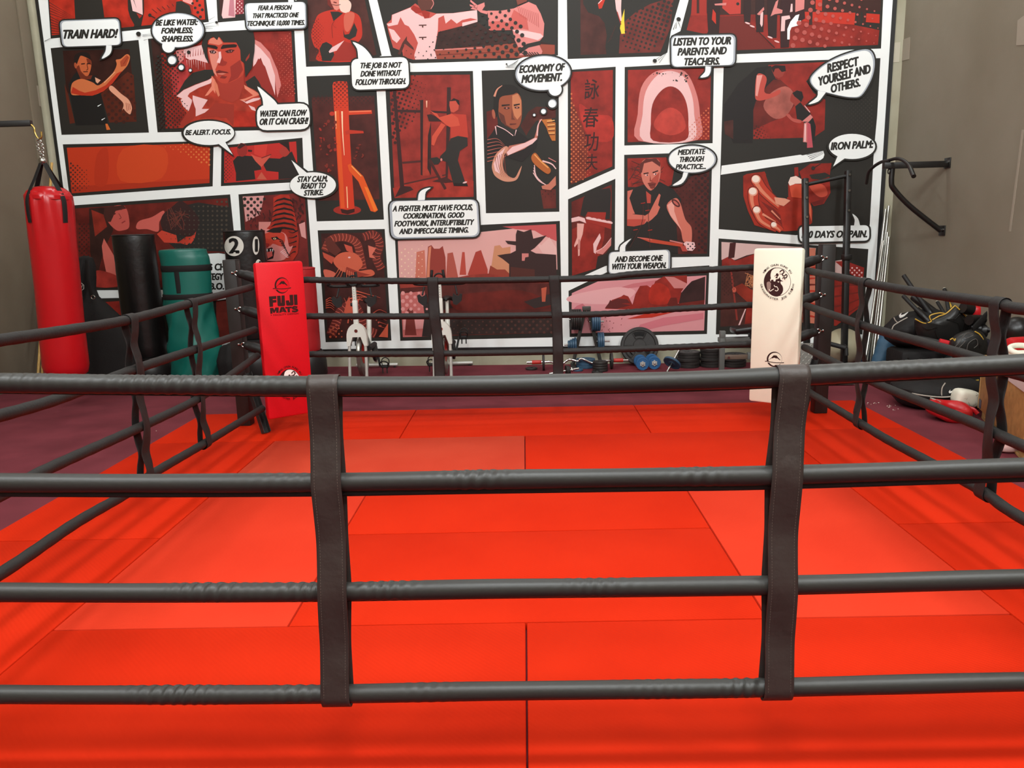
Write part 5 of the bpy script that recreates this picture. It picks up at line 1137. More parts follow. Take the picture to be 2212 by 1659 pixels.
b = MB(); b.cyl((LX+.02, YBG, tip.z-.75), (tip.x-.5, YBG, tip.z-.01), .02, 12); b.box((LX+.012, YBG, tip.z-.75), (.02, .09, .12), bev=.003); b.build('brace', m_black, t)

# ---- black bag sack leaning behind the red one
YK = 1.45
def cyl_bag(name, label, cat, px_bot, px_top, Y, wpx, m, prof_fn, group=None, zb=FLOOR):
    pass
p0 = at_y(252, 820, YK); p0.z = FLOOR
t = thing('equipment_bag', 'tall black canvas equipment bag standing behind the hanging red bag', 'bag', (p0.x-.12, YK, FLOOR))
def wq(px, py): return at_y(px, py, YK)
rows = []
for (xl, xr, y) in ((158, 312, 836), (156, 300, 800), (166, 296, 760), (172, 284, 720), (168, 262, 690), (160, 236, 664), (158, 214, 642), (160, 206, 625), (158, 207, 600), (160, 206, 575), (166, 200, 558), (178, 190, 553)):
    a, c = wq(xl, y), wq(xr, y); cx_, r_ = (a.x+c.x)/2, (c.x-a.x)/2; z_ = max(FLOOR+.002, a.z)
    rows.append([Vector((cx_+r_*math.cos(th)*(1+.03*math.sin(5*th+y*.2)), YK+r_*.62*math.sin(th)*(1+.04*math.sin(4*th+y*.3)), z_)) for th in [2*PI*k/36 for k in range(37)]])
b = MB(); b.sheet(rows); b.add(rows[-1][:-1], [list(range(36))]); b.add(rows[0][:-1], [list(range(36))[::-1]]); b.build('bag_body', m_blkn, t)
for st in ((188, 562, 200, 645), (176, 560, 168, 640)):
    a, c = at_y(st[0], st[1], YK-.17), at_y(st[2], st[3], YK-.19)
    MB().tube([a, a.lerp(c, .5)+Vector((0, -.03, 0)), c], .022, 8, True, flat=(1, .2), up=(1, 0, 0)).build('carry_strap', m_webb, t)
b = MB(); a = at_y(201, 642, YK-.2); b.ring(a, .02, .004, 'Y', 16, 6); b.build('strap_ring', m_steel, t)
nrmY = Vector((0, -1, 0))
def projY(Y): return lambda px, py, off=0: at_y(px, py, Y-off)
A = Art(0, projY(YK-.205), nrmY); A.ln(PX, (190, 186, 176), '168 614 173 609 181 616 181 624 175 628', 1.2, 0); A.text(PX, 'RY', 168, 623, 180, 622, 6, .1, (190, 186, 176), .02); A.build('lettering', t)

# ---- free standing cylinder bags on round bases
def standing(label, px, py_top, px_b, py_b, Y, wpx, m, base_r, base_h, base_c, top_extra=None, group='free standing bags', py_base=None):
    """cylinder between two measured centres; base = weighted foot"""
    a = at_y(px_b, py_b, Y); c = at_y(px, py_top, Y); r = (at_y(px+wpx/2, py_top, Y)-at_y(px-wpx/2, py_top, Y)).x/2
    a.x = (a.x+c.x)/2; c.x = a.x
    t = thing('freestanding_bag', label, 'punching bag', (a.x, Y, FLOOR), group)
    z0, z1 = a.z, c.z
    pr_ = [(r*.6, z0), (r*.96, z0+.004), (r, z0+.03)]+[(r*(1+.006*math.sin(k*2.1)), z0+.03+(z1-z0-.06)*k/14) for k in range(1, 14)]+[(r, z1-.03), (r*.985, z1-.008), (r*.93, z1), (r*.9, z1-.006), (.01, z1-.004)]
    b = MB(); b.lathe(pr_, (a.x, Y, 0), 48, warp=lambda th, z: .004*math.sin(th*5+z*31)+.003*math.sin(z*60+th*2)); BODY = b.build('bag_body', m, t)
    b = MB(); b.ring((a.x, Y, z1-.012), r*.985, .008, 'Z', 48, 8); b.build('top_piping', m, BODY)
    b = MB(); hb = z0-FLOOR
    b.lathe([(base_r*.97, FLOOR+.002), (base_r, FLOOR+.03), (base_r*.99, FLOOR+base_h*.55), (base_r*.93, FLOOR+base_h*.85), (base_r*.8, FLOOR+base_h), (r*1.1, FLOOR+hb*.96), (r*.9, FLOOR+hb-.002)], (a.x, Y, 0), 48); b.build('base', base_c, t)
    return BODY, a.x, r, z0, z1
YA = 2.2
standing('tall plain black leather bag on a round black base, left of the green bag', 290, 506, 316, 768, 2.15, 84, m_blkv, .27, .22, m_base)
t, ax, r2, z0, z1 = standing('black cylinder bag with a white circled number 2 on a black base', 514, 498, 560, 728, 2.3, 86, m_blkv, .30, .30, m_base)
# number discs, wrapped on the cylinder
def on_cyl(ax, Y, R):
    def f(px, py, off=0):
        v = ray(px, py); ox, oy = CAM.x-ax, CAM.y-Y; rr = R+off
        A_ = v.x**2+v.y**2; B_ = 2*(ox*v.x+oy*v.y); C_ = ox*ox+oy*oy-rr*rr; D_ = B_*B_-4*A_*C_
        k = (-B_-math.sqrt(max(D_, 0)))/(2*A_); return CAM+v*k
    return f
F15 = (440, 470, 4.607)
prj = on_cyl(ax, 2.3, r2*1.006)
def disc(t, F, x, y, rx, ry, txt, tx):
    A = Art(0, prj, nrmY)
    for j in range(10, 0, -1): pass
    # fan of rings so that the disc follows the curved bag
    n = 32; m = A.mi_of(m_white_ink); k0 = 0; A.v.append(prj(F[0]+x/F[2], F[1]+y/F[2], .002))
    rings = 5
    for q in range(1, rings+1):
        for k in range(n): a = 2*PI*k/n; A.v.append(prj(F[0]+(x+rx*q/rings*math.cos(a))/F[2], F[1]+(y+ry*q/rings*math.sin(a))/F[2], .002))
    for k in range(n): A.f.append([0, 1+k, 1+(k+1) % n]); A.mi.append(m)
    for q in range(rings-1):
        for k in range(n): A.f.append([1+q*n+k, 1+q*n+(k+1) % n, 1+(q+1)*n+(k+1) % n, 1+(q+1)*n+k]); A.mi.append(m)
    A.L = 45; A.text(F, txt, *tx, 0, (24, 22, 21), .05); A.build('number_disc', t)
disc(t, F15, 302, 284, 96, 100, '2', (250, 358, 356, 356, 156))
disc(t, F15, 520, 278, 34, 92, '1', (510, 340, 540, 340, 130))
disc(t, F15, 545, 500, 36, 84, '4', (525, 560, 575, 560, 130))
disc(t, F15, 566, 750, 36, 84, '7', (548, 800, 590, 800, 130))
tr_, ar_, rr_, z0r, z1r = standing('red cylinder bag on a black base, half hidden by the red corner pad', 640, 578, 664, 757, 2.15, 68, mat('red_vinyl_dark', (168, 28, 32), .5, 0, .4, bump=.3, bscale=22), .245, .30, m_base)

# ---- green bag with black straps
YG = 1.95
t = thing('training_dummy', 'green vinyl grappling bag with black straps, standing by the far left corner post', 'training bag', (at_y(430, 815, YG).x, YG, FLOOR))
rows = []; n = 48
for (xl, xr, y) in ((372, 476, 838), (374, 478, 815), (376, 476, 780), (368, 474, 750), (364, 466, 720), (360, 462, 690), (358, 460, 660), (356, 457, 640), (354, 455, 610), (351, 453, 580), (348, 450, 560), (346, 447, 552), (345, 445, 546), (346, 444, 542), (349, 441, 540), (366, 424, 538)):
    a, c = at_y(xl, y, YG), at_y(xr, y, YG); cx_, r_ = (a.x+c.x)/2, (c.x-a.x)/2; z_ = max(FLOOR+.002, a.z)
    rg = .12+max(0, min(1, (y-640)/50))*1.3
    rows.append([Vector((cx_+r_*math.cos(th)*(1+rg*.07*math.sin(3*th+y*.045)+rg*.03*math.sin(7*th-y*.09)), YG+r_*.8*math.sin(th)*(1+rg*.08*math.sin(4*th+y*.05)), z_)) for th in [2*PI*k/n for k in range(n+1)]])
rows2 = [catmull([r[k] for r in rows], 5) for k in range(n+1)]
b = MB(); b.sheet(rows2); b.add([r[-1] for r in rows2[:-1]], [list(range(n))]); b.add([r[0] for r in rows2[:-1]], [list(range(n))]); b.build('bag_body', m_green, t)
def band(y, w):
    e = 6; best = []
    for k in range(n): 
        zt_ = at_y(400, y, YG).z; col = rows2[k]; best.append(min(col, key=lambda q: abs(q.z-zt_)))
    c_ = sum(best, Vector((0, 0, 0)))/n
    MB().tube([c_+(Vector((q.x, q.y, c_.z))-c_)*1.012 for q in best], w, 8, False, closed=True, flat=(1, .18), up=(0, 0, 1)).build('strap', m_webb, t)
band(577, .035); band(638, .03)
a, c = at_y(380, 582, YG-.2*1.02), at_y(388, 632, YG-.21*1.02)
rr = (at_y(447, 600, YG)-at_y(352, 600, YG)).x/2*.8
a, c = at_y(380, 580, YG-rr*1.07), at_y(387, 634, YG-rr*1.05)
MB().tube([a, a.lerp(c, .5), c], .028, 8, True, flat=(1, .16), up=(1, 0, 0)).build('strap', m_webb, t)
# ---- dark round bag squatting beside the post
t = MB(); c_ = at_y(500, 800, 1.62)
def wf(d): return .05*math.sin(d.x*7)+.04*math.sin(d.z*9)
t.ball((c_.x, 1.62, FLOOR+.235), (.145, .15, .24), 28, 0, wf); o = t.build('medicine_ball', m_blkn, loc=(c_.x, 1.62, FLOOR)); tag(o, 'slumped black training ball between the green bag and the far left post', 'ball')

# ---- rattan staffs leaning in the left corner
for i, (xb, yb, xt, yt) in enumerate(((80, 850, 112, 352), (88, 850, 104, 640), (96, 852, 112, 560), (106, 852, 117, 690), (112, 850, 124, 700))):
    a = at_y(xb, yb, 1.35+.06*i); a.z = FLOOR+.016
    c = at_y(xt, yt, 2.2 if i else 2.6)
    b = MB(); pts = [a.lerp(c, k/12) for k in range(13)]
    b.tube(resample(pts, .04), .014, 12, True, disp=lambda i_, a_: .0015*(1 if i_ % 8 == 0 else 0)); o = b.build('rattan_staff', m_bamboo, loc=a)
    tag(o, ('tall yellow rattan staff leaning in the left corner, its top showing above the red bag' if i == 0 else 'yellow rattan staff leaning behind the hanging red bag, shorter than the tall one'), 'staff', 'rattan staffs in the left corner')
# ================================================================ two spin bikes by the mural
m_silver = mat('silver_paint', (196, 194, 186), 0.34, 0.3, 0.5); m_ivory = mat('white_enamel', (222, 222, 212), 0.35, 0, .5)
m_rub = mat('black_rubber', (30, 28, 27), 0.6, 0, 0.4); m_redp = mat('red_plastic', (188, 40, 30), .4)
m_iron = mat('black_iron', (42, 38, 36), 0.55, 0, .4, bump=.15, bscale=90); m_blue = mat('blue_vinyl_plate', (48, 98, 146), 0.45, 0, .45); m_blueg = mat('slate_blue_plate', (52, 82, 106), 0.45, 0, .45)
m_grey = mat('grey_frame', (104, 106, 102), 0.45, 0, .4)
def bike(x0, label, crank, dz=0):
    yf = 1.42; V = lambda x, y, z: Vector((x0+x, y, z+FLOOR))
    t = thing('spin_bike', label, 'exercise bike', (x0, 1.9, FLOOR), 'spin bikes in front of the mural')
    for s in (-1, 1):
        MB().tube([V(s*.088, yf+.09, .46), V(s*.092, yf+.06, .30), V(s*.095, yf+.02, .03)], .017, 14).build('fork_leg', m_silver, t)
    b = MB(); b.cyl(V(-.26, yf+.01, .03), V(.26, yf+.01, .03), .026, 16, bev=.006); b.build('front_foot', m_silver, t)
    out = [V(.105*math.cos(a)*1.05, yf+.06, .53+.15*math.sin(a)) for a in [PI*k/14 for k in range(15)]]
    inn = [V(.105*1.05*-1+.03+(k)*.0, yf+.06, .47) for k in range(0)]
    poly = [V(.112, yf+.06, .43)]+out+[V(-.112, yf+.06, .43), V(-.078, yf+.06, .43), V(-.045, yf+.06, .53), V(.045, yf+.06, .53), V(.078, yf+.06, .43)]
    CR = MB().prism(poly, (0, .07, 0)).build('fork_crown', m_ivory, t)
    b = MB(); b.cyl(V(0, yf+.052, .60), V(0, yf+.062, .60), .018, 16); b.build('crown_bolt', m_chrome, CR)
    MB().box(V(0, yf+.10, .76), (.052, .056, .34), bev=.006).build('head_tube', m_ivory, t)
    b = MB(); b.box(V(0, yf+.10, 1.0), (.04, .044, .2), bev=.004); SL = b.build('height_slider', m_ivory, t)
    b = MB()
    for k in range(6): b.cyl(V(0, yf+.077, .92+k*.026), V(0, yf+.079, .92+k*.026), .004, 8)
    b.build('slider_holes', m_rub, SL, kind='stuff')
    b = MB(); b.cyl(V(-.05, yf+.10, .885), V(-.02, yf+.10, .885), .02, 14, bev=.005); b.build('adjust_knob', m_rub, SL)
    zh = 1.115
    b = MB(); b.tube(catmull([V(-.24, yf+.02, zh+.02), V(-.27, yf+.05, zh-.01), V(-.25, yf+.14, zh-.03), V(-.1, yf+.16, zh-.035), V(0, yf+.16, zh-.03), V(.1, yf+.16, zh-.035), V(.25, yf+.14, zh-.03), V(.27, yf+.05, zh-.01), V(.24, yf+.02, zh+.02)], 6), .016, 12)
    b.build('handlebar', m_rub, t)
    b = MB(); b.box(V(0, yf+.13, zh-.02), (.16, .10, .05), bev=.015); b.build('bar_console', m_rub, t)
    for s in (-1, 1):
        MB().tube(catmull([V(s*.06, yf+.15, zh-.02), V(s*.068, yf+.0, zh+.02), V(s*.066, yf-.05, zh+.06), V(s*.058, yf-.05, zh+.13)], 6), .015, 12).build('aero_bar', m_rub, t)
        p = [V(s*.245, yf+.05, .97), V(s*.235, yf+.05, .90), V(s*.18, yf+.05, .855), V(s*.145, yf+.05, .87), V(s*.135, yf+.05, .93), V(s*.15, yf+.05, .985), V(s*.17, yf+.05, .965), V(s*.20, yf+.05, .955), V(s*.225, yf+.05, .98)]
        b = MB(); b.prism(p, (0, .05, 0)); b.tube([V(s*.19, yf+.08, .97), V(s*.17, yf+.12, 1.06)], .01, 8); b.build('bottle_holder', m_rub, t)
    b = MB(); b.ring(V(0, yf+.075, zh+.03), .055, .009, 'Y', 28, 8); b.build('centre_grip', m_rub, t)
    yw = yf+.34
    b = MB(); b.lathe([(.06, -.012), (.2, -.012), (.205, -.02), (.262, -.02), (.266, -.014), (.266, .014), (.262, .02), (.205, .02), (.2, .012), (.06, .012)], V(0, yw, .31), 48, axis='X'); FW = b.build('flywheel', mat('flywheel_steel', (150, 146, 138), .3, .8), t)
    b = MB(); b.lathe([(.02, -.03), (.07, -.022), (.12, -.014), (.12, .014), (.07, .022), (.02, .03)], V(0, yw, .31), 32, axis='X'); b.build('flywheel_hub', m_redp, FW)
    b = MB(); b.box(V(0, yw-.02, .56), (.05, .16, .05), bev=.012); b.tube([V(.03, yf+.1, .56), V(.045, yw+.1, .34), V(.05, yw+.42, .2)], .02, 10); b.build('main_frame', m_silver, t)
    MB().tube([V(.0, yf+.12, .66), V(.0, yw+.1, .57), V(.0, yw+.36, .36), V(.0, 2.52, .1)], .03, 12).build('frame_beam', m_silver, t)
    MB().tube([V(.0, yw+.36, .3), V(.0, yw+.46, .64)], .03, 12).build('seat_tube', m_ivory, t)
    MB().tube([V(.0, yw+.46, .62), V(.0, yw+.50, .84)], .02, 12).build('seat_post', m_ivory, t)
    b = MB(); b.sheet([[V(u*w, yw+.36+.27*v, .87+.02*math.sin(v*3)-.05*(u*u)*w*8+.01) for u in (-1, -.6, -.2, .2, .6, 1)] for v, w in ((0, .02), (.15, .032), (.4, .04), (.65, .07), (.85, .088), (1, .07))]); o = b.build('saddle', m_rub, t); q = o.modifiers.new('pad', 'SOLIDIFY'); q.thickness = .04
    b = MB(); b.cyl(V(-.26, 2.55, .035), V(.26, 2.55, .035), .022, 14, bev=.005); RF = b.build('rear_foot', m_silver, t)
    for s in (-1, 1):
        b = MB(); b.cyl(V(s*.22, 2.55, .0), V(s*.22, 2.55, .03), .016, 12); b.build('levelling_pad', m_rub, RF)
    yc, zc = yw+.36, .26
    b = MB(); b.lathe([(.02, .05), (.10, .055), (.105, .07), (.10, .085), (.02, .09)], V(0, yc, zc), 32, axis='X'); b.tube([V(.07, yw, .36), V(.07, yc, .36)], .03, 10); b.build('chain_guard', m_rub, t)
    for s in (-1, 1):
        a = crank+(PI if s < 0 else 0); pd = V(s*.13, yc+.17*math.cos(a), zc+.17*math.sin(a))
        b = MB(); b.tube([V(s*.10, yc, zc), pd], .013, 10); CK = b.build('crank', m_rub, t)
        b = MB(); c_ = pd+Vector((s*.06, 0, 0)); b.box(c_, (.09, .10, .025), bev=.006)
        b.tube(catmull([c_+Vector((-.04, -.05, .01)), c_+Vector((-.045, -.07, .05)), c_+Vector((0, -.09, .075)), c_+Vector((.045, -.07, .05)), c_+Vector((.04, -.05, .01))], 5), .008, 8)
        b.tube(catmull([c_+Vector((-.04, .03, .01)), c_+Vector((-.042, .03, .07)), c_+Vector((0, .03, .10)), c_+Vector((.042, .03, .07)), c_+Vector((.04, .03, .01))], 5), .006, 8)
        for q in (-.025, .025): b.tube([c_+Vector((q, -.02, -.01)), c_+Vector((q, -.03, -.08))], .007, 8)
        b.build('pedal', m_rub, CK)
bike(-1.835, 'white and silver spin bike standing nearer the red corner pad', -PI/2-.35)
bike(-.90, 'white and silver spin bike standing half behind the far left rope strap', PI/2-.5)

# ================================================================ free weights
def plate_mesh(b, r, w, c, axis, rot=None, hole=.014, mi=0):
    b.lathe([(hole, -w*.5), (r*.32, -w*.5), (r*.36, -w*.34), (r*.78, -w*.34), (r*.82, -w*.5), (r*.97, -w*.5), (r, -w*.38), (r, w*.38), (r*.97, w*.5), (r*.82, w*.5), (r*.78, w*.34), (r*.36, w*.34), (r*.32, w*.5), (hole, w*.5), (hole, -w*.5)], c, 36, mi, axis, rot)
def plate(r, w, c, axis, m, label, group, rot=None, cat='weight plate'):
    b = MB(); plate_mesh(b, r, w, Vector(c), axis, rot); o = b.build('weight_plate', m, loc=Vector(c)-Vector((0, 0, r if axis == 'X' else w/2))); tag(o, label, cat, group); return o
# plate tree
tx, ty = .757, 2.31
t = thing('plate_tree', 'dark grey A-frame weight plate tree in front of the mural', 'weight rack', (tx, ty, FLOOR))
for s in (-1, 1):
    b = MB(); p0, p1 = Vector((tx+s*.018, ty, .66)), Vector((tx+s*.17, ty, FLOOR+.02)); b.tube([p0, p1], .022, 4, smooth=False); b.build('leg', mat('rack_grey', (66, 64, 60), .5), t)
b = MB(); b.box((tx, ty, .66), (.10, .05, .05), bev=.005); b.build('top_block', mat('rack_grey', (66, 64, 60), .5), t)
for s in (-1, 1):
    b = MB(); b.box((tx+s*.17, ty-.06, FLOOR+.016), (.05, .30, .032), bev=.004); b.build('foot', m_iron, t)
PEGS = [(-1, .53, .055), (1, .50, .05), (-1, .23, .118), (1, .26, .12)]
for s, z, x in PEGS:
    b = MB(); b.cyl((tx+s*(x-.015), ty, z), (tx+s*(x+.155), ty, z), .0115, 12); b.build('peg', m_chrome, t)
for (s, z, x), (m, n, r, lab) in zip(PEGS, ((m_iron, 5, .125, 'black weight plate on the upper left peg of the plate tree'), (m_blueg, 4, .115, 'slate blue weight plate on the upper right peg of the plate tree'), (m_blueg, 4, .085, 'small slate blue weight plate on the lower left peg of the plate tree'), (m_blueg, 3, .11, 'slate blue weight plate on the lower right peg of the plate tree'))):
    for k in range(n): plate(r-(.012*k if n == 4 and s < 0 else 0), .024, (tx+s*(x+.02+.026*k), ty, z-.0), 'X', m, lab, 'plates on the '+lab.split('on the ')[1])
# curl bar
yb = 2.10; zb_ = .0585
t = thing('curl_bar', 'chrome zigzag curl bar with red collars lying in front of the plate tree', 'barbell', (.6, yb, FLOOR))
bx0, bx1 = at_y(1138, 782, yb).x, at_y(1357, 775, yb).x
px_ = lambda u: bx0+(bx1-bx0)*u
b = MB(); b.tube(catmull([Vector((px_(u), yb, zb_+d)) for u, d in ((0, 0), (.18, 0), (.24, .0), (.34, -.03), (.42, .025), (.5, -.0), (.54, .03), (.66, -.03), (.74, .0), (.82, 0), (1, 0))], 5), .0135, 12); b.build('bar', m_chrome, t)
for u in (.10, .905):
    b = MB(); b.cyl((px_(u-.05), yb, zb_), (px_(u+.045), yb, zb_), .024, 16, bev=.005); b.build('collar', m_redp, t)
for u in (.165, .835):
    b = MB(); plate_mesh(b, .098, .026, Vector((px_(u), yb, zb_)), 'X', None, .0145); b.build('end_plate', m_iron, t)
# short dumbbell bar with spin locks
t = thing('dumbbell_bar', 'short chrome dumbbell bar with small plates lying left of the plate tree', 'dumbbell', at_z(1225, 800, FLOOR))
p0, p1 = at_y(1186, 797, 1.62), at_y(1250, 785, 1.70); p0.z = FLOOR+.045; p1.z = FLOOR+.085
b = MB(); b.tube([p0, p1], .0135, 12); b.build('bar', m_chrome, t)
d_ = (p1-p0).normalized(); rq_ = Vector((1, 0, 0)).rotation_difference(d_).to_matrix()
for u, r in ((.60, .06), (.66, .05)):
    b = MB(); plate_mesh(b, r, .02, p0.lerp(p1, u), 'X', rq_, .0145); b.build('end_plate', m_iron, t)
b = MB(); b.lathe([(.0145, 0), (.03, 0), (.032, .01), (.02, .02), (.0145, .02)], p0.lerp(p1, .74), 6, 0, 'X', rq_); b.build('spin_lock', m_chrome, t)
def flat(px, py, r, w, m, lab, grp=None, z=FLOOR, Y=None):
    c = at_z(px, py, FLOOR) if Y is None else at_y(px, py, Y); return plate(r, w, (c.x, c.y, z+w/2+.0005), 'Z', m, lab, grp)
flat(1148, 798, .07, .022, m_iron, 'small black weight plate flat on the carpet at the left end of the curl bar')
flat(1248, 801, .062, .022, m_blueg, 'small slate blue weight plate flat on the carpet beside the short bar')
o = flat(1290, 806, .064, .022, m_iron, 'small black weight plate flat on the carpet with a spin lock on it')
b = MB(); c = at_z(1290, 806, FLOOR); b.lathe([(.012, 0), (.026, 0), (.028, .012), (.012, .014)], (c.x, c.y, FLOOR+.023), 6); o = b.build('spin_lock_collar', m_chrome, loc=(c.x, c.y, FLOOR+.023)); tag(o, 'chrome star collar lying on the small black plate', 'collar')
for k in range(3): plate(.115, .034, (.735, 2.235, FLOOR+.018+k*.035), 'Z', m_blueg, 'blue grey weight plate in the flat stack between the legs of the plate tree', 'blue plates in a flat stack')
for k in range(4): plate(.088, .028, (.885, 1.975, FLOOR+.015+k*.029), 'Z', m_iron, 'black weight plate in the small flat stack behind the curl bar', 'small black plates in a flat stack')
# big grip plate leaning on the wall
cx_ = at_y(1384, 752, 2.2).x; r = .228
th = .24; cz = FLOOR+r*math.cos(th)+.012; yc = wall_y(cx_)-.03-r*math.sin(th)-.035
rot = Matrix.Rotation(-th, 3, 'X')
t = thing('grip_plate', 'large black weight plate with grip holes leaning on the wall', 'weight plate', (cx_, yc, FLOOR))
b = MB(); b.lathe([(.026, -.02), (.075, -.02), (.08, -.012), (.185, -.012), (.192, -.024), (.22, -.024), (r, -.016), (r, .016), (.22, .024), (.192, .024), (.185, .012), (.026, .012)], (cx_, yc, cz), 56, 0, 'Y', rot); b.build('plate_body', m_iron, t)
for a0 in (90, 205, 335):
    pts = [Vector((cx_, yc, cz))+rot @ Vector((.135*math.cos(math.radians(a0+d)), -.013, .135*math.sin(math.radians(a0+d)))) for d in range(-24, 25, 6)]
    b = MB(); b.tube(pts, .036, 12, flat=(1, .10)); b.build('grip_slot', mat('slot_black', (14, 12, 11), .8), t)
    b = MB(); ring = []
    for d in range(-28, 29, 4): ring.append(Vector((cx_, yc, cz))+rot @ Vector((.176*math.cos(math.radians(a0+d)), -.016, .176*math.sin(math.radians(a0+d)))))
    for d in range(28, -29, -4): ring.append(Vector((cx_, yc, cz))+rot @ Vector((.094*math.cos(math.radians(a0+d)), -.016, .094*math.sin(math.radians(a0+d)))))
    b.tube(ring, .006, 8, closed=True); b.build('slot_rim', m_iron, t)
# pair of dumbbells, seen end on
for px, py, lab, y0 in ((1388, 786, 'blue ended chrome dumbbell on the carpet, left of the pair', 1.62), (1413.5, 784, 'blue ended chrome dumbbell on the carpet, right of the pair', 1.66)):
    r = .076; c = at_z(px, py, FLOOR+r); y0 = c.y
    t = thing('dumbbell', lab, 'dumbbell', (c.x, y0+.15, FLOOR), 'pair of blue dumbbells')
    b = MB(); b.cyl((c.x, y0-.03, c.z), (c.x, y0+.235, c.z), .0135, 14); b.build('handle', m_chrome, t)
    for yy in (y0+.005, y0+.035, y0+.175, y0+.205):
        b = MB(); plate_mesh(b, r-.0005 if yy in (y0+.005, y0+.205) else r*.97, .027, Vector((c.x, yy, c.z)), 'Y', None, .0145); b.build('end_plate', m_blue, t)
    for yy in (y0-.018,):
        pts = [Vector((c.x+(.036 if k % 2 else .027)*math.cos(PI*k/6), yy, c.z+(.036 if k % 2 else .027)*math.sin(PI*k/6))) for k in range(12)]
        b = MB(); b.prism(pts, (0, .01, 0)); b.ball((c.x, yy-.004, c.z), .013, 12); b.build('star_collar', mat('bright_steel', (206, 204, 196), .35, .4), t)
# bar with one plate tipped on its edge
p0, p1 = at_y(1441, 800, 1.74), at_y(1467, 757, 1.90); p0.z = FLOOR+.014
t = thing('dumbbell_bar', 'chrome dumbbell bar tipped up on one slate blue plate', 'dumbbell', (p0.x, p0.y, FLOOR))
b = MB(); b.tube([p0, p1], .0135, 12); b.build('bar', m_chrome, t)
d_ = (p1-p0).normalized(); rq_ = Vector((0, 0, 1)).rotation_difference(d_).to_matrix()
b = MB(); plate_mesh(b, .105, .026, p0.lerp(p1, .42), 'Z', rq_, .0145); b.build('end_plate', m_blueg, t)
# two stacks of black bumper plates
for px, n, lab in ((1487, 5, 'black weight plate in the tall flat stack right of the big grip plate'), (1537, 6, 'black weight plate in the tall flat stack next to the bench'), (1585, 4, 'black weight plate in the low flat stack under the bench')):
    x = at_y(px, 775, 2.12).x
    for k in range(n): plate(.134-(.004*(k % 2)), .036, (x+.008*math.sin(k*2.3), 2.12+.006*math.cos(k*1.7)-(.03 if px > 1550 else 0), FLOOR+.019+k*.0368), 'Z', m_iron, lab, 'flat stack of black plates: '+lab.split('stack ')[1])
b = MB(); c = at_z(1532, 791, FLOOR); b.prism([Vector((c.x-.045, c.y, FLOOR)), Vector((c.x+.05, c.y, FLOOR)), Vector((c.x+.03, c.y+.02, FLOOR+.075)), Vector((c.x-.02, c.y+.02, FLOOR+.05))], (0, .06, 0)); o = b.build('rubber_wedge', m_rub, loc=(c.x, c.y, FLOOR)); tag(o, 'small black rubber wedge on the carpet before the plate stacks', 'wedge')
# bench
yb = 1.62
t = thing('weight_bench', 'grey steel weight bench with a black pad beside the white corner pad', 'bench', (2.5, yb, FLOOR))
q = lambda x, y, Y=yb: at_y(x, y, Y)
xl = q(1560, 740).x
b = MB(); b.box((xl, yb, (q(1560, 728).z+FLOOR)/2), (.055, .05, q(1560, 728).z-FLOOR), bev=.004); b.build('leg', m_grey, t)
b = MB(); b.box((xl+.75, yb+.1, (q(1560, 728).z+FLOOR)/2), (.055, .05, q(1560, 728).z-FLOOR), bev=.004); b.build('leg', m_grey, t)
zt = q(1600, 733).z; b = MB(); b.box((xl+.36, yb+.02, zt), (.80, .06, .05), bev=.004); b.build('top_beam', m_grey, t)
b = MB(); b.box((xl+.0, yb, zt+.06), (.06, .055, .08), bev=.004); b.build('upright_stub', m_grey, t)
zm = q(1590, 771).z; b = MB(); b.box((xl+.16, yb, zm), (.26, .035, .05), bev=.003); b.build('cross_brace', mat('brown_steel', (112, 92, 78), .5), t)
b = MB(); b.box((xl+.36, yb, zm+.01), (.16, .06, .075), bev=.004); b.build('bracket', m_grey, t)
for zz in (zt, zm):
    b = MB(); b.cyl((xl+(.44 if zz == zt else .07), yb-.036, zz), (xl+(.44 if zz == zt else .07), yb-.02, zz), .012, 12); b.build('bolt', m_chrome, t)
rp = Matrix.Rotation(-.12, 3, 'Y')
b = MB(); b.box((xl+.40, yb+.02, zt+.13), (.58, .26, .07), rp, bev=.025); b.build('seat_pad', m_blkv, t)
b = MB(); b.box((xl+.36, yb+.02, zt+.06), (.12, .10, .11), bev=.01); b.build('pad_bracket', m_iron, t)
t = MB(); c = at_z(1618, 800, FLOOR); c.y = 1.36
t.box((c.x, c.y, FLOOR+.035), (.30, .2, .07), bev=.008); o = t.build('storage_tray', m_iron, loc=(c.x, c.y, FLOOR)); tag(o, 'low black tray on the carpet under the weight bench', 'tray')
b = MB(); b.lathe([(.03, 0), (.05, .01), (.052, .06), (.03, .085), (.012, .09)], (c.x-.05, c.y+.02, FLOOR+.0705), 20); o = b.build('hand_grip', m_redp, loc=(c.x-.05, c.y+.02, FLOOR+.07)); tag(o, 'red plastic grip standing on the low black tray', 'grip')

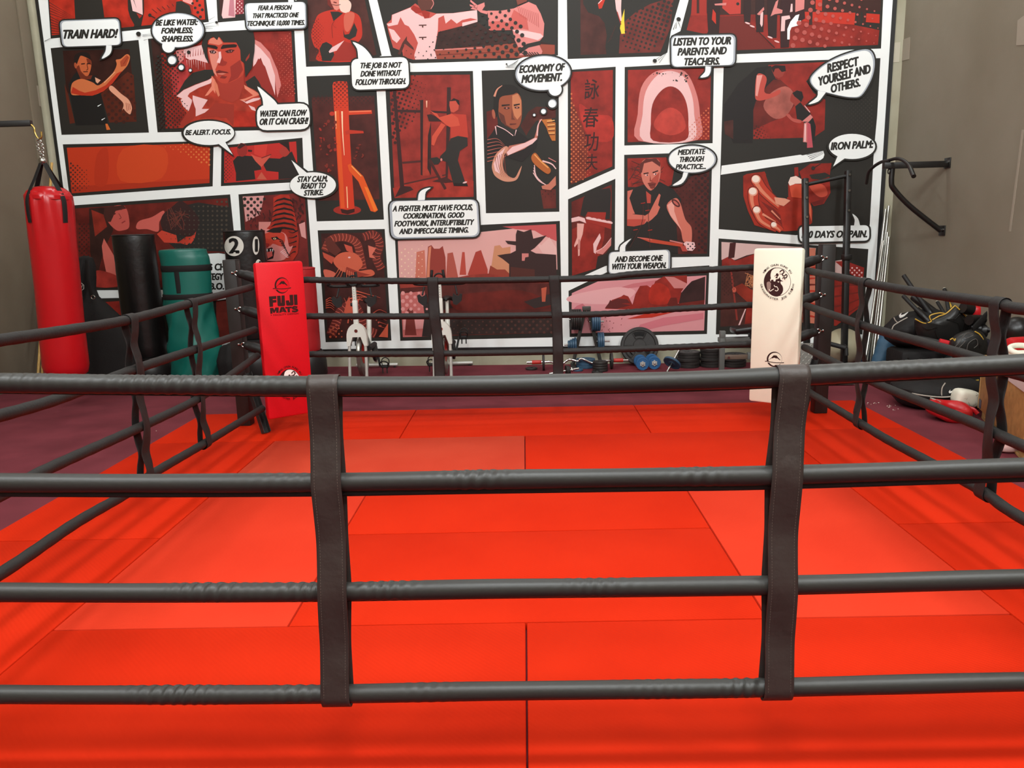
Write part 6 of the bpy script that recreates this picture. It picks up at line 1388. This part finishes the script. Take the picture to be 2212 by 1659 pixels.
# ================================================================ pull up tower behind the far right post
yB, yT = 1.72, 2.02
def up(px0, py0, px1, py1):
    a = at_y(px0, py0, yB); c = at_y(px1, py1, yT); return a, c
t = thing('power_tower', 'tall black pull up tower behind the white corner pad', 'exercise tower', (3.45, yB, FLOOR))
(a1, c1), (a2, c2) = up(1743, 780, 1739, 386), up(1823, 780, 1832, 369)
for (a, c) in ((a1, c1), (a2, c2)):
    d = (a-c).normalized(); f = a+d*((a.z-FLOOR-.03)/-d.z)
    b = MB(); x = Vector((1, 0, 0)); u = (c-f).normalized(); y = u.cross(x).normalized(); rot = Matrix((x, y, u)).transposed()
    b.box((f+c)/2, (.058, .07, (c-f).length), rot, bev=.004); b.build('upright', m_black, t)
    b = MB(); b.box(f+Vector((0, -.14, -.0)), (.07, .50, .06), bev=.006); b.build('foot_beam', m_black, t)
    for k in (.02, .10, .2):
        p = c.lerp(f, k)-rot @ Vector((0, .037, 0)) if False else c.lerp(f, k)+Vector((0, -.040, 0)); b = MB(); b.cyl(p, p+Vector((0, -.012, 0)), .013, 12); b.build('bolt', m_chrome, t)
k1, k2 = at_y(1741, 399, yT-.01), at_y(1830, 380, yT-.01)
b = MB(); b.tube([k1, k2], .02, 14); b.build('pull_up_bar', m_black, t)
b = MB(); b.box((c2*0.55+a2*.45)+Vector((0, -.01, 0)), (.085, .10, .06), bev=.004); b.build('sleeve', m_black, t)
k1, k2 = at_y(1790, 742, 1.66), at_y(1828, 752, 1.55)
b = MB(); b.tube([k1, k2], .026, 14); b.tube([k2, k2+Vector((0, -.02, -.08))], .02, 12); b.tube([k2, Vector((a2.x, yB, k2.z))], .02, 12); b.build('dip_handle', m_rub, t)
# tread plate step and sheet
m_tread = mat('tread_plate', (126, 122, 116), 0.4, 0.7)
def tread(name, o, ux, uy, nx, ny, label):
    """sheet with raised lozenges"""
    o, ux, uy = Vector(o), Vector(ux), Vector(uy); n = ux.cross(uy).normalized()
    t = thing(name, label, 'metal sheet', o)
    b = MB(); b.prism([o, o+ux, o+ux+uy, o+uy], n*.006); b.build('sheet', m_tread, t)
    b = MB()
    for i in range(nx):
        for j in range(ny):
            c = o+ux*((i+.5)/nx)+uy*((j+.5)/ny)+n*.006; s = 1 if (i+j) % 2 else -1
            a = (ux.normalized()+uy.normalized()*s).normalized()*.018; w = n.cross(a).normalized()*.006
            b.add([c-a, c-w, c+a, c+w, c+n*.003], [[0, 1, 4], [1, 2, 4], [2, 3, 4], [3, 0, 4]], 0, False)
    b.build('raised_tread', mat('tread_light', (176, 172, 164), .35, .7), t, kind='stuff')
tread('tread_plate', (2.80, .84, FLOOR+.012), (.56, -.02, 0), (0, .5, .004), 15, 13, 'silver diamond tread plate lying on the carpet behind the right post')
tread('tread_sheet', (3.02, 1.46, FLOOR+.003), (.19, 0, 0), (0, .10, .33), 6, 10, 'dark diamond tread sheet standing beside the pull up tower')
# exercise ball
b = MB(); b.ball((3.69, 1.985, FLOOR+.216), ( .216), 40, 0, lambda d: .004*math.sin(d.z*60)); o = b.build('exercise_ball', mat('pearl_vinyl', (176, 166, 138), .35, .1, .5), loc=(3.69, 1.985, FLOOR)); tag(o, 'pearl grey exercise ball behind the pull up tower', 'ball')
# steel poles in the corner
for i, (xt, yt, xb) in enumerate(((1920, 445, 1879), (1913, 452, 1872), (1917, 502, 1884), (1920, 512, 1891), (1908, 520, 1867))):
    f = at_z(xb, 786, FLOOR+.016); f.x = min(f.x, 4.15); c = at_y(xt, yt, 2.13-.045*i); f = Vector((at_y(xb, 786, 1.82-.065*i).x, 1.82-.065*i, FLOOR+.004))
    c.x = min(c.x, 4.215)
    b = MB(); b.tube([f, f.lerp(c, .5), f.lerp(c, .503), c], [.0155, .0155, .0145, .0145], 14); o = b.build('steel_pole', m_steel, loc=f)
    tag(o, ('longest bright steel pole leaning in the right corner' if i == 0 else 'bright steel pole leaning in the right corner, shorter than the longest'), 'pole', 'steel poles in the right corner')
# blue dumbbells under the ropes on the right, blue roller, green cloth, grey bar
for px, py, y0, lab in ((1858, 770, 1.25, 'blue dumbbell near the steel poles, left of the two'), (1889, 768, 1.32, 'blue dumbbell near the steel poles, right of the two')):
    r = .082; c = at_z(px, py, FLOOR+r); y0 = c.y
    t = thing('dumbbell', lab, 'dumbbell', (c.x, y0+.13, FLOOR), 'blue dumbbells by the right wall')
    rz = Matrix.Rotation(-.5, 3, 'Z'); P_ = lambda y: Vector((c.x, y0, c.z))+rz @ Vector((0, y, 0))
    b = MB(); b.tube([P_(-.02), P_(.2)], .0135, 12); b.build('handle', m_chrome, t)
    for y in (0, .17):
        b = MB(); plate_mesh(b, r, .032, P_(y), 'Y', rz, .0145); b.build('end_plate', m_blue, t)
    b = MB(); b.ball(P_(-.022), .018, 12); b.build('spin_lock', m_chrome, t)
p0, p1 = at_y(1897, 770, 1.42), at_y(1920, 722, 1.50); p0.z = FLOOR+.03
b = MB(); pts = [p0.lerp(p1, k/20) for k in range(21)]; b.tube(pts, .088, 28, disp=lambda i, a: .006*(1 if (i//2) % 2 and int(a*6/PI) % 2 else 0)); o = b.build('foam_roller', mat('roller_blue', (56, 92, 118), .6), loc=p0); tag(o, 'blue ridged foam roller standing behind the blue dumbbells', 'foam roller')
c = at_z(1930, 786, FLOOR); b = MB(); rows = [[Vector((c.x+(u-.5)*.2, 1.0+v*.16, FLOOR+.004+.06*math.exp(-((u-.5)**2+(v-.5)**2)*9)*(1+.4*math.sin(u*13+v*7)))) for u in [k/12 for k in range(13)]] for v in [k/8 for k in range(9)]]
b.sheet(rows); o = b.build('green_cloth', mat('lime_cloth', (108, 142, 48), .85), loc=(c.x, 1.08, FLOOR)); tag(o, 'crumpled lime green cloth on the carpet by the blue dumbbells', 'cloth')
# pull up bracket on the right wall
m1, m2 = at_x(2048, 352, RX), at_x(2030, 498, RX)
ya = m1.y
t = thing('pull_up_bracket', 'black wall mounted pull up bar bracket on the right wall', 'pull up bar', (RX, ya, m2.z))
tipx = at_y(1908, 356, ya)
b = MB(); b.box(((RX+tipx.x)/2, ya, m1.z-.01), (RX-tipx.x, .06, .06), bev=.005); b.build('arm', m_black, t)
for m_ in (m1, m2):
    b = MB(); b.box((RX-.006, ya if m_ is m1 else ya, m_.z), (.012, .11, .10), bev=.003); b.build('wall_plate', m_black, t)
    b = MB(); b.cyl((RX-.012, ya-.035, m_.z+.01), (RX-.022, ya-.035, m_.z+.01), .012, 10); b.build('bolt', m_chrome, t)
e1 = at_y(1927, 372, ya); e2 = at_y(1930, 402, ya)
b = MB(); b.tube(catmull([Vector((e1.x, ya, m1.z-.04)), Vector((e1.x, ya, e2.z+.04)), Vector((e1.x+.03, ya, e2.z-.03)), Vector((e1.x+.2, ya, e2.z-.2+.0)), Vector((RX-.02, ya, m2.z))], 6), .026, 14); b.build('brace', m_black, t)
far = at_y(1872, 396, ya+.45); nr = at_y(1974, 381, ya-.5)
b = MB(); b.tube(catmull([Vector((tipx.x+.05, ya-.02, m1.z+.035)), Vector((tipx.x+.02, ya+.12, m1.z+.03)), Vector((tipx.x-.02, ya+.26, m1.z-.04)), far], 6), .016, 12); b.build('handle', m_black, t)
b = MB(); pth = catmull([Vector((tipx.x+.05, ya+.02, m1.z+.04)), Vector((tipx.x+.08, ya-.14, m1.z+.045)), Vector((tipx.x+.1, ya-.3, m1.z-.02)), nr], 6); b.tube(pth, [.016]*(len(pth)-5)+[.021]*5, 12); b.build('handle', m_black, t)
b = MB(); b.ring(Vector((tipx.x+.06, ya, m1.z-.065)), .022, .006, 'X', 18, 8); b.build('hanging_loop', m_black, t)
# ================================================================ heap of bags and pads by the right wall
m_nyl = mat('bag_nylon', (23, 20, 19), 0.7, 0, .35, bump=.4, bscale=22); m_lea = mat('pad_leather', (26, 24, 22), 0.42, 0, .5, bump=.15, bscale=24)
m_yel = mat('yellow_piping', (206, 164, 60), .5); m_pipe = mat('grey_piping', (176, 168, 156), .5); m_wht = mat('white_leather', (226, 222, 204), .5, 0, .4)
m_wood = mat('chipboard', (176, 132, 78), .7, 0, .25, var=.25, vscale=18, bump=.1, bscale=140); m_wood2 = mat('pale_pine', (206, 166, 108), .7, 0, .25, var=.3, vscale=9, stretch=(1, 1, 8))
m_redl = mat('red_leather', (188, 22, 28), .38, 0, .5, bump=.12, bscale=20)
def lump(name, label, cat, c, r, m, warp=None, rot=None, seg=36, parent=None):
    b = MB(); b.ball(c, r, seg, 0, warp, rot); o = b.build(name, m, parent, None if parent else Vector(c)-Vector((0, 0, r[2])))
    if not parent: tag(o, label, cat)
    return o
def sq(p):     # superellipse style swelling towards a box
    def f(d):
        q = (abs(d.x)**p+abs(d.y)**p+abs(d.z)**p)**(1/p); return 1/q-1
    return f
def soft(p, a, k, s=0): 
    g = sq(p)
    return lambda d: g(d)+a*math.sin(d.x*k+s)*math.sin(d.y*k*1.2+s*2)+a*.6*math.sin(d.z*k*1.7+d.x*5+s)
def swoosh(px, py, w, h, Y, nrm=Vector((0, -1, 0))):
    """curved tick mark: outline points in px"""
    P = [(-.5, .1), (-.48, .35), (-.38, .5), (-.2, .42), (.1, .15), (.5, -.5), (.05, -.12), (-.18, .0), (-.28, .02), (-.3, -.1), (-.24, -.32), (-.4, -.12)]
    return catmull([at_y(px+x*w, py+y*h, Y) for x, y in P], 3, True)
def surf(pts_px, Y, dy=0): return [at_y(x, y, Y+dy) for x, y in pts_px]
# chipboard box on a pallet
O = Vector((3.785, -.60, 0)); dF = Vector((-.32, -.947, 0)).normalized(); nF = Vector((.947, -.32, 0)).normalized(); LB, DB = 1.35, .42
zt, zb_ = .49, .045
BX = lambda u, v, z: O+dF*u+nF*v+Vector((0, 0, z))
rB = Matrix((nF, -dF, Vector((0, 0, 1)))).transposed()
def face_at(px, py):
    v = ray(px, py); return CAM+v*((O-CAM).dot(nF)/v.dot(nF))
t = thing('wooden_box', 'chipboard box on a low pallet beside the right wall, pads on top', 'box', BX(0, 0, FLOOR))
b = MB(); b.box(BX(LB/2, DB/2, (zt+zb_)/2), (DB, LB, zt-zb_), rB, bev=.003); body = b.build('box_body', m_wood, t)
b = MB(); b.box(BX(-.006, .012, (zt+zb_)/2), (.03, .014, zt-zb_), rB); b.build('edge_strip', m_wood2, body)
q0, q1 = face_at(2178, 827), face_at(2212, 839); zq = (q0.z+q1.z)/2
b = MB(); b.box(BX(LB/2+.2, -.003, zq+.05), (.006, LB-.44, .10), rB); b.build('pale_band', mat('pale_paper', (206, 190, 184), .8), body)
for u in (.10, LB/2, LB-.10):
    b = MB(); b.box(BX(u, DB/2, (zb_+FLOOR)/2+.012), (DB-.04, .10, zb_-FLOOR-.024), rB, bev=.003); b.build('pallet_block', m_wood2, t)
b = MB(); b.box(BX(LB/2, DB/2, FLOOR+.012), (DB-.05, LB-.03, .022), rB, bev=.003); b.build('pallet_board', m_wood2, t)
b = MB(); b.box(BX(.06, -.003, zb_+.05), (.004, .07, .07), rB); b.build('sticker', mat('grey_sticker', (72, 64, 80), .5), body)
# lower black sports bag
Yd = -.12
c = at_y(2026, 862, Yd); cx_, cz = c.x, FLOOR+.127
t = thing('sports_bag', 'low black sports bag with white piping, on the carpet by the red mitt', 'bag', (cx_, Yd, FLOOR))
b = MB(); b.ball((cx_, Yd, cz), (.385, .27, .125), 48, 0, soft(3.2, .03, 7, 1)); BODY = b.build('bag_body', m_nyl, t)
Yf = Yd-.285
MB().tube(catmull(surf(((1970, 850), (2000, 855), (2034, 858), (2062, 856)), Yf), 6), .006, 8).build('piping', m_pipe, BODY)
MB().tube(catmull(surf(((2034, 857), (2034, 845), (2036, 836), (2042, 827)), Yf, .02), 6), .005, 8).build('piping', m_pipe, BODY)
b = MB(); b.prism(swoosh(2056, 845, 13, 9, Yf), (0, -.003, 0)); b.build('tick_mark', mat('white_print', (236, 236, 230), .5), BODY)
# black tub behind it carrying the upper heap
t = thing('gear_tub', 'square black fabric tub behind the low sports bag, holding up the heap', 'tub', (3.98, .78, FLOOR))
xl_ = at_y(1948, 770, .46).x; b = MB(); b.box(((xl_+4.235)/2, .64, FLOOR+.20), (4.235-xl_, .36, .40), bev=.04); b.build('tub_body', m_nyl, t)
for x in (xl_+.12, xl_+.32):
    MB().tube(catmull([Vector((x-.06, .455, .30)), Vector((x-.05, .44, .18)), Vector((x, .435, .13)), Vector((x+.05, .44, .18)), Vector((x+.06, .455, .30))], 5), .012, 8, flat=(1, .5)).build('handle', m_webb, t)
# upper black sports bag
Yu = .74
c = at_y(1952, 720, Yu); cx_ = c.x+.13
t = thing('sports_bag', 'upper black sports bag with grey piping and a tick mark, slumped on the heap', 'bag', (cx_, Yu, .36))
rt = Matrix.Rotation(-.22, 3, 'Y')
b = MB(); b.ball((cx_, Yu, .545), (.30, .22, .165), 44, 0, soft(2.6, .05, 6, 2), rt); BODY = b.build('bag_body', m_nyl, t)
Yf = Yu-.225
MB().tube(catmull(surf(((1926, 714), (1930, 704), (1938, 698), (1950, 691), (1960, 686)), Yf), 5), .005, 8).build('piping', m_pipe, BODY)
MB().tube(catmull(surf(((1931, 686), (1934, 692), (1940, 698)), Yf), 5), .005, 8).build('piping', m_pipe, BODY)
b = MB(); b.prism(swoosh(1952, 680, 20, 13, Yf+.02), (0, -.004, 0)); b.build('tick_mark', mat('white_print', (236, 236, 230), .5), BODY)
# big kick shield with yellow piping
Ys = .42
out = surf(((1977, 692), (1990, 697), (2008, 694), (2013, 690), (2030, 684), (2045, 676), (2063, 661), (2076, 672), (2092, 690), (2105, 704), (2098, 718), (2088, 730), (2075, 742), (2040, 744), (2000, 738), (1980, 722)), Ys)
t = thing('kick_shield', 'large black leather kick shield with yellow piping on top of the heap', 'kick shield', (sum(p.x for p in out)/len(out), Ys, .40))
def pillow(out, th, m, name, t, n=5):
    c = sum(out, Vector((0, 0, 0)))/len(out); o_ = catmull(out, 2, True); N = len(o_); vs = []; fs = []
    L = [(1.0, 0), (.97, .45), (.85, .8), (.6, .96), (.3, 1.0)]
    for s in (-1, 1):
        for k, (q, h) in enumerate(L): vs += [c+(p-c)*q+Vector((0, s*h*th/2, 0)) for p in o_]
        vs.append(c+Vector((0, s*th/2, 0)))
    B = len(L)*N+1
    for s in (0, 1):
        for k in range(len(L)-1):
            for i in range(N): fs.append([s*B+k*N+i, s*B+k*N+(i+1) % N, s*B+(k+1)*N+(i+1) % N, s*B+(k+1)*N+i])
        for i in range(N): fs.append([s*B+(len(L)-1)*N+i, s*B+(len(L)-1)*N+(i+1) % N, s*B+B-1])
    for i in range(N): fs.append([i, (i+1) % N, B+(i+1) % N, B+i])
    b = MB(); b.add(vs, fs); return b.build(name, m, t)
BODY = pillow(out, .15, m_lea, 'pad_body', t)
for pts in (((1977, 689), (1992, 697), (2003, 698), (2012, 694)), ((2012, 694), (2008, 684), (2015, 679), (2030, 676), (2040, 677)), ((2014, 691), (2028, 683), (2044, 677), (2063, 660)), ((2063, 660), (2075, 671), (2092, 689), (2105, 704))):
    MB().tube(catmull(surf(pts, Ys-.06), 5), .0055, 8).build('piping', m_yel, BODY)
st = surf(((2044, 690), (2063, 690), (2074, 678), (2080, 690), (2092, 692), (2082, 700), (2077, 718), (2070, 698)), Ys-.082)
MB().tube(st, .003, 6, closed=True).build('star_stitching', m_lea, BODY)
MB().tube(catmull(surf(((1990, 706), (2004, 712), (2024, 708), (2020, 716), (2026, 730), (2034, 738)), Ys-.08), 5), .003, 6).build('seam', m_blkv, BODY)
# curved thai pad in front
Yt = .12
t = thing('thai_pad', 'rounded black leather strike pad with angular seams in front of the kick shield', 'strike pad', at_y(2090, 765, Yt))
c = at_y(2092, 748, Yt); rt = Matrix.Rotation(-.35, 3, 'Y')
b = MB(); b.ball(c, (.16, .09, .145), 36, 0, sq(2.6), rt); BODY = b.build('pad_body', m_lea, t)
Yf = Yt-.10
for pts in (((2060, 752), (2072, 740), (2085, 722), (2098, 720), (2102, 724), (2090, 730), (2086, 728)), ((2088, 760), (2092, 742), (2108, 732), (2112, 744), (2104, 752)), ((2066, 756), (2078, 745), (2086, 736))):
    MB().tube(catmull(surf(pts, Yf), 4), .003, 6).build('seam', mat('seam_grey', (86, 80, 74), .6), BODY)
MB().tube(catmull(surf(((2106, 716), (2116, 722), (2122, 730), (2125, 738)), Yf+.03), 5), .0055, 8).build('piping', m_yel, BODY)
MB().tube(catmull(surf(((2052, 734), (2058, 731), (2062, 736), (2064, 731)), Yf+.03), 5), .005, 8).build('lace', m_yel, BODY)
# padded sticks
def stick(label, pts, Y, r, m, tip=None, grip=None, gm=None, dY=.25):
    n = len(pts); P_ = [at_y(x, y, Y+dY*(1-i/(n-1))) for i, (x, y) in enumerate(pts)]
    t = thing('padded_stick', label, 'stick', P_[-1], 'padded sticks in the heap')
    b = MB(); b.tube(P_, r, 14); b.build('shaft', m, t)
    if grip: b = MB(); b.tube([P_[-1].lerp(P_[0], grip[0]), P_[-1].lerp(P_[0], grip[1])], r*1.5, 14); b.build('grip', gm or m_blkv, t)
    if tip: b = MB(); d = (P_[0]-P_[-1]).normalized(); b.tube([P_[0], P_[0]+d*.012], r*.8, 12); b.build('end_cap', tip, t)
    return t
stick('black padded stick sticking up highest from the heap', ((1952, 595), (1976, 630), (2020, 692)), .62, .021, m_rub, grip=(0, .35))
stick('black padded stick poking out of the heap below the highest one', ((1951, 639), (1975, 664), (2010, 698)), .50, .019, m_rub, grip=(0, .5))
stick('thick black padded stick lying between the two long ones', ((1974, 642), (1995, 658), (2030, 684)), .70, .040, m_blkv)
stick('short black stick with a white end on the heap', ((2040, 625), (2044, 640), (2050, 676)), .66, .018, m_rub, m_wht)
stick('small black stick with a white end beside the yellow one', ((2025, 653), (2032, 664), (2042, 682)), .62, .016, m_rub, m_wht)
stick('short yellow stick on the heap', ((2047, 650), (2052, 660), (2058, 680)), .62, .015, m_yel)
stick('black stick with a red foam grip lying across the heap front', ((1976, 727), (2004, 732), (2030, 738)), .24, .016, m_rub, dY=.1)
P0, P1 = at_y(2029, 737, .215), at_y(2053, 743, .19)
b = MB(); b.tube([P0, P1], .026, 14); o = b.build('red_grip', mat('red_foam', (196, 24, 34), .8), loc=P0); tag(o, 'red foam grip lying across the front of the heap', 'grip')
# gloves
def glove(label, px, py, Y, s, m, rz=0, tilt=0.3):
    c = at_y(px, py, Y); R_ = Matrix.Rotation(rz, 3, 'Z') @ Matrix.Rotation(tilt, 3, 'Y')
    t = thing('boxing_glove', label, 'boxing glove', c-Vector((0, 0, .06*s)), 'boxing gloves in the heap')
    b = MB(); b.ball(c, (.10*s, .07*s, .065*s), 28, 0, sq(2.4), R_); b.build('mitt', m, t)
    b = MB(); b.tube(catmull([c+R_ @ Vector(p)*s for p in ((-.02, -.06, .02), (.03, -.085, .03), (.07, -.085, .03), (.095, -.06, .02))], 4), [.03*s]*6+[.028*s]*4+[.022*s]*3, 12); b.build('thumb', m, t)
    b = MB(); b.tube([c+R_ @ Vector((-.08, 0, 0))*s, c+R_ @ Vector((-.17, 0, -.01))*s], [.058*s, .052*s], 18); b.build('cuff', m_blkv, t)
glove('red boxing glove on top of the heap', 2112, 674, .36, 1.0, m_redl, .2, .35)
glove('black boxing glove under the red one', 2118, 694, .26, .9, m_blkv, .4, .2)
glove('black boxing glove at the right of the heap above the leather pad', 2134, 716, .20, .9, m_blkv, -.3, .3)
glove('dark boxing glove behind the far right rope strap', 2128, 745, .14, .9, mat('navy_vinyl', (34, 30, 40), .4), .5, .1)
p0, p1 = at_y(2101, 712, .1), at_y(2139, 673, .22)
b = MB(); d_ = (p1-p0); b.tube([p0.lerp(p1, k/8) for k in range(9)], [.028, .034, .036, .036, .036, .036, .036, .034, .028], 14, flat=(1, .3), up=(0, 0, 1)); o = b.build('wrist_strap', m_webb, loc=p0); tag(o, 'stiff black strap standing up from the heap beside the red glove', 'strap')
# glossy ball
c = at_x(2196, 714, 4.10); r_ = (c.z-zt)/1.0 if c.z-zt < .13 else .115
lump('medicine_ball', 'glossy black ball at the right edge of the picture', 'ball', c, (r_, r_, r_), m_blkv)
# kick pad with yellow arcs standing behind the lower bag
Yk = .29
c = at_y(2072, 842, Yk)
t = thing('strike_pad', 'dark strike pad with curved yellow piping standing behind the low sports bag', 'strike pad', (c.x, Yk, FLOOR))
b = MB(); b.ball((c.x+.02, Yk, FLOOR+.20), (.22, .10, .20), 36, 0, sq(2.8)); BODY = b.build('pad_body', mat('slate_leather', (40, 44, 44), .4, 0, .5), t)
for pts in (((2020, 829), (2028, 823), (2040, 822), (2048, 830), (2051, 839)), ((2078, 843), (2084, 834), (2096, 825), (2114, 821))):
    MB().tube(catmull(surf(pts, Yk-.108), 5), .007, 8).build('piping', m_yel, BODY)
# cracked white pad, resting on the bag edge
c = at_y(2086, 859, -.46)
t = thing('forearm_pad', 'cracked white leather pad lying between the low sports bag and the box', 'strike pad', c-Vector((0, 0, .08)))
rt = Matrix.Rotation(.2, 3, 'Y')
b = MB(); b.ball(c, (.105, .085, .072), 36, 0, sq(3.6), rt); BODY = b.build('pad_body', m_wht, t)
rg = random.Random(3)
b = MB()
for k in range(9):
    p = Vector((rg.uniform(-.07, .07), -.089, rg.uniform(-.045, .045))); pts = [p]
    for j in range(4): p = p+Vector((rg.uniform(-.02, .02), 0, rg.uniform(-.018, .018))); pts.append(p)
    b.tube([c+rt @ q for q in pts], .0009, 4)
b.build('cracks', mat('crack_grey', (120, 112, 98), .7), BODY, kind='stuff')
# red focus mitt on the carpet
c = at_z(2050, 906, FLOOR); Ym = c.y
t = thing('focus_mitt', 'red leather focus mitt lying on the carpet near the mats', 'focus mitt', (c.x, Ym, FLOOR))
ringp = [Vector((c.x+.135*math.cos(a), Ym+.10*math.sin(a), FLOOR+.075+.03*math.sin(a)-.015*math.cos(a))) for a in [2*PI*k/28 for k in range(28)]]
b = MB(); b.tube(ringp, [.05+.01*math.sin(3*k*2*PI/28) for k in range(28)], 14, closed=True); rim = b.build('padded_rim', m_redl, t)
b = MB(); b.ball((c.x, Ym, FLOOR+.045), (.12, .08, .036), 24, 0); b.build('palm', mat('mitt_lining', (70, 14, 18), .7), t)
b = MB(); b.box((c.x-.09, Ym+.07, FLOOR+.155), (.07, .05, .010), Matrix.Rotation(.35, 3, 'Y'), bev=.003); b.build('label_patch', m_pipe, rim)
MB().tube(catmull([Vector((c.x+.16, Ym+.02, FLOOR+.09)), Vector((c.x+.19, Ym-.01, FLOOR+.08)), Vector((c.x+.215, Ym-.03, FLOOR+.05))], 5), .018, 10, flat=(1, .4)).build('wrist_strap', m_redl, rim)
# pads on the box
q = at_y(2203, 737, -1.0); u_ = (q-O).dot(dF); v_ = .12
q = BX(u_, v_, 0); hg = at_y(2203, 728, q.y).z-zt
t = thing('striking_pad', 'red leather pad on the chipboard box, behind the white mitt', 'strike pad', (q.x, q.y, zt))
b = MB(); b.box((q.x+.06, q.y, zt+hg/2), (.24, .10, hg), .2, bev=.035); b.build('pad_body', m_redl, t)
q2 = BX(u_+.24, .10, 0); hh = at_y(2200, 752, q2.y).z-zt
t = thing('white_mitt', 'white leather mitt with an oval opening on the chipboard box', 'focus mitt', (q2.x, q2.y, zt))
q2.x = at_y(2202, 752, q2.y).x
b = MB(); b.box((q2.x+.02, q2.y, zt+hh*.44), (.20, .11, hh*.88), .1, bev=.04); mb_ = b.build('mitt_body', m_wht, t)
b = MB(); b.tube([Vector((q2.x+.02+.085*math.cos(a), q2.y+.05*math.sin(a), zt+hh*.92+.025*math.sin(a))) for a in [2*PI*k/28 for k in range(28)]], .021, 12, closed=True); b.build('rim', m_wht, mb_)
# pink foam piece and crumbs
c = at_z(2190, 972, FLOOR)
lump('foam_block', 'pale pink foam piece on the carpet at the foot of the pallet', 'foam piece', (c.x-.05, c.y-.04, FLOOR+.031), (.10, .06, .03), mat('pink_foam', (222, 176, 170), .7), sq(3))
b = MB(); rg = random.Random(5)
for k in range(24):
    x, y = rg.choice(((1880, 872), (1890, 869), (1925, 878), (1932, 886), (620, 868), (330, 934))); p = at_z(x+rg.uniform(-9, 9), y+rg.uniform(-3, 3), FLOOR); r_ = rg.uniform(.002, .005)
    b.box((p.x, p.y, FLOOR+.002), (r_*2, r_, .004), rg.uniform(0, 3))
o = b.build('crumbs', m_wht, loc=(0, 0, FLOOR), kind='stuff'); tag(o, 'scattered white crumbs on the maroon carpet near the mats', 'crumbs')
# ================================================================ light: rows of bare ceiling lamps
def lamp(x, y, z, e, r=.34, col=(.93, 1.0, 1.03)):
    L = bpy.data.lights.new('ceiling_lamp', 'POINT'); L.shadow_soft_size = r; L.energy = e; L.color = col
    o = bpy.data.objects.new('ceiling_lamp', L); COL.objects.link(o); o.location = (x, y, z); return o
for x in (-3.9, 0.1, 3.6):
    for y, e in ((1.6, 125), (-2.4, 125), (-6.3, 720), (-9.0, 330)):
        lamp(x, y, 5.6, e*K_LIGHT)
w = bpy.data.worlds.new('world'); SC.world = w; w.use_nodes = True
w.node_tree.nodes['Background'].inputs['Color'].default_value = (.02, .02, .02, 1)
vs = SC.view_settings; SC.display_settings.display_device = 'sRGB'
vs.view_transform = 'Standard'; vs.look = 'None'; vs.exposure = EXPO; vs.gamma = 1.0; vs.use_curve_mapping = False
